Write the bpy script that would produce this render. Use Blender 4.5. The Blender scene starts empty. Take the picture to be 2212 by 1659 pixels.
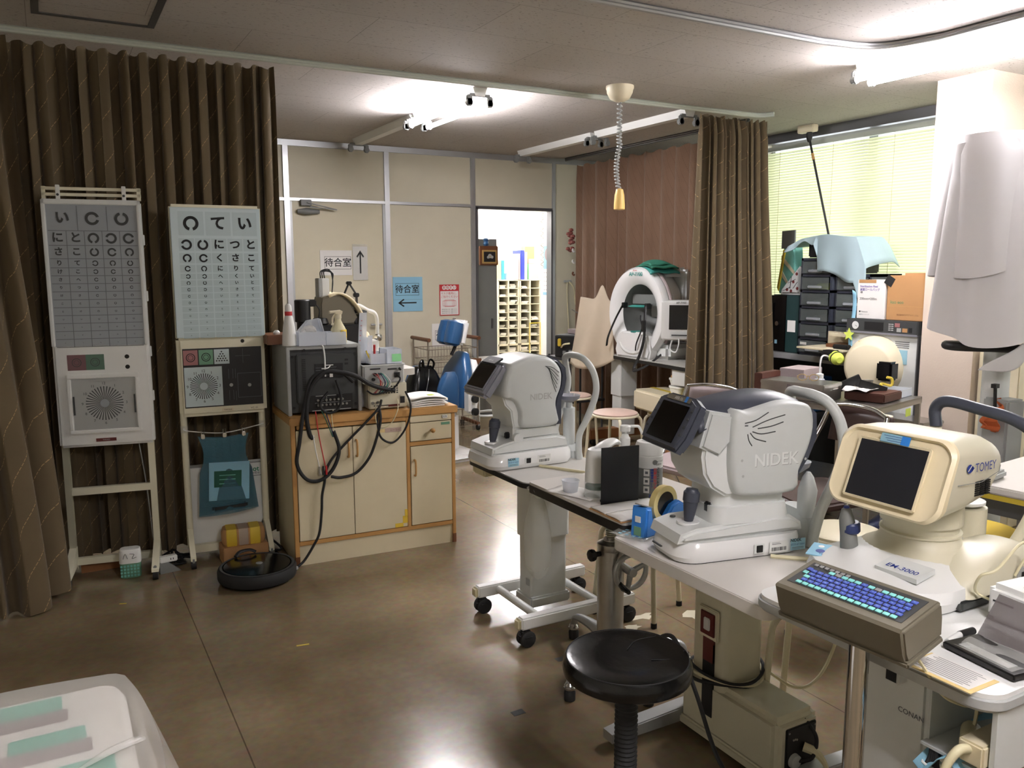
import bpy, bmesh, math, random
from mathutils import Vector, Matrix, noise
random.seed(7)
C = bpy.context.scene.collection
SC = bpy.context.scene
PI = math.pi
def R(d): return math.radians(d)

# ---------------------------------------------------------------- camera, sky, exposure
def lin(c):
    return tuple(((v/255)/12.92 if v/255 <= .04045 else ((v/255+.055)/1.055)**2.4) for v in c[:3])
cd = bpy.data.cameras.new('camera'); cam = bpy.data.objects.new('camera', cd); C.objects.link(cam)
cd.sensor_fit = 'HORIZONTAL'; cd.sensor_width = 36; cd.lens = 1790/2212*36; cd.clip_start = .02
pitch, yaw, roll = R(7.9), R(29.1), R(-.2)
Fw = Vector((math.sin(yaw)*math.cos(pitch), math.cos(yaw)*math.cos(pitch), -math.sin(pitch)))
Rt = Vector((math.cos(yaw), -math.sin(yaw), 0)); Up = Rt.cross(Fw)
Rt, Up = Rt*math.cos(roll)+Up*math.sin(roll), Up*math.cos(roll)-Rt*math.sin(roll)
m4 = Matrix((Rt, Up, -Fw)).transposed().to_4x4(); m4.translation = Vector((0, 0, 1.5))
cam.matrix_world = m4
SC.camera = cam
SC.view_settings.view_transform = 'Standard'; SC.view_settings.look = 'None'
SC.view_settings.gamma = 1; SC.view_settings.use_curve_mapping = False
SC.view_settings.exposure = 3.1
W = bpy.data.worlds.new('sky'); SC.world = W; W.use_nodes = True
bgn = W.node_tree.nodes['Background']; bgn.inputs[0].default_value = (.93, .97, 1, 1); bgn.inputs[1].default_value = .55
SC.cycles.max_bounces = 8; SC.cycles.diffuse_bounces = 4; SC.cycles.glossy_bounces = 4
SC.cycles.transmission_bounces = 6; SC.cycles.transparent_max_bounces = 16
SC.cycles.sample_clamp_indirect = 6; SC.cycles.caustics_reflective = False; SC.cycles.caustics_refractive = False
TUBE = 26.0          # strength of the lit fluorescent tubes
H = 2.6              # ceiling height

# ---------------------------------------------------------------- materials
MATS = {}
def mat(n, rgb, rough=.5, metal=0, noi=None, bump=None, spec=.5, trans=0, alpha=1, emit=0, coat=0, sss=0):
    m = bpy.data.materials.new(n); m.use_nodes = True; nt = m.node_tree; b = nt.nodes['Principled BSDF']
    c = lin(rgb)+(1,)
    b.inputs['Base Color'].default_value = c; b.inputs['Roughness'].default_value = rough
    b.inputs['Metallic'].default_value = metal; b.inputs['Specular IOR Level'].default_value = spec
    b.inputs['Transmission Weight'].default_value = trans; b.inputs['Alpha'].default_value = alpha
    b.inputs['Coat Weight'].default_value = coat
    if emit:
        b.inputs['Emission Color'].default_value = c; b.inputs['Emission Strength'].default_value = emit
    L = nt.links.new; N = nt.nodes.new
    tc = N('ShaderNodeTexCoord')
    if noi:
        t = N('ShaderNodeTexNoise'); t.inputs['Scale'].default_value = noi[0]; t.inputs['Detail'].default_value = 6
        L(tc.outputs['Object'], t.inputs['Vector'])
        x = N('ShaderNodeMix'); x.data_type = 'RGBA'
        d = noi[1]
        x.inputs[6].default_value = tuple(v*(1-d) for v in c[:3])+(1,); x.inputs[7].default_value = tuple(min(1, v*(1+d)) for v in c[:3])+(1,)
        L(t.outputs['Fac'], x.inputs[0]); L(x.outputs[2], b.inputs['Base Color'])
    if bump:
        t2 = N('ShaderNodeTexNoise'); t2.inputs['Scale'].default_value = bump[0]; t2.inputs['Detail'].default_value = 4
        L(tc.outputs['Object'], t2.inputs['Vector'])
        u = N('ShaderNodeBump'); u.inputs['Strength'].default_value = bump[1]; u.inputs['Distance'].default_value = .01
        L(t2.outputs['Fac'], u.inputs['Height']); L(u.outputs['Normal'], b.inputs['Normal'])
    MATS[n] = m
    return m
def nodes_of(n): 
    m = MATS[n]; return m.node_tree, m.node_tree.nodes['Principled BSDF'], m.node_tree.nodes.new, m.node_tree.links.new

mat('panel_cream', (206, 200, 178), .55, noi=(6, .04))
mat('door_cream', (205, 198, 172), .5, noi=(5, .05))
mat('alu', (190, 192, 194), .38, .85)
mat('alu_dull', (170, 172, 172), .45, .6)
mat('alu_dark', (110, 110, 112), .4, .7)
mat('steel', (176, 174, 168), .28, .95, noi=(14, .12))
mat('chrome', (205, 205, 205), .12, 1)
mat('rail_green', (188, 194, 184), .45)
mat('white_room', (238, 240, 236), .7)
mat('wall_plain', (205, 200, 184), .65, noi=(3, .05), bump=(180, .05))
mat('column_paint', (214, 199, 184), .6, noi=(3, .05), bump=(120, .12))
mat('white_plastic', (226, 227, 224), .35)
mat('white_gloss', (232, 233, 232), .18, coat=.3)
mat('device_grey', (196, 200, 198), .42)
mat('device_light', (216, 219, 217), .36)
mat('navy', (62, 66, 78), .42)
mat('silver_pl', (150, 152, 162), .35, .4)
mat('screen', (10, 10, 12), .12)
mat('screen_grey', (38, 39, 44), .22)
mat('black', (18, 18, 19), .5)
mat('black_gloss', (12, 12, 13), .15)
mat('black_rub', (24, 24, 25), .7)
mat('leather_black', (10, 10, 11), .22, bump=(60, .04), spec=.4)
mat('dark_grey', (58, 60, 60), .55)
mat('mid_grey', (120, 122, 120), .5)
mat('grey_lt', (168, 170, 168), .5)
mat('cream', (222, 212, 184), .5)
mat('cream_dev', (232, 219, 184), .38)
mat('cream_dev2', (206, 201, 178), .42)
mat('stand_cream', (226, 222, 198), .4)
mat('stool_cream', (205, 198, 172), .4)
mat('cab_cream', (214, 203, 172), .5, noi=(4, .05))
mat('wood', (190, 145, 86), .5, noi=(9, .14))
mat('wood_dark', (112, 70, 42), .45, noi=(9, .2))
mat('wood_base', (140, 92, 52), .55, noi=(8, .15))
mat('table_white', (214, 210, 204), .38)
mat('table_grey', (196, 194, 188), .4)
mat('edge_black', (22, 21, 20), .45)
mat('pinkish', (190, 165, 152), .5, noi=(30, .06))
mat('yellow', (222, 190, 60), .55)
mat('tape_yellow', (205, 180, 60), .5)
mat('lemon', (206, 222, 96), .6)
mat('red', (190, 40, 44), .45)
mat('maroon', (92, 26, 24), .4)
mat('blue_vinyl', (38, 78, 120), .3, noi=(5, .12))
mat('blue_pl', (52, 130, 214), .35)
mat('blue_dark', (30, 44, 92), .4)
mat('blue_box', (28, 84, 140), .4)
mat('teal', (60, 150, 140), .55)
mat('teal_lt', (120, 190, 178), .5)
mat('teal_dark', (20, 52, 52), .5)
mat('green_cloth', (48, 120, 98), .85)
mat('blue_paper', (140, 190, 214), .7)
mat('paper', (232, 230, 226), .75)
mat('paper_old', (224, 200, 140), .75)
mat('ink', (22, 22, 24), .7)
mat('ink_grey', (96, 98, 102), .6)
mat('ink_faint', (176, 178, 178), .45)
mat('ink_red', (196, 50, 54), .6)
mat('ink_blue', (40, 60, 140), .6)
mat('ink_purple', (110, 90, 170), .6)
mat('ink_green', (40, 130, 90), .6)
mat('brown_seat', (66, 46, 42), .4)
mat('brown_board', (78, 42, 32), .45)
mat('mauve', (160, 146, 146), .6)
mat('tan_cloth', (196, 182, 160), .85, noi=(8, .08))
mat('white_cloth', (222, 220, 222), .8)
mat('blue_cloth', (176, 200, 208), .85, noi=(6, .05))
mat('cardboard', (178, 134, 88), .75, noi=(6, .06))
mat('orange_cloth', (190, 96, 50), .85)
mat('olive_grey', (112, 106, 90), .45)
mat('key_blue', (78, 98, 190), .4)
mat('key_cyan', (140, 222, 216), .4)
mat('key_grey', (150, 150, 150), .4)
mat('sticker_blue', (150, 196, 214), .4)
mat('chart_grey', (150, 156, 162), .35, noi=(2, .05))
mat('chart_grey_line', (104, 108, 112), .4)
mat('chart_blue', (196, 212, 216), .3)
mat('chart_cell', (180, 198, 202), .3)
mat('opt_pink', (166, 112, 112), .4)
mat('opt_green', (110, 156, 128), .4)
mat('opt_pink_d', (112, 78, 82), .4)
mat('opt_green_d', (76, 108, 92), .4)
mat('skin_frost', (196, 200, 206), .4)
mat('clear', (238, 242, 244), .12, alpha=.28)
mat('frost', (226, 232, 240), .3, alpha=.5)
mat('frost_dark', (120, 128, 128), .3, alpha=.55)
mat('smoke_clear', (120, 112, 112), .15, alpha=.62)
mat('film', (228, 228, 222), .12, alpha=.3)
mat('wrap', (240, 238, 234), .22, alpha=.34)
mat('bubble_blue', (58, 112, 132), .22, alpha=.72, bump=(120, .6))
mat('glass', (230, 240, 240), .03, alpha=.06)
mat('terminal_green', (150, 226, 160), .6)
mat('binder_blue', (40, 56, 190), .5)
mat('binder_cyan', (60, 150, 196), .5)
mat('shelf_cream', (210, 204, 180), .5)
mat('cord_cream', (214, 206, 170), .5)
mat('socket_yellow', (226, 190, 110), .45)
mat('flower', (120, 62, 54), .8)
mat('wire', (150, 138, 122), .4, .6)
mat('amber_tape', (226, 206, 140), .3)
mat('rack_dark', (46, 46, 48), .45)
mat('gold_frame', (190, 160, 100), .4, .3)
mat('tube_lit', (250, 246, 250), .3, emit=TUBE)
mat('tube_off', (230, 232, 230), .25)
mat('pkg_white', (246, 243, 238), .5)
mat('pkg_teal', (120, 196, 176), .5)
mat('soap_green', (30, 92, 74), .4)

# ---------------------------------------------------------------- mesh builder
def catmull(p, k=6, closed=False):
    p = [Vector(q) for q in p]; n = len(p); out = []
    if n < 3: return p
    rng = range(n if closed else n-1)
    for i in rng:
        a = p[(i-1) % n] if (closed or i > 0) else p[i]*2-p[i+1]
        b = p[i]; c = p[(i+1) % n]
        d = p[(i+2) % n] if (closed or i+2 < n) else c*2-b
        for j in range(k):
            t = j/k
            out.append(.5*((2*b)+(c-a)*t+(2*a-5*b+4*c-d)*t*t+(3*b-a-3*c+d)*t**3))
    if not closed: out.append(p[-1])
    return out
def rr(cx, cy, sx, sy, r, n=4):
    r = min(r, sx/2-1e-5, sy/2-1e-5); out = []
    for (qx, qy, a0) in ((1, 1, 0), (-1, 1, 90), (-1, -1, 180), (1, -1, 270)):
        for i in range(n+1):
            a = R(a0+90*i/n)
            out.append((cx+qx*(sx/2-r)+r*math.cos(a), cy+qy*(sy/2-r)+r*math.sin(a)))
    return out
def circ(cx, cy, r, n=24, a0=0, ry=None):
    ry = r if ry is None else ry
    return [(cx+r*math.cos(2*PI*i/n+a0), cy+ry*math.sin(2*PI*i/n+a0)) for i in range(n)]
class MB:
    def __init__(s, m=None):
        s.v = []; s.f = []; s.fm = []; s.ms = []; s.mi = 0; s.T = Matrix.Identity(4); s.uv = None
        if m: s.m(m)
    def m(s, n):
        if n not in s.ms: s.ms.append(n)
        s.mi = s.ms.index(n); return s
    def at(s, loc=(0, 0, 0), rx=0, ry=0, rz=0):
        s.T = Matrix.Translation(loc) @ Matrix.Rotation(R(rz), 4, 'Z') @ Matrix.Rotation(R(ry), 4, 'Y') @ Matrix.Rotation(R(rx), 4, 'X'); return s
    def add(s, vs, fs):
        o = len(s.v); s.v += [s.T @ Vector(q) for q in vs]
        for f in fs: s.f.append(tuple(i+o for i in f)); s.fm.append(s.mi)
        return s
    def addbm(s, bm):
        bm.verts.index_update()
        s.add([v.co.copy() for v in bm.verts], [[v.index for v in f.verts] for f in bm.faces]); bm.free(); return s
    def box(s, a, b, bev=0, seg=2):
        x0, x1 = sorted((a[0], b[0])); y0, y1 = sorted((a[1], b[1])); z0, z1 = sorted((a[2], b[2]))
        vs = [(x, y, z) for x in (x0, x1) for y in (y0, y1) for z in (z0, z1)]
        fs = [(0, 1, 3, 2), (4, 6, 7, 5), (0, 4, 5, 1), (2, 3, 7, 6), (0, 2, 6, 4), (1, 5, 7, 3)]
        if not bev: return s.add(vs, fs)
        bm = bmesh.new(); bv = [bm.verts.new(q) for q in vs]
        for f in fs: bm.faces.new([bv[i] for i in f])
        bmesh.ops.bevel(bm, geom=list(bm.edges), offset=bev, segments=seg, affect='EDGES', clamp_overlap=True)
        return s.addbm(bm)
    def bar(s, p, q, w, h, up=(0, 0, 1)):
        p, q = Vector(p), Vector(q); d = (q-p).normalized(); u = Vector(up)
        if abs(d.dot(u)) > .99: u = Vector((0, 1, 0))
        a = d.cross(u).normalized()*w/2; b = a.cross(d).normalized()*h/2
        vs = [p-a-b, p+a-b, p+a+b, p-a+b, q-a-b, q+a-b, q+a+b, q-a+b]
        return s.add(vs, [(3, 2, 1, 0), (4, 5, 6, 7), (0, 1, 5, 4), (1, 2, 6, 5), (2, 3, 7, 6), (3, 0, 4, 7)])
    def tube(s, pts, r, n=8, k=0, closed=False, cap=True, flat=1):
        p = catmull(pts, k, closed) if k else [Vector(q) for q in pts]
        N = len(p); vs = []; fs = []
        rs = r if isinstance(r, (list, tuple)) else None
        up = None
        for i in range(N):
            a = p[i-1] if (i > 0 or closed) else p[i]; b = p[(i+1) % N] if (i < N-1 or closed) else p[i]
            d = (b-a).normalized()
            if up is None:
                up = Vector((0, 0, 1)) if abs(d.z) < .9 else Vector((1, 0, 0))
            up = (up-d*up.dot(d)); up = up.normalized() if up.length > 1e-6 else d.orthogonal().normalized()
            sd = d.cross(up)
            if rs: t = i/(N-1)*(len(rs)-1); j = min(int(t), len(rs)-2); rad = rs[j]+(rs[j+1]-rs[j])*(t-j)
            else: rad = r
            for q in range(n):
                w = 2*PI*q/n; vs.append(p[i]+sd*rad*math.cos(w)+up*rad*flat*math.sin(w))
        for i in range(N if closed else N-1):
            for q in range(n):
                i2 = (i+1) % N
                fs.append((i*n+q, i*n+(q+1) % n, i2*n+(q+1) % n, i2*n+q))
        if cap and not closed:
            fs.append(tuple(range(n-1, -1, -1))); fs.append(tuple((N-1)*n+q for q in range(n)))
        return s.add(vs, fs)
    def cyl(s, p, q, r, n=20, r2=None):
        return s.tube([p, q], [r, r if r2 is None else r2], n)
    def lathe(s, prof, o=(0, 0, 0), n=28, sx=1, sy=1, ax=None):
        vs = []; fs = []
        M = Matrix.Identity(3) if ax is None else Vector(ax).to_track_quat('Z', 'Y').to_matrix()
        for r, z in prof:
            for q in range(n):
                a = 2*PI*q/n; vs.append(M @ Vector((r*math.cos(a)*sx, r*math.sin(a)*sy, z))+Vector(o))
        for i in range(len(prof)-1):
            for q in range(n): fs.append((i*n+q, i*n+(q+1) % n, (i+1)*n+(q+1) % n, (i+1)*n+q))
        if prof[0][0] > 1e-4: fs.append(tuple(range(n-1, -1, -1)))
        if prof[-1][0] > 1e-4: fs.append(tuple((len(prof)-1)*n+q for q in range(n)))
        return s.add(vs, fs)
    def loft(s, rings, cap=True):
        n = len(rings[0]); vs = [q for r in rings for q in r]; fs = []
        for i in range(len(rings)-1):
            for q in range(n): fs.append((i*n+q, i*n+(q+1) % n, (i+1)*n+(q+1) % n, (i+1)*n+q))
        if cap: fs.append(tuple(range(n-1, -1, -1))); fs.append(tuple((len(rings)-1)*n+q for q in range(n)))
        return s.add(vs, fs)
    def rloft(s, secs, n=5):
        # secs: (z, cx, cy, sx, sy, r)
        return s.loft([[(x, y, z) for x, y in rr(cx, cy, sx, sy, r, n)] for z, cx, cy, sx, sy, r in secs])
    def prism(s, poly, ax, d0, d1, bev=0, seg=3, allb=False):
        def P3(a, b, d): return {'x': (d, a, b), 'y': (a, d, b), 'z': (a, b, d)}[ax]
        n = len(poly); bm = bmesh.new()
        A = [bm.verts.new(P3(a, b, d0)) for a, b in poly]; B = [bm.verts.new(P3(a, b, d1)) for a, b in poly]
        fa = bm.faces.new(A); fb = bm.faces.new(B[::-1])
        for i in range(n): bm.faces.new((A[i], A[(i+1) % n], B[(i+1) % n], B[i]))
        bmesh.ops.recalc_face_normals(bm, faces=list(bm.faces))
        if bev:
            es = list(bm.edges) if allb else list(set(fa.edges) | set(fb.edges))
            bmesh.ops.bevel(bm, geom=es, offset=bev, segments=seg, affect='EDGES', clamp_overlap=True)
        return s.addbm(bm)
    def grid(s, fn, nu, nv, uvfn=None, closed=False):
        vs = [fn(i/nu, j/nv) for j in range(nv+1) for i in range(nu+1)]; w = nu+1
        fs = [(j*w+i, j*w+i+1, (j+1)*w+i+1, (j+1)*w+i) for j in range(nv) for i in range(nu)]
        o = len(s.v); s.add(vs, fs)
        if uvfn:
            if s.uv is None: s.uv = {}
            for j in range(nv+1):
                for i in range(nu+1): s.uv[o+j*w+i] = uvfn(i/nu, j/nv)
        return s
    def quad(s, a, b, c, d): return s.add([a, b, c, d], [(0, 1, 2, 3)])
    def text(s, t, size, o, u=(1, 0, 0), v=(0, 0, 1), m='ink', bold=0, sx=1, align='CENTER', wrapr=None, th=0):
        s.m(m)
        vs, fs = glyphs(t, bold, align)
        u, v, o = Vector(u), Vector(v), Vector(o)
        return s.add([o+u*(x*size*sx)+v*(y*size) for x, y in vs], fs)
    def lring(s, o, r, gap, u=(1, 0, 0), v=(0, 0, 1), m='ink', w=.4):
        s.m(m); o, u, v = Vector(o), Vector(u), Vector(v); n = 20
        if gap is None: a0, span = 0, 360
        else: a0, span = gap+16, 328
        vs = []; fs = []
        for i in range(n+1):
            a = R(a0+span*i/n)
            for q in (r, r*(1-w)): vs.append(o+u*(q*math.cos(a))+v*(q*math.sin(a)))
        for i in range(n): fs.append((2*i, 2*i+2, 2*i+3, 2*i+1))
        return s.add(vs, fs)
    def disc(s, o, r, u=(1, 0, 0), v=(0, 0, 1), n=16):
        o, u, v = Vector(o), Vector(u), Vector(v)
        return s.add([o+u*(r*math.cos(2*PI*i/n))+v*(r*math.sin(2*PI*i/n)) for i in range(n)], [tuple(range(n))])
    def rect(s, o, w, h, u=(1, 0, 0), v=(0, 0, 1)):
        o, u, v = Vector(o), Vector(u), Vector(v); a = u*w/2; b = v*h/2
        return s.add([o-a-b, o+a-b, o+a+b, o-a+b], [(0, 1, 2, 3)])
    def build(s, name, parent=None, ang=38, solid=0, sub=0, recalc=True):
        me = bpy.data.meshes.new(name); me.from_pydata(s.v, [], s.f)
        for q in s.ms: me.materials.append(MATS[q])
        me.polygons.foreach_set('material_index', s.fm)
        me.polygons.foreach_set('use_smooth', [True]*len(s.f))
        if s.uv is not None:
            l = me.uv_layers.new(name='UVMap')
            for lp in me.loops: l.data[lp.index].uv = s.uv.get(lp.vertex_index, (0, 0))
        me.update()
        if recalc:
            bm = bmesh.new(); bm.from_mesh(me); bmesh.ops.recalc_face_normals(bm, faces=list(bm.faces)); bm.to_mesh(me); bm.free()
        me.set_sharp_from_angle(angle=R(ang))
        o = bpy.data.objects.new(name, me); C.objects.link(o)
        if parent: o.parent = parent
        if sub:
            q = o.modifiers.new('s', 'SUBSURF'); q.levels = sub; q.render_levels = sub
        if solid:
            q = o.modifiers.new('t', 'SOLIDIFY'); q.thickness = solid; q.offset = 0
        return o
GL = {}
def glyphs(t, bold=0, align='CENTER'):
    k = (t, bold, align)
    if k in GL: return GL[k]
    cu = bpy.data.curves.new('glyph', 'FONT'); cu.body = t; cu.align_x = align; cu.align_y = 'CENTER'; cu.size = 1; cu.offset = bold; cu.resolution_u = 3
    o = bpy.data.objects.new('glyph', cu); C.objects.link(o)
    bpy.context.view_layer.update()
    me = o.evaluated_get(bpy.context.evaluated_depsgraph_get()).to_mesh()
    r = ([(v.co.x, v.co.y) for v in me.vertices], [tuple(p.vertices) for p in me.polygons])
    o.to_mesh_clear(); bpy.data.objects.remove(o); bpy.data.curves.remove(cu)
    GL[k] = r; return r
def thing(name, label, cat, loc=(0, 0, 0), rz=0, group=None):
    o = bpy.data.objects.new(name, None); o.empty_display_size = .1; C.objects.link(o); o.location = loc; o.rotation_euler = (0, 0, R(rz))
    o['label'] = label; o['category'] = cat
    if group: o['group'] = group
    return o
def tag(o, label, cat, group=None):
    o['label'] = label; o['category'] = cat
    if group: o['group'] = group
    return o
def struct(o): o['kind'] = 'structure'; return o
def dup(root, loc, rz=0, label=None):
    r = root.copy(); C.objects.link(r); r.location = loc; r.rotation_euler = (0, 0, R(rz))
    if label: r['label'] = label
    for ch in list(root.children):
        c = ch.copy(); C.objects.link(c); c.parent = r
        for g in list(ch.children):
            d = g.copy(); C.objects.link(d); d.parent = c
    return r
def cable(name, pts, r, m, label, cat='cable', k=8, n=6):
    return tag(MB(m).tube(pts, r, n, k).build(name), label, cat)
# ---------------------------------------------------------------- procedural surfaces of the setting
def floor_mat():
    m = mat('floor_vinyl', (120, 98, 74), .2); nt, b, N, L = nodes_of('floor_vinyl')
    tc = N('ShaderNodeTexCoord')
    n1 = N('ShaderNodeTexNoise'); n1.inputs['Scale'].default_value = 1.6; n1.inputs['Detail'].default_value = 5; n1.inputs['Roughness'].default_value = .5
    n2 = N('ShaderNodeTexNoise'); n2.inputs['Scale'].default_value = 34; n2.inputs['Detail'].default_value = 5
    L(tc.outputs['Object'], n1.inputs['Vector']); L(tc.outputs['Object'], n2.inputs['Vector'])
    cr = N('ShaderNodeValToRGB'); e = cr.color_ramp.elements
    e[0].position = .25; e[0].color = lin((108, 92, 69))+(1,); e[1].position = .75; e[1].color = lin((160, 141, 112))+(1,)
    L(n1.outputs['Fac'], cr.inputs[0])
    x = N('ShaderNodeMix'); x.data_type = 'RGBA'; x.blend_type = 'MULTIPLY'; x.inputs[0].default_value = .42
    L(cr.outputs[0], x.inputs[6]); L(n2.outputs['Color'], x.inputs[7])
    br = N('ShaderNodeTexBrick'); br.offset = 0; br.inputs['Scale'].default_value = 1; br.inputs['Brick Width'].default_value = 30; br.inputs['Row Height'].default_value = 1.82
    br.inputs['Mortar Size'].default_value = .0025; br.inputs['Color1'].default_value = (1, 1, 1, 1); br.inputs['Color2'].default_value = (1, 1, 1, 1); br.inputs['Mortar'].default_value = (.45, .42, .4, 1)
    mp = N('ShaderNodeMapping'); mp.inputs['Rotation'].default_value = (0, 0, R(90)); mp.inputs['Location'].default_value = (.3, 1.37, 0); L(tc.outputs['Object'], mp.inputs['Vector']); L(mp.outputs[0], br.inputs['Vector'])
    y = N('ShaderNodeMix'); y.data_type = 'RGBA'; y.blend_type = 'MULTIPLY'; y.inputs[0].default_value = 1
    L(x.outputs[2], y.inputs[6]); L(br.outputs['Color'], y.inputs[7]); L(y.outputs[2], b.inputs['Base Color'])
    rg = N('ShaderNodeMapRange'); rg.inputs[1].default_value = .3; rg.inputs[2].default_value = .7; rg.inputs[3].default_value = .15; rg.inputs[4].default_value = .225
    n3 = N('ShaderNodeTexNoise'); n3.inputs['Scale'].default_value = 2.6; n3.inputs['Detail'].default_value = 2; L(tc.outputs['Object'], n3.inputs['Vector'])
    L(n3.outputs['Fac'], rg.inputs[0]); L(rg.outputs[0], b.inputs['Roughness'])
floor_mat()
def ceil_mat():
    mat('ceiling_board', (174, 166, 155), .85); nt, b, N, L = nodes_of('ceiling_board')
    tc = N('ShaderNodeTexCoord'); mp = N('ShaderNodeMapping'); mp.inputs['Scale'].default_value = (1, 2.2, 1); L(tc.outputs['Object'], mp.inputs['Vector'])
    n = N('ShaderNodeTexNoise'); n.inputs['Scale'].default_value = 42; n.inputs['Detail'].default_value = 3; n.inputs['Roughness'].default_value = .7; L(mp.outputs[0], n.inputs['Vector'])
    cr = N('ShaderNodeValToRGB'); e = cr.color_ramp.elements; e[0].position = .33; e[0].color = (.5, .48, .45, 1); e[1].position = .4; e[1].color = (1, 1, 1, 1)
    L(n.outputs['Fac'], cr.inputs[0])
    br = N('ShaderNodeTexBrick'); br.inputs['Scale'].default_value = 1; br.inputs['Brick Width'].default_value = .91; br.inputs['Row Height'].default_value = .455; br.inputs['Mortar Size'].default_value = .0016
    br.inputs['Color1'].default_value = lin((186, 180, 175))+(1,); br.inputs['Color2'].default_value = lin((181, 175, 170))+(1,); br.inputs['Mortar'].default_value = lin((138, 131, 125))+(1,)
    L(tc.outputs['Object'], br.inputs['Vector'])
    x = N('ShaderNodeMix'); x.data_type = 'RGBA'; x.blend_type = 'MULTIPLY'; x.inputs[0].default_value = 1
    L(br.outputs['Color'], x.inputs[6]); L(cr.outputs[0], x.inputs[7]); L(x.outputs[2], b.inputs['Base Color'])
ceil_mat()
def curtain_mat(n, rgb, line, space, slope, wid, under):
    mat(n, rgb, .8, spec=.15); nt, b, N, L = nodes_of(n)
    uv = N('ShaderNodeUVMap'); sp = N('ShaderNodeSeparateXYZ'); L(uv.outputs[0], sp.inputs[0])
    def ma(op, a, bb):
        k = N('ShaderNodeMath'); k.operation = op
        for i, v in enumerate((a, bb)):
            if isinstance(v, (int, float)): k.inputs[i].default_value = v
            else: L(v, k.inputs[i])
        return k.outputs[0]
    s = ma('ADD', sp.outputs[0], ma('MULTIPLY', sp.outputs[1], slope))
    fr = ma('FRACT', ma('DIVIDE', s, space), 0)
    ln = ma('LESS_THAN', fr, wid)
    dash = ma('GREATER_THAN', ma('FRACT', ma('MULTIPLY', sp.outputs[1], 60), 0), .25)
    f = ma('MULTIPLY', ln, dash)
    weave = N('ShaderNodeTexNoise'); weave.inputs['Scale'].default_value = 5; weave.inputs['Detail'].default_value = 8; tc = N('ShaderNodeTexCoord'); L(tc.outputs['Object'], weave.inputs['Vector'])
    a = N('ShaderNodeMix'); a.data_type = 'RGBA'; c = lin(rgb); a.inputs[6].default_value = tuple(v*.82 for v in c)+(1,); a.inputs[7].default_value = tuple(v*1.18 for v in c)+(1,)
    L(weave.outputs['Fac'], a.inputs[0])
    x = N('ShaderNodeMix'); x.data_type = 'RGBA'; L(f, x.inputs[0]); L(a.outputs[2], x.inputs[6]); x.inputs[7].default_value = lin(line)+(1,)
    L(x.outputs[2], b.inputs['Base Color'])
    b.inputs['Sheen Weight'].default_value = .15
curtain_mat('curtain_brown', (97, 84, 63), (160, 132, 94), .13, -.62, .024, 0)
curtain_mat('curtain_red', (112, 88, 71), (84, 64, 50), .09, .7, .035, 0)
def blind_mat():
    m = bpy.data.materials.new('blind_slat'); m.use_nodes = True; nt = m.node_tree; N = nt.nodes.new; L = nt.links.new
    b = nt.nodes['Principled BSDF']; b.inputs['Base Color'].default_value = lin((214, 216, 186))+(1,); b.inputs['Roughness'].default_value = .45
    t = N('ShaderNodeBsdfTranslucent'); t.inputs[0].default_value = lin((232, 236, 190))+(1,)
    x = N('ShaderNodeMixShader'); x.inputs[0].default_value = .3
    L(b.outputs[0], x.inputs[1]); L(t.outputs[0], x.inputs[2]); L(x.outputs[0], nt.nodes['Material Output'].inputs[0]); MATS['blind_slat'] = m
blind_mat()

# ---------------------------------------------------------------- the room
m = MB('floor_vinyl').quad((-1.6, -2.6, 0), (5.5, -2.6, 0), (5.5, 10.2, 0), (-1.6, 10.2, 0))
m.m('shelf_cream')
def scuff(x, y, r, k):
    random.seed(k); pts = []
    for i in range(13):
        a = 2*PI*i/13; q = r*random.uniform(.35, 1); pts.append((x+q*math.cos(a)*1.6, y+q*math.sin(a)*.8, .0007))
    m.add(pts, [tuple(range(13))])
for k, (x, y, r) in enumerate(((2.2, 3.03, .06), (2.16, 2.72, .05), (2.42, 2.62, .09), (2.05, 2.66, .04))): scuff(x, y, r, k)
m.m('dark_grey')
for x, y in ((1.62, 2.55), (1.28, 2.29)): m.box((x, y, .0002), (x+.045, y+.03, .0008))
struct(m.build('floor', recalc=False))
m = MB('ceiling_board')
m.box((-1.6, -2.6, H), (5.5, 10.2, H+.1))
struct(m.build('ceiling'))
m = MB('alu_dark')      # inspection hatch frame
for a, b in (((.02, 3.80), (.05, 4.28)), ((.48, 3.80), (.51, 4.28)), ((.05, 4.25), (.48, 4.28)), ((.05, 3.80), (.48, 3.83))): m.box((a[0], a[1], H-.004), (b[0], b[1], H+.004))
struct(m.build('trim_1'))
struct(MB('wall_plain').box((-1.7, -2.6, 0), (-1.6, 10.2, H)).build('wall_left'))
struct(MB('wall_plain').box((-1.7, -2.7, 0), (5.6, -2.6, H)).build('wall_front'))
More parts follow.
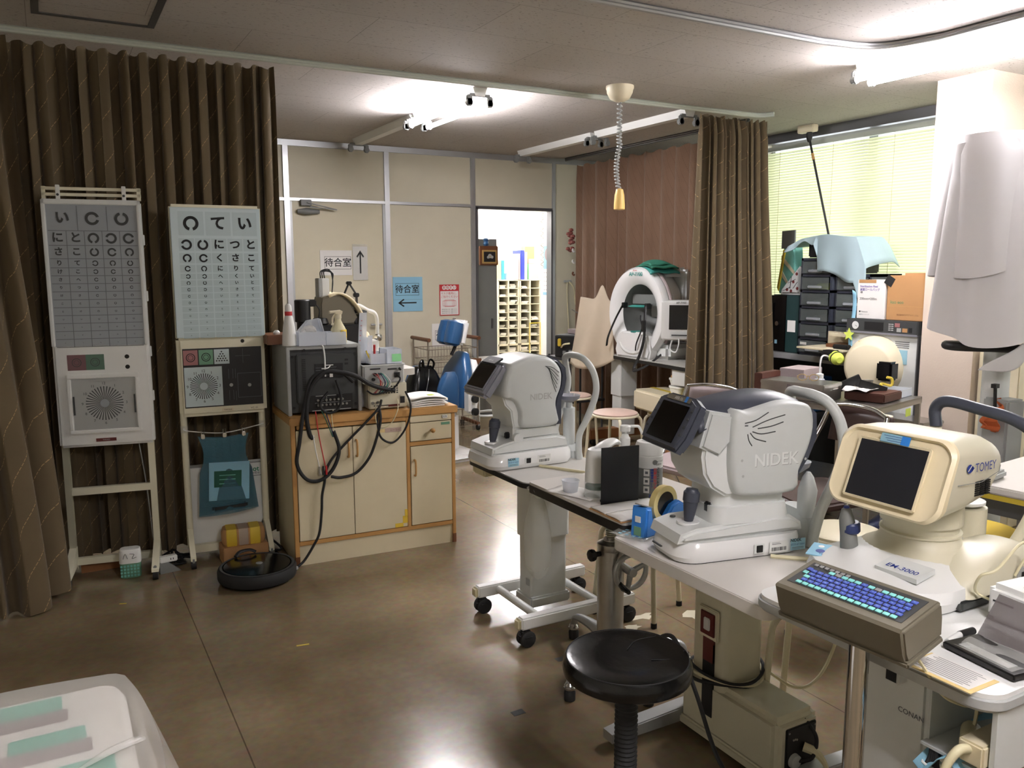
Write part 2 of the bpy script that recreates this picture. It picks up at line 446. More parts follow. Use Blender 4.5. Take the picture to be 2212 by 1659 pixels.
# window wall with two openings
m = MB('wall_plain'); X0, X1 = 5.45, 5.6
m.box((X0, -2.6, 0), (X1, 10.2, .95)); m.box((X0, -2.6, 2.55), (X1, 10.2, H))
m.box((X0, -2.6, .95), (X1, .6, 2.55)); m.box((X0, 2.75, .95), (X1, 3.3, 2.55)); m.box((X0, 5.3, .95), (X1, 10.2, 2.55))
struct(m.build('wall_right'))
for k, (y0, y1) in enumerate(((3.3, 5.3), (.6, 2.75))):
    m = MB('alu')
    for a, b in (((y0, .95), (y1, .99)), ((y0, 2.51), (y1, 2.55)), ((y0, .99), (y0+.04, 2.51)), ((y1-.04, .99), (y1, 2.51)), (((y0+y1)/2-.05, .99), ((y0+y1)/2+.03, 2.51))):
        m.box((5.51, a[0], a[1]), (5.55, b[0], b[1]))
    m.box((5.515, y0+.04, 1.62), (5.545, (y0+y1)/2-.05, 1.65))
    w = struct(m.build('window_%d' % (k+1)))
    struct(MB('glass').box((5.526, y0+.04, .99), (5.53, y1-.04, 2.51)).build('pane', w))
# column
struct(MB('column_paint').box((4.72, 2.915, 0), (5.45, 3.25, H)).build('wall_column'))
# back partition: panels, aluminium posts and rails
m = MB('panel_cream'); Y0, Y1 = 7.29, 7.35
m.box((-1.6, Y0, 0), (1.885, Y1, H)); m.box((2.715, Y0, 0), (3.67, Y1, H)); m.box((4.53, Y0, 0), (5.45, Y1, H))
m.box((1.885, Y0, 2.07), (2.715, Y1, H)); m.box((3.67, Y0, 2.09), (4.53, Y1, H))
m.m('alu')
for x in (.93, 1.823, 2.734, 3.606): m.box((x, Y0-.018, 0), (x+.046, Y1+.01, H))
m.box((4.525, Y0-.018, 0), (4.56, Y1+.01, H))
m.box((-1.6, Y0-.022, H-.05), (5.45, Y0, H))
for x0, x1 in ((.976, 1.823), (1.869, 2.734), (2.78, 3.606)): m.box((x0, Y0-.016, 2.09), (x1, Y0, 2.115))
m.m('alu_dark'); m.box((3.652, Y0-.02, 2.075), (4.525, Y1+.01, 2.105)); m.box((3.655, Y0-.02, 0), (3.68, Y1+.01, 2.09)); m.box((4.51, Y0-.02, 0), (4.53, Y1+.01, 2.09))
m.box((2.80, Y0-.012, 2.088), (3.6, Y0-.004, 2.092))
struct(m.build('wall_back'))
m = MB('door_cream').box((1.89, Y0-.004, .01), (2.71, Y0+.035, 2.07))
m.m('alu_dull'); m.box((1.87, Y0-.014, 0), (1.889, Y0+.04, 2.085)); m.box((2.711, Y0-.014, 0), (2.735, Y0+.04, 2.085))
d = struct(m.build('door_1'))
m = MB('mid_grey').box((1.96, Y0-.05, 2.05), (2.05, Y0-.017, 2.1))
m.rloft([(1.985, 0, 0, .02, .02, .005), (1.99, 0, 0, .05, .05, .02), (1.995, 0, 0, .05, .05, .02)])
m.v = m.v[:8]; m.f = m.f[:6]; m.fm = m.fm[:6]
m.tube([(1.93, Y0-.03, 2.0), (2.0, Y0-.04, 2.0), (2.12, Y0-.03, 2.0)], [.018, .03, .018], 10)
m.bar((2.03, Y0-.055, 2.04), (2.27, Y0-.06, 2.02), .016, .008); m.bar((2.01, Y0-.055, 2.075), (2.26, Y0-.06, 2.022), .014, .008)
struct(m.build('door_closer', d))
m = MB('alu_dull').tube([(2.66, Y0-.004, 1.0), (2.66, Y0-.05, 1.0), (2.56, Y0-.05, 1.0)], .01, 8); struct(m.build('door_handle', d))
# the bright room behind the doorway
m = MB('white_room'); m.box((1.9, 9.6, 0), (5.45, 9.7, H)); m.box((3.0, 7.35, 0), (3.1, 9.6, H)); m.box((4.63, 7.35, 0), (4.68, 7.64, H))
struct(m.build('wall_inner'))

# ---------------------------------------------------------------- fluorescent fittings
def fitting(x, y0, y1, lit, label, ends=True):
    t = thing('ceiling_light', label, 'ceiling light', (x, (y0+y1)/2, H), 0, 'fluorescent fittings on the ceiling'); h = (y1-y0)/2
    MB('white_plastic').prism([(-.05, 0), (.05, 0), (.032, -.05), (-.032, -.05)], 'y', -h, h).build('housing', t)
    for s in (-1, 1):
        for e in (-1, 1):
            m = MB('mid_grey').box((s*.07-.02, e*(h-.012)-.012, -.11), (s*.07+.02, e*(h-.012)+.012, -.045), .006); m.box((min(0, s*.07), e*(h-.012)-.01, -.055), (max(0, s*.07), e*(h-.012)+.01, -.035))
            m.cyl((s*.07, e*(h-.03), -.088), (s*.07, e*h, -.088), .022, 14); m.build('lamp_holder', t)
        if lit is not None:
            MB('tube_lit' if lit else 'tube_off').cyl((s*.07, -h+.03, -.088), (s*.07, h-.03, -.088), .0145, 14).build('tube', t)
fitting(2.40, 4.70, 5.66, True, 'lit fluorescent ceiling fitting beyond the curtain rail, left of the pull cord')
fitting(2.40, 5.72, 7.0, None, 'dark fluorescent ceiling fitting without tubes above the closed door')
fitting(4.0, 4.62, 5.72, None, 'dark bare ceiling fitting near the gathered brown curtain, behind the pull cord')
fitting(4.0, 5.78, 6.98, None, 'dark bare ceiling fitting nearest the back wall, above the doorway')
fitting(3.98, 2.0, 3.2, True, 'lit fluorescent ceiling fitting in front of the column at upper right')
fitting(1.0, -.9, .3, True, 'added unseen fluorescent fill light on the ceiling above the camera')  # added fill lamp out of view, brightens the foreground
fitting(4.2, 7.9, 9.1, True, 'lit fluorescent ceiling fitting in the room behind the doorway, near the door')
fitting(5.0, 8.0, 9.2, True, 'added unseen second fluorescent light brightening the room behind the doorway, above the pigeonhole shelf')  # extra unseen lamp, added to make the inner room brighter

# ---------------------------------------------------------------- curtain rails
def rail(label, pts, m):
    o = MB(m)
    p = [Vector(q) for q in pts]
    for dx in (-.5, .5):
        o.tube([(q.x, q.y, q.z) for q in p], .012, 8, 0, flat=.9)
        break
    o.tube([(q.x, q.y, q.z+.014) for q in p], .016, 6, 0, flat=.6)
    return tag(o.build('curtain_rail'), label, 'curtain rail', 'ceiling curtain rails')
rail('pale green long curtain rail crossing the ceiling above the brown curtains', [(-1.55, 4.55, H-.022), (4.4, 4.52, H-.022)]+catmull([(4.4, 4.52, H-.022), (4.55, 4.5, H-.022), (4.6, 4.42, H-.022)], 5)[1:], 'rail_green')
rail('shiny aluminium curtain rail bending round near the upper right corner', [(-1.55, 2.93, H-.022), (3.35, 2.93, H-.022)]+catmull([(3.35, 2.93, H-.022), (3.66, 2.86, H-.022), (3.78, 2.6, H-.022)], 7)[1:]+[(3.78, -1, H-.022)], 'alu')
rail('dark curtain rail carrying the reddish curtain behind the perimeter machine', [(4.635, 7.2, H-.022), (4.635, 4.7, H-.022)], 'alu_dark')

# ---------------------------------------------------------------- curtains
def resamp(p, n):
    p = [Vector(q) for q in p]; L = [0]
    for i in range(1, len(p)): L.append(L[-1]+(p[i]-p[i-1]).length)
    out = []
    for k in range(n+1):
        d = L[-1]*k/n; i = 1
        while i < len(p)-1 and L[i] < d: i += 1
        t = (d-L[i-1])/max(1e-6, L[i]-L[i-1]); out.append(p[i-1]+(p[i]-p[i-1])*t)
    return out, L[-1]
def curtain(label, top, bot, z1, z0, nple, a1, a0, m, seed, hooks=True, wav=.5, group='curtains'):
    n = nple*14; T, lt = resamp(catmull([(x, y, 0) for x, y in top], 6), n); B, lb = resamp(catmull([(x, y, 0) for x, y in bot], 6), n)
    rnd = random.Random(seed); ph = [0]
    for k in range(nple+2): ph.append(ph[-1]+rnd.uniform(1-wav, 1+wav))
    tot = ph[nple]; am = [rnd.uniform(.5, 1.25) for _ in range(nple+3)]; dr = [rnd.uniform(-.5, .5) for _ in range(nple+3)]
    def pl(s, t):
        q = s*tot; k = 0
        while k < nple-1 and ph[k+1] < q: k += 1
        f = (q-ph[k])/(ph[k+1]-ph[k]); 
        w = math.sin(2*PI*(f+.08*math.sin(2*PI*f)+t*.06*dr[k]))
        w = w**.45 if w > 0 else -abs(w)**1.3
        return w*(am[k]*(1-f)+am[k+1]*f), (am[k]-.8)
    lenr = lt*1.9
    def fn(s, t):
        i = min(n-1, int(s*n)); fr = s*n-i
        tp = T[i].lerp(T[i+1], fr); bp = B[i].lerp(B[i+1], fr); e = t*t*(3-2*t)*.6+t*.4
        p = tp.lerp(bp, e); d = (T[min(n, i+2)]-T[max(0, i-1)]).lerp(B[min(n, i+2)]-B[max(0, i-1)], e).normalized(); nr = Vector((d.y, -d.x, 0))
        w, j = pl(s, t); a = a1*(1-e)+a0*e
        if t < .06: a *= .45+.55*t/.06
        p = p+nr*(w*a)+d*(math.sin(s*tot*4*PI+1)*a*.25)
        z = z1+(z0-z1)*t
        if t < .03: z -= (.5-.5*math.cos(2*PI*s*tot))*.02*(1-t/.03)
        if t > .97: z += .015*math.sin(s*19+seed)
        return (p.x, p.y, z)
    o = MB(m)
    o.grid(fn, n, 30, lambda s, t: (s*lenr, z1+(z0-z1)*t))
    return tag(o.build('curtain', ang=180, recalc=False), label, 'curtain', group)
curtain('brown striped curtain bunched forward at the far left edge of the photo', [(-1.3, 4.53), (-.6, 4.53), (-.09, 4.53)], [(-1.2, 4.25), (-.6, 4.1), (-.24, 4.08), (-.07, 4.1), (-.05, 4.32)], H-.045, .02, 9, .035, .05, 'curtain_brown', 3)
curtain('wide brown striped curtain hanging behind the two eye charts', [(-.22, 4.59), (.5, 4.58), (1.115, 4.56)], [(-.22, 4.62), (.2, 4.65), (.45, 4.58), (.75, 4.64), (1.1, 4.56)], H-.045, .04, 16, .042, .038, 'curtain_brown', 8)
curtain('gathered brown striped curtain hanging beside the bright window blind', [(3.98, 4.5), (4.3, 4.5), (4.62, 4.5)], [(3.87, 4.42), (4.25, 4.44), (4.74, 4.5)], H-.05, .5, 12, .042, .075, 'curtain_brown', 12)
curtain('flat reddish brown curtain hanging behind the perimeter machine', [(4.635, 7.0), (4.635, 5.9), (4.635, 4.75)], [(4.635, 7.0), (4.635, 5.9), (4.635, 4.75)], H-.09, .06, 13, .03, .03, 'curtain_red', 21)

# ---------------------------------------------------------------- blinds
def blind(label, y0, y1, z0, z1, bare=.0):
    t = thing('window_blind', label, 'blind', (5.4, 0, 0), 0, 'venetian blinds'); m = MB('blind_slat'); z = z0+.03; k = 0
    while z < z1-.05:
        p = [(-.0066, -.0112), (-.0016, .0008), (.0066, .0114)]
        m.grid(lambda s, q: (p[round(q*2)][0], y0+(y1-y0)*s, z+p[round(q*2)][1]), 1, 2)
        z += .0215; k += 1
    m.build('slats', t, recalc=False)
    MB('rail_green').box((-.02, y0-.01, z1-.035), (.02, y1+.01, z1), .004).build('head_rail', t)
    MB('rail_green').box((-.014, y0, z0), (.014, y1, z0+.018), .004).build('bottom_rail', t)
    n = 4
    for i in range(n):
        y = y0+.15+(y1-y0-.3)*i/(n-1); MB('cord_cream').cyl((-.014, y, z0), (-.014, y, z1-.02), .0018, 5).build('ladder_cord', t)
    MB('clear').cyl((-.03, y0+.35, z1-.9), (-.025, y0+.35, z1-.05), .004, 6).build('tilt_rod', t)
    return t
blind('pale green venetian blind on the window left of the column', 3.33, 5.24, 1.25, 2.5)
blind('venetian blind on the window right of the column at the photo edge', .75, 2.72, 1.25, 2.5)
struct(MB('alu_dark').box((5.38, .6, 2.52), (5.45, 2.9, 2.6)).build('trim_2')); struct(MB('alu_dark').box((5.38, 3.25, 2.53), (5.45, 5.3, 2.6)).build('trim_3'))
# ---------------------------------------------------------------- eye charts
HIRA = 'いにとさこりてつくけへ'
def caster(t, x, y, r=.027, name='caster'):
    m = MB('mid_grey').box((x-.008, y-.012, r*1.3), (x+.008, y+.012, r*2.5), .003)
    m.m('black_rub').cyl((x-.012, y+.008, r), (x+.012, y+.008, r), r, 14); return m.build(name, t)
def astig(m, cx, cz, y, r, mi, num, s):
    m.m(mi)
    for k in range(36):
        a = 2*PI*k/36
        u = Vector((math.cos(a), 0, math.sin(a))); w = Vector((-u.z, 0, u.x))
        c = Vector((cx, y, cz)); p, q = c+u*r*.24, c+u*r
        m.add([p-w*r*.012, p+w*r*.012, q+w*r*.03, q-w*r*.03], [(0, 1, 2, 3)])
    for k in range(1, 13):
        a = R(90-30*k); m.text(str(k), s, (cx+r*1.17*math.cos(a), y-.0002, cz+r*1.17*math.sin(a)), m=mi)
# old grey chart on a cream stand
t = thing('eye_chart', 'left eye chart on cream stand, grey panel of hiragana and rings in white box', 'eye chart', (.36, 4.42, 0), -10)
m = MB('white_plastic').box((-.365, -.01, .65), (.058, .06, 1.83), .012)
m.m('device_light'); 
for a, b in (((-.365, 1.806), (.058, 1.83)), ((-.365, 1.14), (-.347, 1.83)), ((.04, 1.14), (.058, 1.83))): m.box((a[0], -.018, a[1]), (b[0], -.008, b[1]), .004)
m.build('light_box', t)
m = MB('chart_grey'); m.box((-.347, -.012, 1.142), (.04, -.009, 1.806))
y = -.0135
rows = [(3, .115), (5, .068), (5, .062), (5, .042)]+[(5, .0374)]*10
z = 1.8; gx0, gx1 = -.343, .036
syms = ['い', 'R0', 'R90'], ['に', 'と', 'R270', 'R180', 'R0'], ['さ', 'こ', 'R90', 'R0', 'R270'], ['り', 'て', 'R180', 'R270', 'R90']
sizes = [.062, .05, .04, .027, .022, .018, .015, .0125, .011, .0095, .008, .0065, .0055, .0045]
def chart_rows(m, rows, z, gx0, gx1, y, syms, sizes, ink, line, lw, cell=None, letters_right=False):
    rnd = random.Random(5)
    for i, (n, h) in enumerate(rows):
        w = (gx1-gx0)/n
        if line:
            m.m(line); m.rect(((gx0+gx1)/2, y+.0004, z-h), gx1-gx0, lw)
            for j in range(1, n): m.rect((gx0+w*j, y+.0004, z-h/2), lw, h)
        for j in range(n):
            c = Vector((gx0+w*(j+.5), y, z-h/2))
            if cell: m.m(cell); m.rect((c.x, y+.0006, c.z), w*.93, h*.86)
            left = j < 2
            if i < len(syms): s = syms[i][j]
            else:
                isL = (j >= 2) if letters_right else (j < 2)
                s = rnd.choice(HIRA) if isL else 'R%d' % rnd.choice((0, 90, 180, 270))
            sz = sizes[i]
            if s[0] == 'R': m.lring(c, sz/2, int(s[1:]), m=ink)
            else: m.text(s, sz*1.02, c, m=ink, bold=.036)
        z -= h
chart_rows(m, rows, z, gx0, gx1, y, syms, sizes, 'dark_grey', 'chart_grey_line', .003)
m.build('chart_panel', t)
m = MB('opt_pink_d').rect((-.265, -.0105, 1.063), .08, .075); m.m('opt_green_d').rect((-.185, -.0105, 1.063), .08, .075)
for x in (-.265, -.185):
    for r in (.021, .012): m.lring((x, -.0108, 1.063), r, None, m='dark_grey', w=.14)
m.build('duochrome_panel', t)
for z in (1.085, 1.035): MB('black_gloss').disc((-.044, -.0105, z), .0105).build('sensor_window', t)
m = MB('white_plastic')
for a, b in (((-.315, .985), (.005, 1.008)), ((-.315, .715), (.005, .735)), ((-.315, .735), (-.295, .985)), ((-.015, .735), (.005, .985))): m.box((a[0], -.02, a[1]), (b[0], -.008, b[1]), .004)
m.m('grey_lt').box((-.295, -.014, .735), (-.015, -.01, .985))
m.m('chart_grey').disc((-.155, -.0145, .862), .021)
astig(m, -.155, .862, -.0148, .083, 'dark_grey', 12, .018)
m.m('dark_grey'); m.box((-.292, -.019, .81), (-.285, -.013, .9)); m.box((-.025, -.019, .81), (-.018, -.013, .9)); m.m('grey_lt').box((-.21, -.019, .972), (-.1, -.013, .98))
m.build('astigmatism_panel', t)
m = MB('maroon').box((-.205, -.013, .674), (-.115, -.009, .69)); m.text('TAKAGI', .009, (-.16, -.0135, .682), m='ink_faint'); m.build('name_plate', t)
m = MB('stand_cream')
for z in (1.845, 1.872): m.box((-.36, .0, z), (.062, .02, z+.014))
for x in (-.36, .045): m.box((x, .0, 1.83), (x+.016, .02, 1.888))
m.build('top_bracket', t)
for x in (-.30, -.02):
    m = MB('white_plastic').box((x, -.012, 1.825), (x+.018, .0, 1.895), .002); m.m('dark_grey').disc((x+.009, -.0126, 1.85), .006); m.build('hanger_clip', t)
MB('stand_cream').box((-.363, .02, .03), (-.333, .05, .66)).box((-.363, .02, .03), (-.333, .05, .66)).build('leg', t)
MB('stand_cream').box((.02, .02, .05), (.05, .05, .66)).build('leg', t)
for z in (.405, .05): MB('stand_cream').box((-.333, .022, z), (.02, .048, z+.035)).build('crossbar', t)
for x in (-.348, .035):
    m = MB('stand_cream').prism([(.05, .02), (.05, .14), (.02, .14), (-.19, .06), (-.19, .045), (0, .05)], 'x', x-.016, x+.016); m.build('foot', t)
    caster(t, x, -.17, .028)
for z in (1.62, 1.35, 1.08, .86):
    MB('white_plastic').box((.058, .01, z), (.066, .03, z+.05), .002).build('hinge', t)
m = MB('clear').tube([(-.02, .03, .65), (.0, .035, .45), (.01, .03, .3), (.02, .06, .1), (.06, .1, .02)], .003, 6, 6); m.build('power_cord', t)
# pale blue chart VC-31
t = thing('eye_chart', 'right eye chart, pale blue panel above a cream box with black test panel', 'eye chart', (.54, 4.40, 0), -4)
m = MB('stand_cream').box((0, -.005, .763), (.425, .085, 1.17), .018); m.box((.001, -.005, 1.15), (.432, .085, 1.82), .012); m.build('light_box', t)
m = MB('chart_blue').box((.004, -.0085, 1.165), (.428, -.004, 1.805), .003)
rows = [(3, .135), (5, .072), (5, .059), (5, .044)]+[(5, .0325)]*10
sy2 = ['R270', 'て', 'い'], ['R180', 'R90', 'に', 'つ', 'と'], ['R270', 'R0', 'く', 'さ', 'こ'], ['R0', 'R270', 'に', 'り', 'て']
chart_rows(m, rows, 1.795, .035, .415, -.0095, sy2, [.072, .051, .041, .028]+sizes[4:], 'ink', None, 0, 'chart_cell', True)
m.build('chart_panel', t)
m = MB('black').box((.025, -.0075, .81), (.405, -.0045, 1.11))
y = -.0082
m.m('opt_pink').rect((.062, y, 1.065), .068, .075); m.m('opt_green').rect((.135, y, 1.065), .068, .075); m.m('chart_blue').rect((.21, y, 1.065), .073, .075)
for x in (.062, .135):
    for r in (.022, .013): m.lring((x, y-.0003, 1.065), r, None, m='ink', w=.17)
m.m('ink')
for i in range(5):
    for j in range(i+1): m.disc((.21+(j-i/2)*.0125, y-.0003, 1.09-i*.0115), .0038, n=8)
m.m('chart_blue').rect((.118, y, .916), .18, .2)
astig(m, .118, .918, y-.0003, .066, 'ink', 12, .02)
m.m('chart_blue').disc((.118, y-.0006, .918), .019)
m.m('ink_grey')
for dx, dz, w, h in ((.325, 1.065, .0015, .075), (.325, 1.065, .075, .0015), (.285, .975, .0015, .05), (.285, .86, .0015, .05)): m.rect((dx-.012, y, dz), w, h)
for dx in (.255, .275):
    for dz in (.975, .865): m.rect((dx-.015, y, dz), .0015, .05)
for a, b, w, h in ((.34, .975, .115, .002), (.34, .85, .115, .002), (.283, .912, .002, .125), (.397, .912, .002, .125)): m.rect((a, y, b), w, h)
m.m('grey_lt').disc((.25, y-.0003, .917), .009).disc((.34, y-.0003, .912), .009)
m.build('test_panel', t)
m = MB('black_gloss').disc((.315, -.0055, 1.14), .0095); m.build('sensor_window', t)
m = MB('cream').box((.2, -.007, .784), (.255, -.004, .797)); m.text('TAKAGI', .011, (.228, -.0074, .79), m='ink'); m.build('name_plate', t); m = MB('ink'); m.text('VC-31', .014, (.36, -.0055, .791), m='ink'); m.build('model_lettering', t)
for x in (.016, .4):
    MB('stand_cream').cyl((x, .04, .08), (x, .04, .78), .0165, 16).build('leg', t)
    m = MB('stand_cream').prism([(.06, .07), (.06, .13), (.02, .13), (-.015, .1), (-.11, .02), (-.11, -.0), (-.09, -.0)], 'x', x-.013, x+.013)
    m.at((0, 0, .058)); m.T = Matrix.Identity(4); o = m.build('foot', t); o.location = (0, 0, .045)
    caster(t, x, -.1, .024)
MB('stand_cream').box((.03, .02, .045), (.386, .05, .085)).build('crossbar', t)
m = MB('film').m('white_plastic').tube([(.012, .02, .705), (.03, .02, .69), (.2, .018, .667), (.36, .02, .69), (.405, .02, .7)], .0028, 6, 8)
for x in (.016, .4): m.m('clear').cyl((x, .04, .68), (x, .04, .715), .0185, 16)
m.build('string', t)
m = MB('clear').tube([(.39, .05, .76), (.405, .06, .55), (.412, .06, .3), (.38, .05, .16), (.3, .03, .11)], .0045, 6, 8); m.m('dark_grey'); m.mi = 0; m.ms[0] = 'dark_grey'; m.build('power_cord', t)
# bubble wrap bag on the string
t = thing('bubble_wrap_bag', 'translucent blue bubble wrap bag clipped to the string under the right eye chart', 'bag', (.555, 4.405, 0), -4)
def bagf(y0):
    def f(s, q):
        z = .66-.41*q; w = .125-.022*math.sin(min(1, q*2.2)*PI)*(1 if q < .45 else 0)+.035*max(0, q-.35)
        x = .185+(s-.5)*2*w+.01*q; b = math.sin(s*PI)*(.012+.02*q)
        return (x, y0-b if y0 < 0 else y0+b*.3, z-.012*math.sin(s*PI)*(1-q)+.02*(s-.5)*q)
    return f
m = MB('bubble_blue').grid(bagf(-.012), 20, 24).grid(bagf(.004), 20, 24)
m.build('bag_sheet', t)
m = MB('blue_paper').at((.2, -.03, .42), 0, 3, 2).box((-.1, -.002, -.1), (.1, .002, .1)); m.m('soap_green').box((-.075, -.004, -.03), (.06, -.0025, .055))
for k in range(3): m.m('teal_lt').box((-.05, -.0046, .03-.022*k), (.03, -.0042, .034-.022*k))
m.build('leaflet', t)
MB('edge_black').at((.2, -.03, .285), 0, -2).box((-.09, -.012, -.018), (.085, .012, .018), .01).build('dark_tool', t)
for x in (.085, .19, .285):
    m = MB('chrome').box((x-.009, -.022, .648), (x+.009, .006, .672), .003); m.tube([(x-.006, -.008, .67), (x-.007, -.008, .69), (x+.007, -.008, .69), (x+.006, -.008, .67)], .0014, 5); m.build('binder_clip', t)
# white carton behind
t = thing('carton', 'flat white carton leaning behind the bubble wrap bag under the right eye chart', 'box', (.55, 4.45, 0), -4)
MB('white_plastic').at((0, 0, 0), 0).box((.02, .005, .06), (.395, .09, .485), .003).build('box_body', t)
m = MB('ink_green'); m.text('iRobot', .037, (.318, .0035, .452), m='ink_green', bold=.02); m.text('Roomba', .024, (.33, .0035, .432), m='ink_grey'); m.m('ink_grey').rect((.355, .0035, .416), .05, .003); m.build('printing', t)
# yellow taped parcel and wooden block
t = thing('wrapped_parcel', 'brown parcel wrapped in yellow tape on the block behind the robot vacuum', 'parcel', (.802, 4.33, .095), -6)
MB('cardboard').rloft([(0, 0, 0, .2, .1, .03), (.02, 0, 0, .215, .115, .035), (.06, 0, 0, .215, .115, .035), (.085, 0, 0, .2, .1, .03)]).build('wrapping', t)
for x in (-.06, .055): MB('yellow').rloft([(-.001, x, 0, .05, .106, .006), (.02, x, 0, .053, .12, .006), (.06, x, 0, .053, .12, .006), (.0865, x, 0, .05, .104, .006)]).build('tape_band', t)
MB('wrap').rloft([(0, -.002, 0, .05, .104, .006), (.02, -.002, 0, .05, .119, .006), (.06, -.002, 0, .05, .119, .006), (.086, -.002, 0, .05, .103, .006)]).build('tape_band', t)
tag(MB('cardboard').box((.69, 4.26, 0), (.915, 4.40, .094), .004).build('wood_block'), 'low brown block under the taped parcel behind the robot vacuum', 'block')
# robot vacuum
t = thing('robot_vacuum', 'round black robot vacuum cleaner on the floor in front of the right eye chart', 'robot vacuum', (.80, 4.0, 0), 10)
MB('black_rub').lathe([(.16, .012), (.182, .02), (.186, .03), (.186, .062), (.18, .074), (.17, .078)], n=56).build('body', t)
MB('black_gloss').lathe([(.163, .0765), (.15, .0795), (.03, .0815), (.0001, .0815)], n=56).build('top_cover', t)
m = MB('dark_grey').lathe([(.170, .0775), (.174, .0785), (.165, .0795), (.162, .078)], n=56); m.build('trim_ring', t)
MB('mid_grey').lathe([(.017, .0815), (.016, .0835), (.0001, .0838)], n=20, o=(.01, .0, 0)).build('button', t)
m = MB('black_rub').tube([(-.05, .15, .085), (-.02, .165, .1), (.03, .165, .1), (.055, .15, .088)], .011, 8, 5, flat=.6); m.build('handle', t)
MB('grey_lt').box((.155, -.1, .04), (.168, -.085, .055), .002).build('label', t)
m = MB('black_gloss').box((.0, 0, 0), (.13, .05, .05), .01); o = tag(m.build('charging_dock'), 'small black charging dock behind the robot vacuum, at the cabinet foot', 'charger'); o.location = (.83, 4.195, 0)
cable('cable', [(.9, 4.28, .05), (.99, 4.33, .02), (1.0, 4.42, .02), (.95, 4.5, .06)], .006, 'black_rub', 'black power lead curling behind the robot vacuum to the cabinet side')
# deodoriser tub, board, cables, wood strip
t = thing('air_freshener', 'small white and green tub with drawn marks on the floor beside the left chart stand', 'air freshener', (.265, 4.36, 0), -8)
MB('opt_green').rloft([(0, 0, 0, .088, .06, .02), (.004, 0, 0, .093, .065, .02), (.075, 0, 0, .096, .067, .02)]).build('gel_base', t)
m = MB('white_plastic').rloft([(.075, 0, 0, .1, .071, .022), (.12, 0, 0, .098, .069, .022), (.14, 0, 0, .092, .064, .02), (.144, 0, 0, .085, .058, .02)]); m.build('cover', t)
m = MB('soap_green')
for i in range(6):
    for j in range(4): m.m('teal_lt').box((-.045+i*.015, -.0345, .008+j*.016), (-.035+i*.015, -.0325, .019+j*.016), .003)
m.build('grille', t)
m = MB('ink_grey').tube([(-.03, -.0358, .1), (-.02, -.036, .125), (-.01, -.036, .1)], .0013, 5, 5).tube([(.0, -.036, .125), (.02, -.036, .12), (.01, -.036, .1), (.03, -.0355, .105)], .0013, 5, 5); m.build('drawing', t)
tag(MB('wood_base').box((.05, 4.52, 0), (.26, 4.54, .05)).build('skirting_board'), 'short brown wooden strip on the floor under the brown curtain', 'board')
for k in range(4):
    pts = [(.42+.02*k, 4.5+.02*k, .01+.01*k)]
    rnd = random.Random(30+k)
    for j in range(5): pts.append((.42+rnd.uniform(-.02, .16), 4.42+rnd.uniform(-.05, .15), .008+rnd.uniform(0, .03)))
    tag(MB('black_rub').tube(pts, .005, 6, 8).build('cable'), 'black cable tangled on the floor between the two chart stands', 'cable', 'tangled cables between the charts')
t = thing('power_strip', 'white two socket power strip end on the floor by the left chart caster', 'power strip', (.44, 4.33, 0), 8)
MB('white_plastic').box((-.05, -.018, .055), (.035, .018, .085), .004).build('case', t); MB('ink').box((0, -.0185, .066), (.004, -.0175, .075)).build('slot', t); MB('ink').box((.012, -.0185, .066), (.016, -.0175, .075)).build('slot', t); MB('mid_grey').prism([(-.05, 0), (.05, 0), (-.01, .055), (-.05, .055)], 'y', -.015, .015).build('mount', t)
# floor tape
for k, (x, y, rz, w, l) in enumerate(((.80, 3.18, 20, .05, .011), (.49, 2.02, 22, .05, .012), (.2, 4.0, 10, .03, .01))):
    o = MB('tape_yellow').box((-w/2, -l/2, .0002), (w/2, l/2, .0008)).build('floor_tape'); o.location = (x, y, 0); o.rotation_euler.z = R(rz-30)
    tag(o, ('short worn yellow tape mark on the floor in front of the robot vacuum', 'yellow tape mark on the floor beside the wrapped white package', 'tiny yellow tape mark on the floor by the left curtain foot')[k], 'tape')

# ---------------------------------------------------------------- cream cabinet
t = thing('cabinet', 'cream cabinet with wooden edges and handles carrying the monitor', 'cabinet', (1.008, 4.077, 0), -2.7)
m = MB('cab_cream').box((.002, .012, .0), (.014, .43, .745)).box((.866, .012, 0), (.878, .43, .745)).box((.014, .42, .1), (.866, .43, .745)).box((.014, .012, .1), (.866, .42, .112)); m.m('cab_cream').box((.02, .008, 0), (.875, .02, .105))
m.build('body', t)
MB('wood').box((-.005, -.008, .728), (.897, .45, .768), .004).build('top', t)
m = MB('wood')
for a, b in (((0, .0), (.022, .73)), ((.862, 0), (.882, .728)), ((.602, .11), (.622, .728)), ((.022, .105), (.862, .127)), ((.622, .565), (.862, .587)), ((.03, .706), (.602, .728))): m.box((a[0], 0, a[1]), (b[0], .02, b[1]), .002)
m.m('wood_dark').box((.0, -.001, 0), (.022, .012, .05)).box((.862, -.001, 0), (.882, .012, .05))
m.build('frame', t)
def pull(m, x, z0, z1):
    m.tube([(x, .0, z0), (x, -.02, z0+.005), (x, -.024, (z0+z1)/2), (x, -.02, z1-.005), (x, 0, z1)], .0055, 8, 5)
d = MB('cab_cream').box((.025, -.002, .13), (.31, .016, .70), .002).build('door', t); m = MB('wood'); pull(m, .285, .545, .63); m.build('handle', d)
d = MB('cab_cream').box((.313, -.002, .13), (.6, .016, .70), .002).build('door', t); m = MB('wood'); pull(m, .33, .545, .63); m.build('handle', d)
m = MB('yellow').box((.585, -.0032, .18), (.6, -.002, .225)).box((.573, -.0032, .15), (.6, -.002, .19)).box((.53, -.0032, .131), (.575, -.002, .153)); m.build('tape', d)
